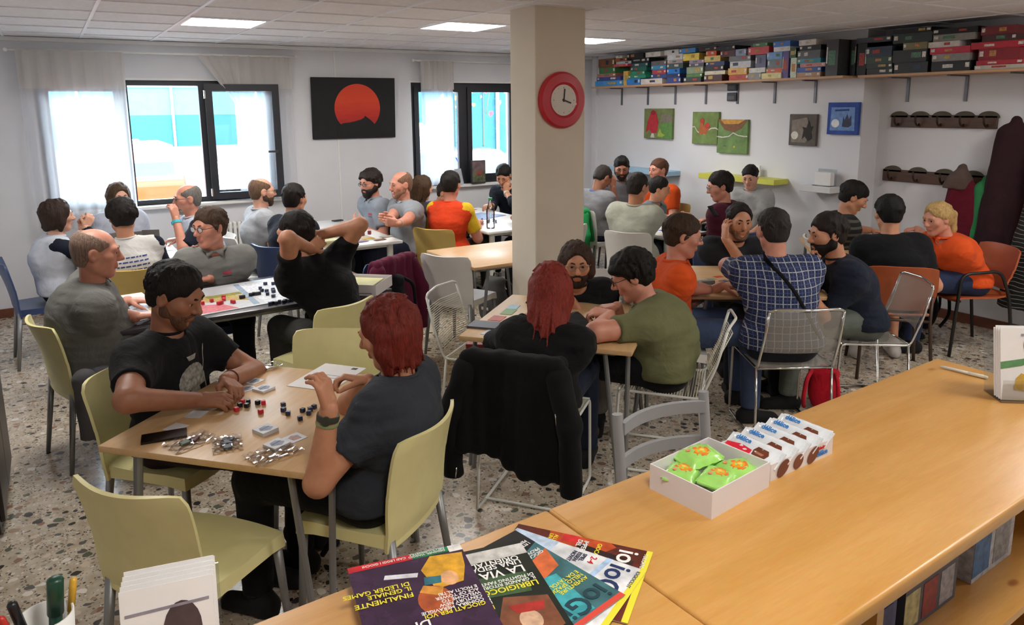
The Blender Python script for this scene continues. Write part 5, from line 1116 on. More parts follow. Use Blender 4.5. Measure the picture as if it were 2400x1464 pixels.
m_ = MB(); m_.rbox((-.012, -.05, 0), (.012, .05, .12), .004, 1); o = m_.build('small_card', M_PAPER); o.location = (XR - .06, 5.32, 1.154); tag(o, 'small white card standing on the lime yellow shelf', 'card')
t = thing('wall_switches', 'pair of dark switch plates below the long game shelf', 'switch', (XR, (6.430, 5.736, 2.049)[1], (6.430, 5.736, 2.049)[2]))
for i, z in enumerate((.055, -.055)):
    m_ = MB(); m_.rbox((-.03, -.065, z - .045), (0, .065, z + .045), .006, 2); p_ = m_.build('plate', mat('plate_dark', '#2c2e33', .4), t); m_ = MB(); m_.box((-.034, -.05, z - .03), (-.03, .05, z + .01)); m_.build('display', mat('plate_face', '#6d2a2e' if i else '#4a4e54', .4), p_)
# ------------------------------------------------------------------ long shelf, its brackets and the game boxes
M_SHELF = wood('shelf_plank', '#c9a07a', '#b58a62', (6, .6, 6), .5); ZS = 2.160
def plank(label, x0, x1, y0, y1):
    o = MB().rbox((x0, y0, ZS - .022), (x1, y1, ZS), .002, 1).build('plank_shelf', M_SHELF); return tag(o, label, 'shelf', 'shelves of game boxes')
plank('long wooden wall shelf carrying stacked game boxes', 6.17, XR, 4.24, 7.92); plank('shorter deep wooden shelf of game boxes in the alcove', 6.30, XA, 2.30, 4.18)
def bracket(label, xw, y, ln):
    t = thing('shelf_bracket', label, 'bracket', (xw, y, ZS - .022), 0, 'shelf brackets'); m = mat('bracket_grey', '#6a6c72', .4, .5); m_ = MB(); m_.box((-.012, -.013, -.22), (0, .013, 0)); m_.build('upright', m, t); m_ = MB(); m_.box((-ln, -.013, -.012), (-.012, .013, 0)); m_.build('arm', m, t)
for i, px in enumerate((7.60, 7.10, 6.62, 6.13, 5.67, 5.18, 4.70)): bracket('grey steel bracket under the long game shelf, %s from the window corner' % ORD[i], XR, px, .20)
for i, px in enumerate((3.93, 3.42, 2.94)): bracket('grey steel bracket under the alcove game shelf, %s from the blue canvas' % ORD[i], XA, px, .30)
BX = '''1 205 595 655 705 3f8fd0;1 225 560 600 650 3b4a8c;1 240 490 555 600 b0705c;1 265 490 470 545 3d7a4a;1 245 470 345 465 7a4a2a;2 480 640 335 390 a05a2a;2 490 700 390 450 b8c8d8;2 465 665 455 515 d0505a;2 600 665 520 630 d8b050;2 500 590 300 333 cfcfca;3 650 832 625 685 2f7fc8;3 837 1135 625 675 d8d0c8;3 665 910 575 620 2f8f6f;3 690 890 520 570 2f8a6a;3 700 920 460 515 2f6a5f;3 715 940 405 455 2c5a5c;3 715 965 335 398 1f1f22;3 650 880 270 333 25232a;3 920 1130 250 310 e0dcd6;4 985 1195 560 660 3b4f86;4 1000 1195 500 555 b03f50;4 1000 1205 440 495 3f8fb8;4 990 1200 375 435 7a6a72;4 1200 1395 555 610 2f3a6a;4 1208 1385 485 550 2f7fd0;4 1205 1400 612 660 3a4a8a;4 1215 1440 410 480 4a5a58;4 1215 1430 360 410 b0a0a0;4 1215 1428 282 360 d6dbe0;5 1432 1655 270 360 e6cf5a;4 1165 1370 220 278 d9d9d5;5 1395 1620 200 268 4a8fd0;5 1450 1690 605 660 3c4a48;5 1480 1700 555 605 5a8a50;5 1495 1725 460 552 8a9a80;5 1530 1735 410 458 5a5a66;5 1525 1728 362 408 a08aa8;6 1740 1990 570 648 4a3030;6 1740 2025 515 565 d8d0b8;6 1755 2010 445 512 2e2e34;6 1760 2020 385 445 2c3f70;6 1732 1955 305 382 d8c070;6 1755 1900 235 303 d0582a;6 1655 1900 178 235 3a1f22;6 1957 2160 225 382 4a2020;6 1905 2170 165 224 17171a;7 2080 2350 570 632 b84a38;7 2080 2340 475 565 d8a850;7 2095 2385 380 472 c8ccd0;7 2090 2390 305 375 6a6f74;7 2185 2330 210 300 8a94b8'''
BX2 = '''8 185 285 585 635 8a8a86;8 190 318 545 585 d5d5d2;8 290 448 585 635 d8d090;8 320 448 548 583 d0603a;8 330 448 475 545 6a7a80;8 325 448 418 472 6a9ad0;8 235 318 440 545 5a5f80;8 175 340 375 438 d04a50;8 215 330 345 375 4a8a58;9 380 515 330 375 4a7fd0;9 385 515 375 410 d8d8d8;9 452 500 412 632 5a4a8a;9 510 560 385 462 2f5a3a;9 515 562 465 630 c8d8c0;10 567 755 580 632 b08a6a;10 567 760 540 580 2f5aa8;10 600 800 505 540 c08a8a;10 575 760 470 505 2f8fa0;10 580 760 405 468 5a5e62;10 590 760 362 405 1d1d20;10 585 720 318 362 e0d8d0;11 805 900 318 630 3a3a3c;12 1000 1042 318 605 25262c;12 1055 1128 350 605 131316;12 1055 1330 298 350 3a4048;13 1132 1338 550 605 1f2624;13 1132 1338 512 550 263430;13 1132 1338 455 512 2f4a3c;13 1132 1338 375 455 2c3a4c;14 1345 1615 500 602 202426;14 1345 1615 400 500 262a2c;14 1430 1620 340 400 7a7450;14 1345 1655 265 340 2f3a3a;14 1350 1650 225 265 121214;15 1650 1960 490 592 1d1f22;15 1660 1960 430 490 8a8684;15 1640 1960 375 430 c03048;15 1625 1875 332 378 d8d4d0;15 1670 2005 270 332 8a8680;15 1670 2030 222 270 101012;16 2000 2395 520 585 b8b4a8;16 2010 2385 480 522 b02a38;16 2030 2355 385 482 8a1f2c;16 1970 2400 330 388 b82838;16 2060 2335 275 332 4a2a26;16 2050 2325 205 275 7a2a2e'''
BOXES = []
for src, fn in ((BX, lambda a, b, c, d: (1360 + a / 6, 1360 + b / 6, 80 + c / 6, 80 + d / 6)), (BX2, lambda a, b, c, d: (1700 + a / 3.4286, 1700 + b / 3.4286, c / 3.4286, d / 3.4286))):
    for it in src.split(';'):
        st, a, b, c, d, col = it.split(); BOXES.append((int(st), *fn(float(a), float(b), float(c), float(d)), '#' + col))
CAMP = Vector((0, 0, 1.9))
def wall_hit(px, py, X_):
    """where the surveyed photo point lies on the vertical plane x = X_ (the front face of the boxes)"""
    r = Rm @ Vector((px - 1200, -(py - 564), -1735)); k = X_ / r.x; return r.y * k, 1.9 + r.z * k
NAMES = {'METROPOLYS': 16}
cn = [('white', (.8, .8, .8)), ('black', (.015, .015, .018)), ('grey', (.2, .2, .2)), ('red', (.45, .03, .05)), ('blue', (.04, .15, .5)), ('green', (.04, .2, .1)), ('yellow', (.7, .5, .1)), ('brown', (.15, .06, .03)), ('teal', (.03, .25, .3)), ('pale blue', (.4, .55, .7)), ('purple', (.12, .08, .3)), ('orange', (.6, .12, .03)), ('pink', (.5, .25, .25))]
def colname(c):
    c = srgb(c); return min(cn, key=lambda q: sum((math.sqrt(a) - math.sqrt(b)) ** 2 for a, b in zip(c, q[1])))[0]
placed = []
for i, (st, x0, x1, y0, y1, col) in enumerate(BOXES):
    X_ = 6.17 if st < 12 else 6.30
    ya, zt = wall_hit(x0, (y0 + y1) / 2, X_)[0], wall_hit((x0 + x1) / 2, y0, X_)[1]; yb, zb = wall_hit(x1, (y0 + y1) / 2, X_)[0], wall_hit((x0 + x1) / 2, y1, X_)[1]
    placed.append([st, min(ya, yb) + .001, max(ya, yb) - .001, zb, zt, col, X_])
placed.sort(key=lambda b: (b[3]))
done = []
for b in placed:
    sup = [q[4] for q in done if q[6] == b[6] and min(q[2], b[2]) - max(q[1], b[1]) > .03]; base_ = max([ZS] + sup); h = max(b[4] - base_, .03); b[3], b[4] = base_ + .0008, min(base_ + h, CH - .012)
    if b[4] - b[3] < .018: continue
    done.append(b)
cnt_ = {}
for b in done:
    st, y0, y1, z0, z1, col, X_ = b; cnt_[st] = cnt_.get(st, 0) + 1; k = cnt_[st]; r_ = random.Random(int(y0 * 1000)); dx = r_.uniform(0, .02); dep = .235 if X_ < 6.2 else .30; vert = (z1 - z0) > (y1 - y0)
    lab = '%s game box, %s from bottom in the %s stack, %s shelf' % (colname(col), ORD[min(k - 1, 15)], ORD[st - 1] if st < 12 else ORD[st - 12], 'long' if st < 12 else 'alcove')
    t = thing('game_box', lab, 'box', (X_ + dx, (y0 + y1) / 2, z0), 0, 'board game boxes on the wall shelves'); hw, hh = (y1 - y0) / 2, z1 - z0
    m = mat('gamebox_' + col, col, .45, var=.16, vs=18); m_ = MB(); m_.box((0, -hw, 0), (dep, hw, hh * .38)); m_.build('tray', m, t); m_ = MB(); m_.box((-.0025, -hw - .0015, hh * .12), (dep + .002, hw + .0015, hh)); lid = m_.build('lid', m, t)
    c2 = r_.choice(['#cfcabd', '#b89a50', '#a8443c', '#2c3a54', '#c4c4c0', '#4f7a62', '#b8824e']); q0 = r_.uniform(-.7, .2); a0, a1 = q0, q0 + r_.uniform(.3, .6); m_ = MB()
    if not vert: m_.box((-.0035, hw * a0, hh * .34), (-.0025, hw * a1, hh * r_.uniform(.68, .84)))
    else: m_.box((-.0035, -hw * .6, hh * .3), (-.0025, hw * .6, hh * .7))
    m_.build('title_strip', mat('title_' + c2, c2, .5, var=.35, vs=60), lid)
    m_ = MB(); s0 = hw * (.86 if r_.random() < .5 else -.86); m_.box((-.0035, s0 - min(.018, hw * .1), hh * .35), (-.0025, s0 + min(.018, hw * .1), hh * .8)); m_.build('badge', mat('badge_light', '#d5d2c8', .5, var=.3, vs=70), lid)
    if abs((y0 + y1) / 2 - 6.95) < .12 and col == '#1f1f22': text('title', 'METROPOLYS', hh * .42, M_PAPER, lid, frame_mtx((-.005, hw * .75, hh * .42), (0, -1, 0), (0, 0, 1)), sx=.8)
    if col == '#2f8fa0': text('title', 'XPERT', hh * .6, mat('title_lime', '#c8d838', .5), lid, frame_mtx((-.005, -hw * .0, hh * .3), (0, -1, 0), (0, 0, 1)), sx=.7)
# tall dark cabinet at the left edge of the view
t = thing('tall_cabinet', 'tall dark wooden cabinet at the left edge of the room', 'cabinet', (-.66, 4.24, 0)); md = wood('cabinet_dark', '#2a2320', '#1a1512', (6, 6, .8), .4)
m_ = MB(); m_.rbox((-.28, -.38, 0), (.30, .38, 1.62), .006, 1); m_.build('body', md, t)
for s_ in (-1, 1):
    m_ = MB(); m_.rbox((.302, -.375 if s_ < 0 else .004, .06), (.322, -.004 if s_ < 0 else .375, 1.58), .004, 1); d_ = m_.build('door', md, t); m_ = MB(); m_.tube([(.324, s_ * .04, .92), (.345, s_ * .04, .92)], .009, 8); m_.build('knob', M_CHROME, d_, smooth=True)

# ------------------------------------------------------------------ pine counter (z of its top = CT)
CT = 1.02; CR = 2.6; CO = (2.580, 1.330, 1.020)
cm = trs((CO[0], CO[1], 0), rz=CR); ci = cm.inverted()
seam = (ci @ Vector((0.862, 1.255, 1.020))).x; D_ = .59
ctr = thing('counter', 'long pine counter across the foreground with open shelves on the viewer side', 'counter', (CO[0], CO[1], 0), CR)
for a, b in ((seam + .0015, 0.0), (-3.55, seam - .0015)):
    m_ = MB(); m_.rbox((a, -D_, CT - .036), (b, 0, CT), .008, 3); m_.build('top_board', M_PINE, ctr, angle=40)
xd = (ci @ Vector((1.284, 0.716, 0.980))).x
for x in (-.03, xd, xd - .85, xd - 1.75, -3.5):
    m_ = MB(); m_.box((x - .012, -D_ + .04, 0), (x + .012, -.06, CT - .036)); m_.build('side_panel', M_PINE, ctr)
m_ = MB(); m_.box((-3.5, -.06, 0), (-.018, -.042, CT - .036)); m_.build('back_panel', M_PINE, ctr)
for z in (.62, .25):
    for x0, x1 in ((xd + .012, -.042), (xd - .838, xd - .012), (xd - 1.738, xd - .862)):
        m_ = MB(); m_.box((x0, -D_ + .05, z - .022), (x1, -.06, z)); m_.build('shelf_board', M_PINE, ctr)
# ------------------------------------------------------------------ snack trays
def open_tray(name, label, o, x, y, w, d, h, m, group=None, notch=False):
    M = frame_mtx(o, x, y); t = thing(name, label, 'box', (0, 0, 0)); t.matrix_world = M; th = .003
    m_ = MB(); m_.box((0, 0, 0), (w, d, th)); m_.build('floor_panel', m, t)
    for lo, hi in (((0, 0, th), (w, th, h)), ((0, d - th, th), (w, d, h)), ((0, th, th), (th, d - th, h)), ((w - th, th, th), (w, d - th, h))):
        m_ = MB(); m_.box(lo, hi); m_.build('side_wall', m, t)
    return t, M
M_CARD = mat('white_card', '#dcd6d6', .6, var=.02)
a, b, c = Vector((1.121, 1.196, 1.020)), Vector((1.135, 1.023, 1.020)), Vector((1.354, 1.050, 1.020))
M_INN = mat('tray_inner', '#c9d3b0', .6, var=.03)
t, MA = open_tray('snack_tray', 'white card tray of green snack packets on the counter', b, c - b, a - b, (c - b).length, (a - b).length, .062, M_CARD)
wA, dA = (c - b).length, (a - b).length
def pillow(w, d, h, n=10, crimp=.012):
    V = []; F = []
    for sgn in (1, -1):
        for i in range(n + 1):
            for j in range(n + 1):
                u, v = -1 + 2 * i / n, -1 + 2 * j / n; e = max(0, 1 - abs(u) ** 4) ** .6 * max(0, 1 - abs(v) ** 4) ** .6; V.append((u * w / 2, v * d / 2, sgn * e * h / 2 + .0015 * math.sin(i * 2.3 + j * 1.7)))
    k = (n + 1) ** 2
    for i in range(n):
        for j in range(n):
            q = (i * (n + 1) + j, (i + 1) * (n + 1) + j, (i + 1) * (n + 1) + j + 1, i * (n + 1) + j + 1); F += [q, tuple(k + z for z in reversed(q))]
    return V, F
def packet(label, M, w, d, h, col, deco, group, words=None, name='snack_packet'):
    t = thing(name, label, 'snack', (0, 0, 0), 0, group); t.matrix_world = M; V, F = pillow(w, d, h); MB().add(V, F).build('wrapper', mat('wrap_' + col, col, .25, var=.12, vs=30, coat=.5), t, smooth=True)
    for s_ in (-1, 1):
        m_ = MB(); m_.box((s_ * w / 2 - .006, -d * .42, -.002), (s_ * w / 2 + .006, d * .42, .002)); m_.build('crimp', mat('wrap_' + col, col, .3), t)
    for i, (nm, cc, poly) in enumerate(deco):
        m_ = MB(); m_.prism([(x * w / 2, y * d / 2) for x, y in poly], 0, .0012, Matrix.Translation((0, 0, h * .46 + .0006 * i))); m_.build(nm, mat('print_' + cc, cc, .35, var=.15, vs=60), t)
    if words:
        for s, sz, x, y, cc in words: text('lettering', s, sz, mat('ink_' + cc, cc, .5, var=0), t, Matrix.Translation((x * w / 2, y * d / 2, h * .5 + .0016)), bold=.02)
    return t
blob = [('splash', '#e07a3a', [(-.35, .1), (-.1, .5), (.35, .45), (.6, .1), (.5, -.4), (.1, -.6), (-.3, -.35)]), ('orange_half', '#f09a1e', disc(.12, -.05, .34)), ('shine', '#f6c860', disc(.2, .0, .13)), ('flake', '#e88a6a', disc(-.45, .35, .12))]
for i, (x, y, z, rz, lab) in enumerate(((.055, .125, .030, 24, 'green orange-print packet at the rear left of the tray'), (.130, .135, .046, -12, 'green orange-print packet lying on top at the rear of the tray'), (.095, .055, .034, 20, 'green orange-print packet at the front of the tray'), (.175, .060, .026, -28, 'green orange-print packet at the right of the tray, partly hidden'))):
    packet(lab, MA @ trs((x, y, z + .006), rx=6, ry=(-4 if i % 2 else 5), rz=rz), .095, .075, .034, '#9fd86a', blob, 'green snack packets')
a, b = Vector((1.377, 1.064, 1.020)), Vector((1.627, 1.075, 1.020)); xdir = b - a; ydir = Vector((0, 0, 1)).cross(xdir); wB = xdir.length; dB = .150
t, MB_ = open_tray('snack_tray', 'white card tray of chocolate bars on the counter', a, xdir, ydir, wB, dB, .042, M_CARD)
for i, (x, rx_) in enumerate(((.045, 0), (.105, 4), (.165, -4))):
    n0 = 18; m_ = MB(); m_.prism([(.026 * math.cos(2 * PI * k / n0) * (1 if i != 1 else .8), .016 * math.sin(2 * PI * k / n0)) for k in range(n0)], 0, .001, frame_mtx((x, -.0012, .021), (.8, 0, .6), (-.6, 0, .8))); m_.build('cake_picture', mat('choc', '#6a3420', .5, var=.2), t)
text('lettering', 'kinder', .012, mat('ink_red', '#c8262e', .5, var=0), t, frame_mtx((wB - .062, -.001, .027), (1, 0, 0), (0, 0, 1)), bold=.02); text('lettering', 'délice', .019, mat('ink_sky', '#3a7fc8', .5, var=0), t, frame_mtx((wB - .068, -.001, .010), (1, 0, 0), (0, 0, 1)), bold=.02)
bar = [('red_wave', '#d8263a', [(-.95, -.75), (-.5, -.6), (.05, -.75), (.05, -.2), (-.4, -.05), (-.95, -.3)]), ('cake', '#6e3a26', [(.12, -.55), (.6, -.6), (.7, -.1), (.62, .25), (.2, .3), (.1, -.1)]), ('glaze', '#a8705a', [(.2, -.35), (.5, -.4), (.55, -.2), (.25, -.15)])]
for i in range(5):
    packet('white chocolate bar wrapper, %s from the green packets in its tray' % ORD[i], MB_ @ trs((.032 + i * .050, .076, .040), ry=-34, rz=0) @ rotz(-90) @ Matrix.Translation((0, 0, 0)), .145, .060, .022, '#dde2e6', bar, 'chocolate bars in the tray', [('délice', .019, -.75, .25, '#2f7fc8')], 'chocolate_bar')
# ------------------------------------------------------------------ magazines
def magazine(label, o, yt, z, cover, shapes, words, strip=None, w=.222, h=.288, th=.004):
    o = Vector(o); y = Vector(yt) - o; y.z = 0; y.normalize(); x = y.cross(Vector((0, 0, 1))); M = frame_mtx((o.x, o.y, CT + z), x, y); t = thing('magazine', label, 'magazine', (0, 0, 0), 0, 'fanned magazines'); t.matrix_world = M
    m_ = MB(); m_.box((.002, .002, 0), (w - .002, h - .002, th - .0006)); m_.build('pages', M_PAPER, t); m_ = MB(); m_.box((0, 0, th - .0006), (w, h, th)); m_.build('cover', mat('cover_' + cover, cover, .25, var=.45, vs=16, coat=.5), t)
    if strip:
        m_ = MB(); m_.box((0, h - .012, th), (w, h, th + .0003)); m_.build('edge_strip', mat('strip_' + strip, strip, .4, var=.02), t)
    for i, (nm, cc, poly) in enumerate(shapes):
        m_ = MB(); m_.prism([(px_ * w, py_ * h) for px_, py_ in poly], th, th + .0003 + .00008 * i); m_.build(nm, mat('ill_' + cc, cc, .3, var=.3, vs=45, coat=.4), t)
    for s, sz, px_, py_, cc in words: text('lettering', s, sz, mat('ink_' + cc, cc, .45, var=0), t, Matrix.Translation((px_ * w, py_ * h, th + .0011)), bold=.015, ext=.0002)
    return t
magazine('dark red magazine at the right of the fan', (0.772, 1.228, 1.020), (0.962, 0.969, 1.020), .001, '#5a231c', [('glow', '#b8481f', [(0, .25), (.35, .3), (.3, .6), (.05, .75), (0, .7)]), ('rock', '#2a1a18', [(.1, .5), (.5, .4), (.6, .85), (.2, .9)]), ('red_tag', '#c8262a', [(0, .36), (.12, .36), (.12, .48), (0, .48)])],
    [('ioGioco', .058, .06, .78, '#e8e6e2'), ('TOCCATO.IT', .010, .06, .95, '#e8e6e2'), ('GIOCATI PER VOI', .013, .05, .62, '#e6d83a'), ('IMPERO\nDEL NORD', .014, .05, .52, '#e8e6e2'), ('ALLEGATO\nUN GIOCO', .012, .05, .30, '#e6d83a')], '#e2d83a')
magazine('white magazine with a large dark blue title', (0.757, 1.210, 1.020), (0.903, 0.918, 1.020), .0055, '#d8dce2', [('sky', '#b8cbe0', [(0, 0), (.9, 0), (.9, .3), (0, .35)]), ('beam', '#a9c4e4', [(0, .72), (.9, .62), (.9, .66), (0, .76)])],
    [('ioGioco', .062, .05, .77, '#1d2f5c'), ('IOGIOCO.IT', .010, .05, .95, '#556080'), ('2-4', .018, .05, .62, '#c8262e'), ('SPIEL\nESSEN\nNOVITA', .012, .05, .56, '#2a3048')], '#e2d83a')
magazine('teal and green magazine with a large dark title', (0.745, 1.198, 1.020), (0.808, 0.883, 1.020), .010, '#3d6a70', [('burst', '#d0683a', [(0, .3), (.25, .35), (.4, .55), (.1, .5)]), ('sea', '#3fa0a8', [(.2, .55), (.9, .45), (.9, .9), (.3, .95)]), ('night', '#15181c', [(0, 0), (.9, 0), (.9, .3), (.3, .28), (0, .2)])],
    [('ioGioco', .062, .05, .80, '#1c3d48'), ('AVVENTURE\nNELLO SPAZIO\nE DA TAVOLO', .013, .05, .70, '#e0d84a'), ('GIOCATI E\nPROVATI', .012, .05, .30, '#e8e6e2'), ('I FITUS\nPER VOI', .011, .05, .17, '#e8e6e2')], '#d0483a')
magazine('black magazine with yellow and white headlines', (0.729, 1.159, 1.020), (0.678, 0.922, 1.020), .0145, '#1c2420', [('banner', '#c9c7c2', [(.0, .04), (.9, .04), (.9, .16), (.0, .16)]), ('hero', '#7a4a34', [(.05, .62), (.4, .55), (.55, .8), (.3, .98), (.05, .9)]), ('mist', '#3f5a3c', [(.1, .35), (.9, .3), (.9, .5), (.15, .55)]), ('portrait', '#c9a488', disc(.28, .80, .09)), ('collar_red', '#a8302a', [(.1, .66), (.4, .64), (.36, .72), (.14, .74)])],
    [('LA VIA', .030, .10, .28, '#e8e6e2'), ('UNA SFIDA', .020, .10, .215, '#e8e6e2'), ('ORIENTALI', .020, .10, .17, '#e8e6e2'), ('LIBRIGIOCO', .020, .06, .46, '#e6d83a'), ('IL GRANDE RITORNO\nDI FIGHTING FANTASY', .012, .06, .42, '#e8e6e2'), ('IN ANTEPRIMA', .016, .5, .60, '#e6d83a'), ('LA CARTA DI\nFINO ALL\'ULTIMA\nPALLOTTOLA', .011, .5, .56, '#e8e6e2')])
magazine('purple magazine with yellow cartoon figures, nearest and leftmost of the fan', (0.618, 1.206, 1.020), (0.575, 0.988, 1.020), .019, '#3a2440', [('red_band', '#c8262e', [(.45, 0), (1, 0), (1, .06), (.45, .06)]), ('green_band', '#1f7a4a', [(.12, 0), (.45, 0), (.45, .06), (.12, .06)]), ('bar_code', '#e0dfdb', [(0, 0), (.12, 0), (.12, .07), (0, .07)]), ('gold', '#d8a028', [(.02, .10), (.30, .07), (.42, .20), (.36, .42), (.12, .40), (.05, .25)]), ('copper_disc', '#a8502a', disc(.40, .52, .14)), ('blade', '#cfcfd6', [(.45, .22), (.72, .17), (.74, .21), (.47, .26)]), ('face', '#e0a878', disc(.22, .34, .075)), ('limb', '#c98a3a', [(.3, .42), (.45, .36), (.5, .42), (.34, .5)]), ('cloak_teal', '#2f6a7a', [(.28, .30), (.42, .28), (.44, .36), (.30, .37)])],
    [('GIOCATI PER VOI', .014, .04, .64, '#e6d83a'), ('COIMBRA, MERAVIGLIE\nCENTURY NEW\nWELCOME TO\nACE OF TOWER\nE MOLTI ALTRI', .011, .04, .61, '#e8e6e2'), ('FINALMENTE', .018, .55, .40, '#e6d83a'), ('IL GENIALE\nDI LEDER GAMES', .016, .55, .34, '#e6d83a'), ('DI CARTE', .028, .50, .68, '#e8e6e2'), ('DESIGNER, VIAGGIO\nNELL\'ILLUMINISTRA', .008, .15, .028, '#e8e6e2'), ('CASI LEGGI I GIOCHI', .009, .5, .02, '#e8e6e2')])
# ------------------------------------------------------------------ holders, pens
def leaflet_holder(label, o, rz, w, h, sheets, m_face, art):
    t = thing('leaflet_holder', label, 'leaflet holder', (o[0], o[1], CT), rz); ac = glass('acrylic', (.92, .95, .97), .8)
    m_ = MB(); m_.box((-w / 2 - .004, -.05, 0), (w / 2 + .004, .05, .004)); m_.box((-w / 2 - .004, -.052, .004), (w / 2 + .004, -.049, .07)); m_.build('holder_front', ac, t)
    m_ = MB(); m_.box((-w / 2 - .004, 0, 0), (w / 2 + .004, .003, h * .85)); m_.build('holder_back', ac, t, mtx=trs((0, .045, .004), rx=-12))
    for i in range(sheets):
        m_ = MB(); m_.box((-w / 2, 0, 0), (w / 2, .0022, h - .004 * (i % 3))); s_ = m_.build('leaflet', M_PAPER, t, mtx=trs((.002 * math.sin(i * 2.1), -.040 + i * .0042, .006), rx=-12))
        if i == 0:
            for k, (nm, cc, poly) in enumerate(art):
                m_ = MB(); m_.prism([(x * w / 2, (y + 1) * h / 2) for x, y in poly], 0, .0005, Matrix(((1, 0, 0, 0), (0, 0, -1, -.0002 - .0002 * k), (0, 1, 0, 0), (0, 0, 0, 1)))); m_.build(nm, mat('leaf_' + cc, cc, .6, var=.2, vs=40), s_)
    return t
o = (2.412, 1.011, 1.020)
leaflet_holder('clear holder with white and green leaflets at the far end of the counter', o, -38, .105, .215, 9, M_PAPER, [('green_swoosh', '#5a8a5a', [(-1, .05), (.2, .15), (1, .3), (1, .1), (.1, -.05), (-1, -.15)]), ('grey_mark', '#7d8088', disc(.45, .52, .22)), ('badge_print', '#c9a040', [(-.3, -.7), (.5, -.75), (.6, -.35), (.1, -.25), (-.2, -.4)]), ('headline', '#9a98a0', [(.1, .78), (.9, .8), (.9, .86), (.1, .84)])])
a, b = Vector((-0.000, 1.129, 1.215)), Vector((0.122, 1.103, 1.215)); c = (a + b) / 2; an = math.degrees(math.atan2(b.y - a.y, b.x - a.x))
leaflet_holder('clear holder packed with white leaflets at the lower left corner', (c.x + .02, c.y - .02), an, (b - a).length, .20, 14, M_PAPER, [('dark_round', '#4a3a3c', disc(.3, .30, .42)), ('rule_line', '#8a8590', [(-.9, .62), (.9, .66), (.9, .70), (-.9, .66)])])
c = Vector((-0.079, 1.280, 1.120)); t = thing('pen_cup', 'white cup of pens and markers at the lower left corner', 'pen cup', (c.x, c.y, CT)); m_ = MB(); m_.lathe([(.034, 0), (.040, .10), (.037, .10), (.031, .004)], 24); m_.build('cup', M_WHITE, t, smooth=True)
def pen(label, loc, tilt, col, ln=.14, r=.0045, capc=None, rz=0):
    t = thing('pen', label, 'pen', loc, rz); t.rotation_euler = (math.radians(tilt[0]), math.radians(tilt[1]), 0); m_ = MB(); m_.lathe([(.001, 0), (r, .012), (r, ln)], 12); m_.build('barrel', mat('pen_' + col, col, .35, var=.02), t, smooth=True)
    m_ = MB(); m_.lathe([(r * 1.25, ln * .62), (r * 1.25, ln), (r * .8, ln + .004)], 12); m_.build('cap', mat('pen_' + (capc or col), capc or col, .35, var=.02), t, smooth=True); return t
pen('thick dark green marker in the pen cup', (c.x + .006, c.y, CT + .006), (4, 5), '#15402f', .155, .0095); pen('yellow pen in the pen cup', (c.x + .020, c.y + .006, CT + .006), (-6, 10), '#d8a83a', .13); pen('black pen in the pen cup', (c.x - .016, c.y + .004, CT + .006), (5, -10), '#1a1a1e', .135, .006); pen('red pen in the pen cup', (c.x - .022, c.y - .008, CT + .006), (8, -14), '#b8302a', .13)
a, b = Vector((2.486, 1.268, 1.026)), Vector((2.505, 1.125, 1.026)); d = b - a; t = pen('silver ballpoint pen lying at the far end of the counter', (a.x, a.y, CT + .006), (0, 0), '#c9c7bf', .14, .0048, '#d8d4c0'); t.rotation_euler = (0, 0, 0); t.matrix_world = Matrix.Translation((a.x, a.y, CT + .0062)) @ Vector(d).to_track_quat('Z', 'Y').to_matrix().to_4x4()
# things on the shelves inside the counter
def carton(label, o, rz, w, d, h, cols, name='snack_carton'):
    t = thing(name, label, 'box', o, rz); m_ = MB(); m_.box((-w / 2, -d / 2, 0), (w / 2, d / 2, h)); m_.build('carton', mat('carton_' + cols[0], cols[0], .5, var=.2, vs=20), t)
    for i, cc in enumerate(cols[1:]):
        m_ = MB(); x0 = -w / 2 + w * i / max(1, len(cols) - 1); m_.box((x0, -d / 2 - .001, h * .1), (x0 + w / max(1, len(cols) - 1) * .8, -d / 2, h * .9)); m_.build('print', mat('carton_' + cc, cc, .5, var=.35, vs=50), t)
        m_ = MB(); m_.box((x0, -d / 2 + .01, h), (x0 + w / max(1, len(cols) - 1) * .7, d / 2 - .01, h + .001)); m_.build('top_print', mat('carton_' + cc, cc, .5), t)
    return t
def onshelf(x, y, z): p = cm @ Vector((x, y, z)); return (p.x, p.y, p.z)
carton('blue and white snack carton on the upper counter shelf, nearest the divider', onshelf(xd + .20, -.34, .621), CR, .26, .16, .13, ['#3a4a78', '#6a3a2c', '#b8bcc4', '#2c3a6a'])
carton('dark snack carton with red and yellow print on the upper counter shelf', onshelf(xd + .50, -.34, .621), CR, .26, .16, .12, ['#4a4c58', '#b8b080', '#8a2a2a', '#9a9aa0'])
carton('white carton at the far end of the upper counter shelf', onshelf(xd + .84, -.33, .621), CR, .24, .18, .15, ['#b8bcc4', '#3a6a98', '#8a8e94'])
def bottle(label, loc, col, h=.24, r=.034, capc='#3a7a4a', liquid=True, cat='bottle', band=True):
    t = thing('bottle', label, cat, loc); m_ = MB(); m_.lathe([(r * .9, 0), (r, .01), (r, h * .30), (r * .93, h * .33), (r, h * .37), (r, h * .62), (r * .45, h * .84), (r * .38, h * .93)], 20); m_.build('body', col, t, smooth=True)
    m_ = MB(); m_.lathe([(r * .45, h * .93), (r * .45, h), (r * .3, h * 1.005)], 14); m_.build('cap', mat('cap_' + capc, capc, .4), t, angle=40)
    if band:
        m_ = MB(); m_.lathe([(r * 1.01, h * .38), (r * 1.015, h * .40), (r * 1.015, h * .58), (r * 1.01, h * .60)], 20); m_.build('label', mat('bottle_label', '#b9b6ae', .6, var=.2), t, smooth=True)
    return t
for i in range(5): bottle('dark bottle on the lower counter shelf, %s from the divider' % ORD[i], onshelf(xd + .14 + i * .17, -.42 + .03 * (i % 2), .251), mat('bottle_dark', '#16180f', .15, coat=.5), .27, .036, '#5a5a5e')
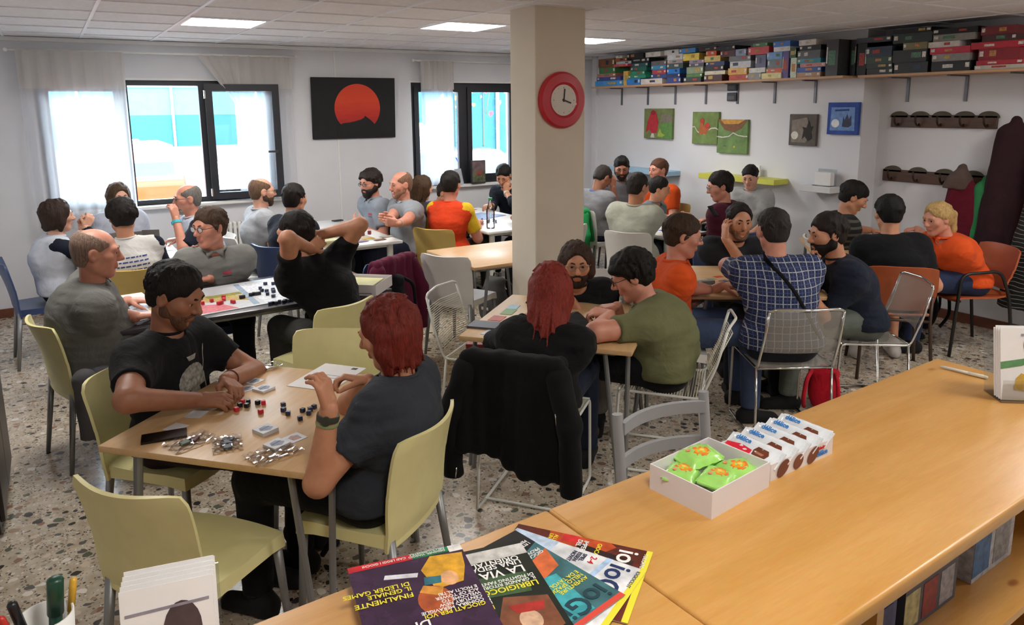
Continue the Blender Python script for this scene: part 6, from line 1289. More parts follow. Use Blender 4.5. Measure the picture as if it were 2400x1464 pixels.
carton('grey appliance with rounded top beside the shelf divider', onshelf(xd + .10, -.42, .251), CR, .10, .2, .20, ['#6a7078', '#7a8088'])

# ------------------------------------------------------------------ things on the tables
TZ = .7405
def flat(name, label, cat, o, rz, w, d, h, m, z=TZ, group=None, art=None):
    t = thing(name, label, cat, (o[0], o[1], z), rz, group); m_ = MB(); m_.box((-w / 2, -d / 2, 0), (w / 2, d / 2, h)); m_.build('sheet' if h < .002 else 'body', m, t)
    for i, (nm, cc, poly) in enumerate(art or []):
        m_ = MB(); m_.prism([(x * w / 2, y * d / 2) for x, y in poly], h, h + .0004 + .0001 * i); m_.build(nm, mat('art_' + cc, cc, .6, var=.25, vs=60), t)
    return t
def imgx(o): c = Rm.transposed() @ (Vector((o[0], o[1], TZ)) - CAMP); return -c.x / c.z
CUBES = {}
def cube(label, o, rz, m, group, s=.017, z=TZ):
    ob = MB().rbox((-s / 2, -s / 2, 0), (s / 2, s / 2, s), .0015, 1).build('wooden_cube', m); ob.location = (o[0], o[1], z); ob.rotation_euler = (0, 0, math.radians(rz)); CUBES.setdefault(label, []).append((imgx(o), ob)); return tag(ob, label, 'cube', group)
M_CRED = mat('cube_red', '#d02a3c', .4, var=.05); M_CBLK = mat('cube_black', '#1c1c26', .4, var=.05); M_CBLU = mat('cube_navy', '#27304a', .4, var=.05)
for i, p in enumerate(((0.521, 2.897, 0.750), (0.558, 2.965, 0.750), (0.627, 2.910, 0.750), (0.596, 2.823, 0.750))): cube('small red cube lying loose on the near beech table', p, 20 + 31 * i, M_CRED, 'red cubes on the near table')
for i, p in enumerate(((0.542, 2.934, 0.750), (0.564, 2.915, 0.750), (0.578, 2.952, 0.750), (0.608, 2.922, 0.750))): cube('small black cube among the red ones on the near beech table', p, 10 + 37 * i, M_CBLK, 'black cubes on the near table')
for i, p in enumerate(((0.688, 2.843, 0.750), (0.675, 2.792, 0.750), (0.681, 2.748, 0.750), (0.706, 2.675, 0.750), (0.737, 2.746, 0.750), (0.750, 2.708, 0.750), (0.764, 2.738, 0.750), (0.785, 2.755, 0.750))): cube('small navy cube in the middle of the near beech table', p, 5 + 29 * i, M_CBLU, 'navy cubes on the near table')
artg = [('picture', '#8f96a8', [(-.8, -.2), (.1, -.8), (.8, -.3), (.3, .7), (-.5, .5)]), ('stroke', '#5a6478', [(-.6, -.1), (.6, .1), (.6, .25), (-.6, .05)])]; artr = [('picture', '#b08a84', [(-.5, -.5), (.5, -.6), (.6, .3), (0, .7), (-.6, .4)])]
M_CRDW = mat('card_white', '#cfcfd2', .5, var=.05)
for lab, p, rz, h, ar in (('thick stack of square white cards at the front of the near table', (0.570, 2.642, 0.750), 22, .014, artg), ('stack of square cards lying on a clear bag on the near table', (0.573, 2.498, 0.750), 24, .013, artg), ('single square card with a reddish picture on the near table', (0.645, 2.533, 0.750), 20, .001, artr), ('stack of square cards near the hands of the man in the printed t-shirt', (0.667, 3.069, 0.750), 28, .010, artg), ('single square card with a dark figure behind the card stack', (0.655, 3.197, 0.750), 30, .001, artg), ('pale blue card tucked under a card stack', (0.610, 3.124, 0.750), 15, .001, artg), ('blank white card beside the black phone', (0.298, 2.863, 0.750), 36, .001, None), ('white card under the forearm of the man in the printed t-shirt', (0.383, 2.953, 0.750), 50, .001, None), ('pair of white cards beside the red-haired woman', (0.914, 2.732, 0.750), 25, .0025, artg), ('white card near the elbow of the red-haired woman', (0.773, 2.518, 0.750), 20, .001, None), ('grey card beside the rules sheet', (0.962, 2.781, 0.750), 18, .001, artr)):
    flat('game_card', lab, 'card', p, rz, .066, .066, h, M_CRDW, art=ar, group='square cards on the near table')
flat('rules_sheet', 'white rules sheet with small print beside the raised hands', 'paper', (0.943, 3.070, 0.750), -51, .215, .295, .0015, M_PAPER, art=[('text_block', '#a5a4ae', [(-.8, .1), (.8, .1), (.8, .14), (-.8, .14)]), ('text_block', '#a5a4ae', [(-.8, -.1), (.5, -.1), (.5, -.06), (-.8, -.06)]), ('emblem', '#3a3c46', [(.45, .75), (.7, .75), (.7, .9), (.45, .9)])])
t = flat('phone', 'black phone lying face down on the near table', 'phone', (0.250, 2.798, 0.750), -8, .150, .076, .008, mat('phone_black', '#0b0b0d', .3, var=.02))
def baggie(label, o, rz, w, d, fill):
    t = thing('clear_bag', label, 'bag', (o[0], o[1], TZ), rz, 'clear plastic bags'); n = 12; r_ = random.Random(int(w * 1000 + rz)); ph = [r_.random() * 6 for _ in range(4)]
    V = [((-1 + 2 * i / n) * w / 2, (-1 + 2 * j / n) * d / 2, .003 + .0035 * (math.sin(i * 1.7 + ph[0]) * math.sin(j * 1.3 + ph[1]) + 1) + .0018 * math.sin(i * 3.1 + j * 2.3 + ph[2]) + .002) for i in range(n + 1) for j in range(n + 1)]
    F = [(i * (n + 1) + j, (i + 1) * (n + 1) + j, (i + 1) * (n + 1) + j + 1, i * (n + 1) + j + 1) for i in range(n) for j in range(n)]
    MB().add(V, F).build('film', glass('film', (.95, .965, .98), .75, .10), t, smooth=False)
    for k, c in enumerate(fill or []):
        m_ = MB(); m_.rbox((-.02, -.014, 0), (.02, .014, .009), .002, 1); m_.build('token', mat('token_' + c, c, .5), t, mtx=trs(((k - (len(fill) - 1) / 2) * .03, .01 * math.sin(k * 3), .001), rz=37 * k))
    return t
baggie('clear bag with a grey-green token at the front left of the near table', (0.322, 2.702, 0.750), 20, .16, .11, ['#6a7a70', '#5a2a2c']); baggie('clear bag of dark tokens at the front edge of the near table', (0.430, 2.611, 0.750), 80, .13, .10, ['#4a4c56', '#5a5c66', '#43454e']); baggie('empty clear bag under a card stack on the near table', (0.547, 2.445, 0.750), 15, .17, .12, None); baggie('empty clear bag at the far corner of the near table', (0.720, 3.334, 0.750), 10, .18, .10, None)
# table in front of the pillar
t = flat('notebook', 'dark grey notebook on the table before the pillar', 'notebook', (1.903, 3.355, 0.750), 40, .12, .16, .012, mat('notebook_grey', '#4a4a55', .5)); flat('game_card', 'green card at the left of the table before the pillar', 'card', (2.158, 3.523, 0.750), 40, .11, .07, .002, mat('card_green', '#7fa06a', .5)); flat('game_card', 'red card at the left of the table before the pillar', 'card', (2.035, 3.446, 0.750), 38, .10, .075, .002, mat('card_red', '#b04a3c', .5, var=.2)); flat('game_card', 'pale blue card near the sleeve of the woman in black', 'card', (2.235, 3.595, 0.750), 40, .09, .06, .002, mat('card_blue', '#9cc0cc', .5)); flat('game_card', 'white card under the sleeve of the woman in black', 'card', (1.865, 3.240, 0.750), 30, .09, .06, .002, M_CRDW); flat('game_card', 'dark grey card near the hands of the person in olive', 'card', (2.406, 2.945, 0.750), 20, .05, .035, .003, mat('card_slate', '#7a7f90', .5))
for lab, p, hh, col in (('brown game box on the wire chair under the table', (2.10, 3.62), .06, '#6a4a30'), ('red game box on top of the brown one on the wire chair', (2.10, 3.62), .055, '#8a2a22')):
    z0 = .452 if 'brown game box' in lab[:14] else .514; t = thing('game_box', lab, 'box', (p[0], p[1], z0), -40); m_ = MB(); m_.rbox((-.13, -.13, 0), (.13, .13, hh), .002, 1); m_.build('box_body', mat('floorbox_' + col, col, .5, var=.25), t); m_ = MB(); m_.box((-.1315, -.08, hh * .2), (-.13, .08, hh * .8)); m_.build('title_strip', mat('title_gold', '#c8a04a', .5, var=.3), t)
# table of the plaid shirt
for i, (lab, p, col) in enumerate((('red and white card on the plaid man\'s table, nearest the edge', (3.442, 3.205, 0.750), '#c86a4a'), ('pale card beside the orange polo shirt', (3.678, 3.475, 0.750), '#c9b89c'), ('grey card beside the token stack', (3.744, 3.461, 0.750), '#9a9488'), ('red card left of the plaid sleeve', (3.831, 3.480, 0.750), '#b8402e'), ('blue card left of the plaid sleeve', (3.765, 3.370, 0.750), '#5a6a98'), ('small red-framed card next to the plaid sleeve', (3.665, 3.261, 0.750), '#b05040'), ('white card near the token stack', (3.573, 3.367, 0.750), '#d0ccc4'))): flat('game_card', lab, 'card', p, -36 + 9 * i, .062, .045, .0015, mat('rcard_' + col, col, .5, var=.25, vs=50), group='cards on the plaid man\'s table')
for k in range(5):
    ob = MB().rbox((-.06 + .002 * k, -.02, 0), (.06, .02, .0045), .001, 1).build('token_strip', mat('strip_token', '#7d8480', .5, var=.2)); ob.location = (*(3.598, 3.379, 0.750)[:2], TZ + .0048 * k); ob.rotation_euler = (0, 0, math.radians(-30 + 3 * k)); tag(ob, 'grey token strip in the low pile before the orange polo, %s from bottom' % ORD[k], 'token', 'pile of grey tokens')
# dark table: map board, cubes, papers, game box
t = flat('map_board', 'spread map board with pink and yellow regions on the dark table', 'game board', (.87, 4.80), 8, .95, .66, .004, mat('board_pale', '#c9ccd0', .4, var=.08), art=[('pink_region', '#c86a74', [(-.98, -.95), (-.1, -.95), (-.2, -.5), (-.6, -.2), (-.98, -.3)]), ('ochre_region', '#b8a060', [(-.98, -.25), (-.5, -.1), (-.05, -.3), (.2, -.6), (.25, -.1), (-.2, .3), (-.98, .1)]), ('yellow_bar', '#8f8a3a', [(-.25, .05), (.2, .05), (.2, .25), (-.25, .25)]), ('white_region', '#d8dce2', [(.25, -.9), (.97, -.9), (.97, .9), (.3, .9)]), ('river', '#8fa4b8', [(.1, -.9), (.18, -.9), (.35, .9), (.28, .9)])])
ZB = TZ + .0052
for i, p in enumerate(((0.696, 4.675, 0.750), (0.753, 4.709, 0.750), (0.778, 4.619, 0.750), (0.795, 4.632, 0.750), (0.834, 4.766, 0.750), (0.823, 4.698, 0.750), (0.854, 4.616, 0.750), (0.861, 4.600, 0.750))): cube('small red cube on the pink part of the map board', p, 13 * i, M_CRED, 'red cubes on the map board', .02, ZB)
for i, p in enumerate(((0.923, 4.694, 0.750), (0.937, 4.697, 0.750), (0.990, 4.726, 0.750), (1.009, 4.739, 0.750), (1.024, 4.729, 0.750), (1.041, 4.731, 0.750))): cube('small black cube at the middle of the map board', p, 21 * i, M_CBLK, 'black cubes on the map board', .02, ZB)
for i, p in enumerate(((1.081, 4.866, 0.750), (1.076, 4.801, 0.750), (1.142, 4.982, 0.750), (1.099, 4.772, 0.750), (1.084, 4.689, 0.750), (1.185, 4.953, 0.750), (1.142, 4.783, 0.750), (1.133, 4.735, 0.750), (1.101, 4.612, 0.750))): cube('small blue cube on the white part of the map board', p, 17 * i, M_CBLU, 'blue cubes on the map board', .02, ZB)
for i in range(16): cube('dark cube lined up along the front edge of the map board', (1.04 + .02 * i + .004 * math.sin(i * 5), 4.455 + .003 * i + .012 * math.sin(i * 2.7)), 23 * i, M_CBLK if i % 3 else M_CBLU, 'dark cubes along the board edge', .019)
flat('paper_sheet', 'white paper sheets in front of the heavy man', 'paper', (.335, 5.08), 8, .21, .297, .003, M_PAPER); flat('plastic_sheet', 'glossy plastic-covered sheet at the left end of the dark table', 'paper', (.33, 4.66), 30, .20, .26, .002, mat('glossy_sheet', '#aeb6c6', .08, var=.1, coat=.8)); flat('paper_sheet', 'white booklet at the far right of the map board', 'paper', (1.28, 5.12), 10, .15, .10, .004, M_PAPER)
c = (1.666, 4.507, 0.780); t = thing('game_box', 'open white game box lid holding a yellow booklet at the end of the dark table', 'box', (c[0] - .02, c[1], TZ), -42)
for lo, hi in (((-.15, -.15, 0), (.15, .15, .003)), ((-.15, -.15, .003), (.15, -.147, .07)), ((-.15, .147, .003), (.15, .15, .07)), ((-.15, -.147, .003), (-.147, .147, .07)), ((.147, -.147, .003), (.15, .147, .07))): MB().box(lo, hi).build('side_wall', M_CARD, t)
MB().box((-.13, -.14, .045), (.10, .13, .052)).build('booklet', mat('booklet_yellow', '#d8d4a0', .6), t); text('lettering', 'Il Timonier', .03, mat('ink_maroon', '#a02a34', .5, var=0), t, frame_mtx((-.10, -.151, .030), (1, 0, 0), (0, 0, 1)), bold=.02); MB().box((-.12, -.1508, .012), (.12, -.15, .018)).build('print_line', mat('ink_grey', '#7a7a86', .5), t)
# white table below the sun painting
t = flat('game_board', 'large pale game board on the long white table', 'game board', (2.16, 6.66), 3, .52, .88, .004, mat('board_grey', '#b5b3a6', .45, var=.15), art=[('track', '#a86a5a', [(.3, -.95), (.36, -.95), (.36, .95), (.3, .95)]), ('field_blue', '#7a9ab8', [(-.9, .3), (-.3, .2), (-.2, .7), (-.9, .8)]), ('field_green', '#8a9a6a', [(-.8, -.8), (-.1, -.8), (-.2, -.2), (-.8, -.1)]), ('grid', '#8a8478', [(-.1, -.6), (.25, -.6), (.25, .6), (-.1, .6)])])
for lab, p, cc in (('dark long tray at the far end of the white table', (2.507, 7.523, 0.750), '#2a2d34'), ('yellow cards at the near edge of the white table', (2.370, 6.294, 0.750), '#c8a83a'), ('brown cards at the near edge of the white table', (2.442, 6.190, 0.750), '#7a6452'), ('grey card near the bald man holding cards', (2.551, 6.305, 0.750), '#a8a490'), ('purple card at the near edge of the white table', (2.277, 6.199, 0.750), '#8a7a98'), ('blue tokens beside the far board corner', (2.437, 7.151, 0.750), '#3a68b8'), ('dark card beside the bearded man', (2.538, 7.046, 0.750), '#5a5c68')): flat('card_tray' if 'tray' in lab else 'game_card', lab, 'card', p, 10, .11, .06, .008 if 'tray' in lab else .003, mat('wcard_' + cc, cc, .5, var=.25), z=TZ + .005)
for i, p in enumerate(((2.339, 6.774, 0.750), (2.449, 6.667, 0.750), (2.389, 6.475, 0.750), (2.477, 6.529, 0.750))): cube('dark red disc token on the white game table', p, 20 * i, mat('token_crimson', '#7a1f2c', .4), 'crimson tokens on the white table', .03, TZ + .005)
for i, p in enumerate(((2.423, 7.161, 0.750), (2.416, 7.066, 0.750), (2.273, 6.850, 0.750), (2.419, 6.999, 0.750))): cube('small blue cube on the white game table', p, 20 * i, mat('token_blue', '#2f6ac8', .4), 'blue tokens on the white table', .026, TZ + .005)
bx = (1.911, 5.781, 0.800); t = thing('card_box', 'small cream box at the corner of the long white table', 'box', (1.97, 6.16, TZ), 5); MB().rbox((-.09, -.05, 0), (.09, .05, .055), .003, 1).build('box_body', mat('cream_box', '#d0c9a0', .6), t); MB().box((-.06, -.0512, .015), (.06, -.05, .04)).build('print', mat('cream_print', '#b8ae80', .6), t)
# table with figures by the second window
bottle('clear plastic water bottle with green cap on the table beside the pillar', (*(3.592, 6.184, 0.740)[:2], TZ), glass('pet', (.88, .93, .96), .55, .05), .30, .042, '#2f8a4a', band=False)
r_ = random.Random(4)
def mini(label, o, col):
    t = thing('game_figure', label, 'figure', (o[0], o[1], TZ), r_.random() * 360, 'small figures on the white table'); m_ = MB(); m_.lathe([(.016, 0), (.016, .003), (.004, .005)], 10); m_.build('base', mat('mini_' + col, col, .5), t); m_ = MB(); m_.lathe([(.004, .004), (.008, .012), (.006, .022), (.009, .028), (.003, .034)], 8); m_.box((-.018, -.002, .018), (.018, .002, .022)); m_.build('model', mat('mini_' + col, col, .5), t, smooth=True); CUBES.setdefault(label, []).append((imgx(o), t))
for i, (px, c_) in enumerate((('dark blue', '#1f3a58'), ('dark blue', '#1f3a58'), ('teal', '#2a5a6a'), ('dark blue', '#1f3a58'), ('brown', '#8a4a38'), ('teal', '#2a5a6a'), ('dark blue', '#1f3a58'), ('teal', '#2a5a6a'), ('brown', '#8a4a38'), ('dark blue', '#1f3a58'))):
    mini('tiny %s game figure on the table beside the pillar' % px, (3.60 + .06 * (i % 4) + .01 * i, 6.45 + .09 * (i // 4) + .02 * (i % 3)), c_)
flat('game_card', 'bright green card at the corner of the figure-covered table', 'card', (3.563, 6.457, 0.750), 10, .10, .06, .003, mat('card_leaf', '#3f9a4a', .5)); flat('game_card', 'dark card behind the bright green card', 'card', (3.656, 6.671, 0.750), 10, .07, .05, .01, mat('card_navy', '#2a3448', .5)); flat('game_board', 'orange strip of cards at the far end of the figure-covered table', 'card', (4.066, 7.464, 0.750), 10, .14, .08, .004, mat('card_orange', '#b86a3a', .5, var=.3)); flat('game_board', 'blue hexagon tiles at the middle of the figure-covered table', 'game board', (3.92, 6.95), 20, .42, .36, .004, mat('board_blue', '#4a5a8a', .5, var=.5, vs=22))
# window table on the left: screen, papers
t = thing('folding_screen', 'grey-brown folded card screen standing on the small white table', 'screen', (.50, 6.50, TZ), 0)
for a_, x0, rz in ((0, -.13, 24), (1, .0, 0), (2, .13, -24)):
    MB().box((-.066, -.0015, 0), (.066, .0015, .22)).build('panel', mat('screen_brown', '#6a635e', .6, var=.15), t, mtx=trs((x0, .03 if a_ != 1 else 0, 0), rz=rz))
flat('paper_sheet', 'white papers at the right of the small white table', 'paper', (.72, 6.85), 15, .2, .28, .002, M_PAPER)
# tables at the right wall
flat('game_board', 'board with red cards on the farther white table by the right wall', 'game board', (5.40, 6.48), 5, .32, .4, .004, mat('board_mix', '#8a4a48', .5, var=.5, vs=20)); flat('paper_sheet', 'white sheet with blue drawings before the pale grey-green t-shirt', 'paper', (4.86, 5.12), 20, .21, .28, .002, M_PAPER, art=[('drawing', '#5a6ab8', [(-.6, -.6), (.3, -.5), (.5, .2), (-.2, .4)])])
t = thing('card_box', 'black card box standing at the corner of the white table by the yellow shelf', 'box', (4.80, 4.95, TZ), 30); MB().rbox((-.06, -.04, 0), (.06, .04, .07), .003, 1).build('box_body', M_BLACK, t); MB().box((-.03, -.0412, .02), (.03, -.04, .05)).build('print', mat('print_white', '#b8b8b4', .6), t)
t = thing('card_box', 'black camera-like box beside the yellow-shelf table', 'box', (5.20, 4.92, TZ), -20); MB().rbox((-.05, -.04, 0), (.05, .04, .065), .006, 2).build('box_body', M_BLACK, t); MB().lathe([(.0, 0), (.02, 0), (.02, .02), (0, .021)], 14, trs((0, -.04, .034), rx=90)).build('front_ring', mat('ring_grey', '#7a7a7c', .4), t)
m_ = MB(); m_.shell([[(-.07 + .14 * i / 6, -.05 + .10 * j / 5, .02 * math.sin(PI * i / 6)) for j in range(6)] for i in range(7)], .004); t = m_.build('black_folder', M_BLACK); t.location = (4.817, 4.463, 1.000); t.rotation_euler = (.9, .2, .4); tag(t, 'black folder held up by the man in the maroon sweater', 'folder')
flat('game_card', 'pale card at the left corner of the table under the coat racks', 'card', (5.30, 3.62), 20, .09, .06, .002, M_CRDW); flat('game_card', 'white card at the middle of the table under the coat racks', 'card', (5.52, 3.52), 60, .09, .06, .002, M_CRDW)
# books and a tablet on the sill of the second window
zs = .962; b0 = (4.573, 8.200, 0.983)
t = thing('book', 'book with a dark fantasy cover standing on the sill beside the pillar', 'book', (b0[0], 8.17, zs), 3); MB().rbox((-.10, -.02, 0), (.10, .02, .29), .002, 1).build('cover', mat('book_dark', '#3a3838', .4, var=.3), t); MB().box((-.095, -.0212, .02), (.095, -.02, .15)).build('picture', mat('book_pic', '#5a6048', .4, var=.6, vs=25), t); MB().box((-.095, -.0212, .15), (.095, -.02, .28)).build('sky_picture', mat('book_sky', '#6a5a5c', .4, var=.6, vs=12), t); MB().box((-.04, -.0214, .10), (.05, -.0212, .16)).build('figure_print', mat('book_red', '#8a4a3c', .4, var=.4), t)
t = thing('tablet', 'pale grey tablet leaning on the sill behind the orange t-shirt', 'tablet', ((4.310, 8.200, 0.983)[0] - .05, 8.13, zs), 20); MB().rbox((-.12, 0, 0), (.12, .008, .20), .003, 1).build('back_cover', mat('tablet_grey', '#b9bcc0', .4), t, mtx=trs((0, 0, .002), rx=-14)); MB().box((.112, -.001, .01), (.119, 0, .19)).build('edge', mat('tablet_edge', '#8a8e96', .4), t, mtx=trs((0, 0, .002), rx=-14))
for lab, lst in CUBES.items():
    for i, (_, ob) in enumerate(sorted(lst, key=lambda q: q[0])):
        if len(lst) > 1: ob['label'] = '%s, %s from the left' % (lab, ORD[i])
# ------------------------------------------------------------------ prints on clothes and a few accessories
bangle(P35, 'L', '#3a3f36', .88, .010); bangle(P35, 'L', '#8a9a6a', .80, .005, 'bracelet'); bangle(P34, 'L', '#5a2a28', .86, .003, 'bracelet'); bangle(P3, 'L', '#3fb8c8', .88, .012); bangle(P10, 'L', '#c8c4b0', .9, .009); bangle(P11, 'L', '#b8b4a8', .88, .009); bangle(P15, 'L', '#c8c0a0', .86, .010); bangle(P20, 'R', '#d8d8d4', .85, .008)
def ringpoly(cx, cy, r0, r1, a0, a1, n=14): return [(cx + r0 * math.cos(a0 + (a1 - a0) * i / n), cy + r0 * math.sin(a0 + (a1 - a0) * i / n)) for i in range(n + 1)] + [(cx + r1 * math.cos(a1 - (a1 - a0) * i / n), cy + r1 * math.sin(a1 - (a1 - a0) * i / n)) for i in range(n + 1)]
P = P34; xr = -P['lt'] * -1.0; front = P['chest'] + P['fsq'] * .45 - P['D'] * .04
shp = [ringpoly(0, .02, .085, .078, -.3, PI + .3), ringpoly(0, .02, .066, .060, 0, PI), ringpoly(0, .02, .050, .044, .2, PI - .2), [(-.10, -.12), (-.085, -.13), (-.07, .03), (-.085, .02)], [(.085, -.13), (.10, -.12), (.085, .02), (.07, .03)], [(-.03, -.12), (.02, -.13), (.035, -.05), (.02, .03), (-.01, .06), (-.03, .0)], [(-.065, -.12), (-.045, -.12), (-.05, -.02), (-.06, -.03)], [(.045, -.12), (.065, -.12), (.06, -.03), (.05, -.02)], [(-.02, .12), (.02, .12), (.03, .14), (-.03, .14)], [(.075, .05), (.08, .05), (.095, .16), (.09, .16)]]
shirt_patch(P, 'chest_print', mat('print_grey', '#8e8d84', .8, var=.5, vs=60), front, P['lt'], P['D'], -P['fsq'], shp)
def logo(P, off):
    front = P['chest'] + P['fsq'] * .45 + P['lt'] * off[0] + P['D'] * off[1]
    shirt_patch(P, 'chest_logo', mat('logo_red', '#b0404a', .7, var=.2), front, P['lt'], P['D'], -P['fsq'], [ringpoly(-.014, 0, .014, .009, .4, 2 * PI - .4), ringpoly(.014, 0, .014, .009, -PI + .4, PI - .4)])
    shirt_patch(P, 'chest_logo_text', mat('logo_dark', '#3a3a44', .7), front - P['D'] * .024, P['lt'], P['D'], -P['fsq'], [[(-.03, -.003), (.03, -.003), (.03, .003), (-.03, .003)]])
logo(P6, (.075, .06)); logo(P10, (.07, .06)); logo(P11, (.07, .06)); logo(P24, (.07, .06))
P = P4; back = P['chest'] - P['fsq'] * .45 + P['D'] * .0; r_ = random.Random(3); shp = []
for row in range(6):
    x = -.11 + .01 * row; y = .06 - row * .030
    while x < .11:
        w_ = r_.uniform(.012, .035); shp.append([(x, y), (x + w_, y + .002), (x + w_, y + .011), (x, y + .010)]); x += w_ + .007
shirt_patch(P, 'back_writing', mat('ink_shirt_blue', '#2f3f86', .7, var=.1), back, -P['lt'], P['D'], P['fsq'], shp)
P = P26; m_ = MB(); pts = []
for i in range(13):
    k = i / 12; pts.append(P['chest'] + P['D'] * (.22 - .50 * k) - P['fsq'] * .5 - P['lt'] * (-.10 + .30 * k))
from mathutils.bvhtree import BVHTree
sm_ = P['shirt'].data; bv = BVHTree.FromPolygons([v.co for v in sm_.vertices], [list(p.vertices) for p in sm_.polygons]); row0, row1 = [], []
for p in pts:
    for dst, off in ((row0, -.022), (row1, .022)):
        q = Vector(p - P['base'] + P['lt'] * off + P['D'] * off * .8); h = bv.ray_cast(q, Vector(P['fsq']), 1.0); dst.append((h[0] if h[0] is not None else q + Vector(P['fsq']) * .36) - Vector(P['fsq']) * .005)
m_.shell([row0, row1], .003); m_.build('bag_strap', fabric('strap_black', '#0e0e10'), P['root'], smooth=True)
P = P30; m_ = MB(); c = P['hl'](0, -.112, .026) - P['base']; m_.lathe([(.024, -.008), (.028, 0), (.024, .008)], 14, frame_mtx(c, P['HR'], P['HU'])); m_.build('hair_tie', M_BLACK, P['root'], smooth=True)

# ------------------------------------------------------------------ the yard outside the windows
GZ = -.25
m_ = MB(); m_.box((-30, YB + .35, GZ - .2), (50, 70, GZ)); o = m_.build('yard_ground', mat('asphalt_pale', '#7d7876', .9, var=.1, vs=2)); o['kind'] = 'structure'
M_NET = mat('net_teal', '#1d5866', .8, var=.1, vs=8); M_NET2 = mat('net_pale', '#4a7680', .8, var=.08, vs=4)
def fence(label, x0, x1, y, bands, step):
    t = thing('yard_fence', label, 'fence', ((x0 + x1) / 2, y, GZ)); h = (x1 - x0) / 2
    for nm, z0, z1, m in bands: MB().box((-h, -.01, z0), (h, .01, z1)).build(nm, m, t)
    n = int(2 * h / step)
    for i in range(n + 1): MB().tube([(-h + i * step, -.06, 0), (-h + i * step, -.06, 3.6)], .05, 8).build('post', mat('post_grey', '#8a8a84', .6), t, smooth=True)
    m_ = MB(); m_.tube([(-h, -.06, 3.0), (h, -.06, 3.0)], .02, 6); m_.build('wire', mat('post_grey', '#8a8a84', .6), t, smooth=True)
    return t
fence('fence with teal windbreak net across the yard', -8, 16, 30, [('low_wall', 0, .85, mat('low_wall_pale', '#83766f', .9)), ('net', .85, 2.0, M_NET), ('upper_net', 2.0, 3.8, M_NET2)], 3.0)
fence('nearer fence with teal net behind the parked cars', 7.2, 22, 16.5, [('net', .25, 4.2, M_NET)], 2.6)
MB().box((-20, 45, GZ), (40, 46, 6)).build('far_facade', mat('far_facade', '#6d8088', .9)); bpy.data.objects['far_facade']['kind'] = 'structure'
def car(label, loc, rz, col, prof, w, glassz, lights, name='parked_car', roofc=None):
    """prof: side outline (x forward, z up); glassz: list of (part, polygon on the side) ; built with real width"""
    t = thing(name, label, 'car', loc, rz); bm = bmesh.new(); n = len(prof); L_ = [bm.verts.new((x, -w / 2, z)) for x, z in prof]; R_ = [bm.verts.new((x, w / 2, z)) for x, z in prof]; bm.faces.new(L_); bm.faces.new(list(reversed(R_)))
    for i in range(n): bm.faces.new((L_[i], R_[i], R_[(i + 1) % n], L_[(i + 1) % n]))
    for v in bm.verts:
        if v.co.z > .95: v.co.y *= .86
    bmesh.ops.recalc_face_normals(bm, faces=bm.faces[:]); bmesh.ops.bevel(bm, geom=bm.edges[:], offset=.06, segments=3, affect='EDGES'); me = bpy.data.meshes.new('m'); bm.to_mesh(me); bm.free(); m = mat('car_' + col, col, .25, var=.02, coat=.8); me.materials.append(m); me.polygons.foreach_set('use_smooth', [True] * len(me.polygons)); me.set_sharp_from_angle(angle=math.radians(45)); link('car_body', me, t)
    gm = mat('car_glass', '#5a646c', .08, var=.02, coat=.5)
    for s_ in (-1, 1):
        for poly in glassz:
            m_ = MB(); m_.prism([(x, z) for x, z in poly], 0, .012, Matrix(((1, 0, 0, 0), (0, 0, s_, s_ * w * .452), (0, 1, 0, 0), (0, 0, 0, 1)))); m_.build('side_window', gm, t)
        for x in (.62, prof[0][0] * 0 + 2.9):
            m_ = MB(); m_.lathe([(.18, -.1), (.31, -.1), (.32, -.05), (.32, .05), (.31, .1), (.18, .1)], 24, trs((x, s_ * (w / 2 - .09), .31), rx=90)); wh = m_.build('wheel', mat('tyre', '#1a1a1c', .8), t, angle=40); m_ = MB(); m_.lathe([(.0, .10), (.17, .10), (.17, .112), (0, .115)], 18, trs((x, s_ * (w / 2 - .09), .31), rx=-90 * s_)); m_.build('hub_cap', M_LEG, wh)
    for nm, c_, y0, y1, z0, z1, x in lights:
        m_ = MB(); m_.rbox((x - .03, y0, z0), (x + .02, y1, z1), .012, 2); m_.build(nm, mat('car_' + nm + c_, c_, .2, var=.05, coat=.6), t)
    return t
van = [(0, .22), (0, .78), (.02, .92), (.16, 1.50), (.30, 1.64), (2.2, 1.66), (2.75, 1.12), (3.5, .95), (3.62, .55), (3.6, .22)]
v0 = (0.957, 12.000, 1.482)
car('bright orange van seen from behind through the open window', (v0[0], 11.9, GZ), 90, '#b83c12', van, 1.62, [[(.35, 1.0), (.45, 1.45), (1.2, 1.47), (1.2, 1.0)], [(1.3, 1.0), (1.3, 1.47), (2.1, 1.47), (2.5, 1.08)]], [('rear_window', '#4a5258', -.60, .60, .98, 1.42, .12), ('tail_light', '#d02a3a', -.80, -.66, .55, .98, .0), ('tail_light', '#d02a3a', .66, .80, .55, .98, .0), ('number_plate', '#e6e6e0', -.25, .25, .34, .45, -.015), ('bumper', '#3a3a40', -.72, .72, .46, .56, -.03), ('roof_lamp', '#e8e2da', -.2, .05, 1.66, 1.74, .5)], 'orange_van')
hat = [(0, .22), (0, .62), (.04, .86), (.30, .92), (.72, 1.36), (1.2, 1.44), (2.0, 1.42), (2.75, .98), (3.75, .80), (3.9, .5), (3.88, .22)]
b0 = (6.595, 11.200, 1.038)
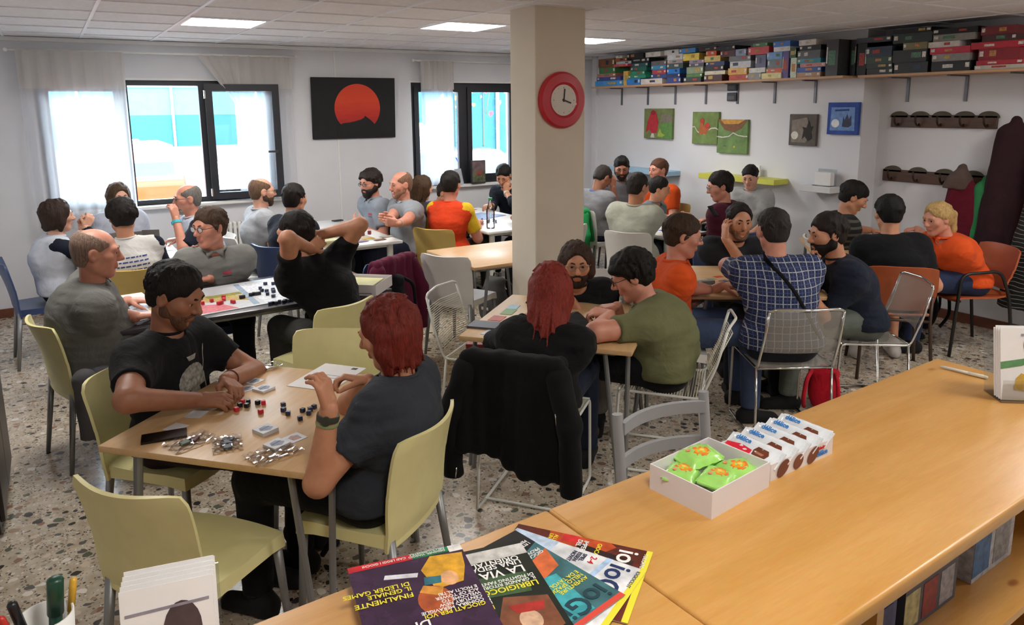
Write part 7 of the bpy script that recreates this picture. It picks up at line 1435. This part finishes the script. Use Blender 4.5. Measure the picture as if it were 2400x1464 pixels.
car('blue hatchback parked outside the window beside the pillar', (b0[0] + .35, 10.9, GZ), 118, '#1b2f70', hat, 1.66, [[(.62, .95), (.85, 1.32), (1.35, 1.36), (1.35, .95)], [(1.42, .95), (1.42, 1.36), (1.95, 1.35), (2.5, .98)]], [('rear_window', '#4a5a60', -.58, .58, 1.0, 1.28, .42), ('tail_light', '#d02a3a', -.80, -.55, .62, .86, .0), ('tail_light', '#d02a3a', .55, .80, .62, .86, .0), ('number_plate', '#e6e6e0', -.25, .25, .42, .53, -.015)])
w0 = (6.464, 12.500, 0.976)
car('white van outside behind the narrow curtain', (w0[0] - 1.9, 14.6, GZ), 0, '#e6e8ea', [(0, .22), (0, .9), (.1, 1.75), (.4, 1.86), (2.0, 1.86), (2.7, 1.15), (3.4, .95), (3.5, .5), (3.48, .22)], 1.7, [[(1.5, 1.05), (1.5, 1.6), (2.05, 1.6), (2.45, 1.1)]], [('tail_light', '#d02a3a', -.82, -.7, .6, 1.0, .0)], 'white_van')
s0 = (2.076, 13.000, 0.930)
car('silver car partly hidden by the window post', (s0[0] + .75, 13.0, GZ), 60, '#c9ccd2', hat, 1.66, [[(.62, .95), (.85, 1.32), (1.35, 1.36), (1.35, .95)], [(1.42, .95), (1.42, 1.36), (1.95, 1.35), (2.5, .98)]], [('tail_light', '#d02a3a', -.80, -.55, .62, .86, .0)], 'silver_car')
# creeper leaves hanging over the nearer fence
r_ = random.Random(11); t = thing('creeper', 'red and yellow-green creeper hanging over the teal fence', 'plant', (8.9, 16.3, GZ)); ml = [mat('leaf_red', '#b8404a', .6, var=.2), mat('leaf_lime', '#a8b84a', .6, var=.2), mat('leaf_rust', '#c8704a', .6, var=.2)]
for i in range(90):
    st = r_.random(); x = -.9 + 1.6 * r_.random() + (.9 * st if r_.random() < .4 else 0); z = 3.3 - abs(r_.gauss(0, .45)) - (.9 * r_.random() if abs(x + .2) < .25 else 0); s_ = r_.uniform(.05, .10)
    m_ = MB(); m_.add([(0, 0, -s_), (s_ * .7, -.02, -s_ * .1), (s_ * .5, 0, s_ * .6), (0, .02, s_ * .35), (-s_ * .5, 0, s_ * .6), (-s_ * .7, -.02, -s_ * .1)], [(0, 1, 2, 3), (0, 3, 4, 5)]); m_.build('leaf', ml[i % 3], t, mtx=trs((x, -.15 + .1 * r_.random(), z), rx=r_.uniform(-30, 30), ry=r_.uniform(-40, 40), rz=r_.uniform(-40, 40)))
for x in (-.3, .5): MB().tube([(x, .19, 0), (x, .16, 3.0), (x, .05, 3.6), (x + .1, -.05, 2.8), (x - .05, -.05, 2.0)], .012, 5).build('stem', mat('stem_brown', '#6a5a48', .8), t, smooth=True)

bpy.context.view_layer.update()
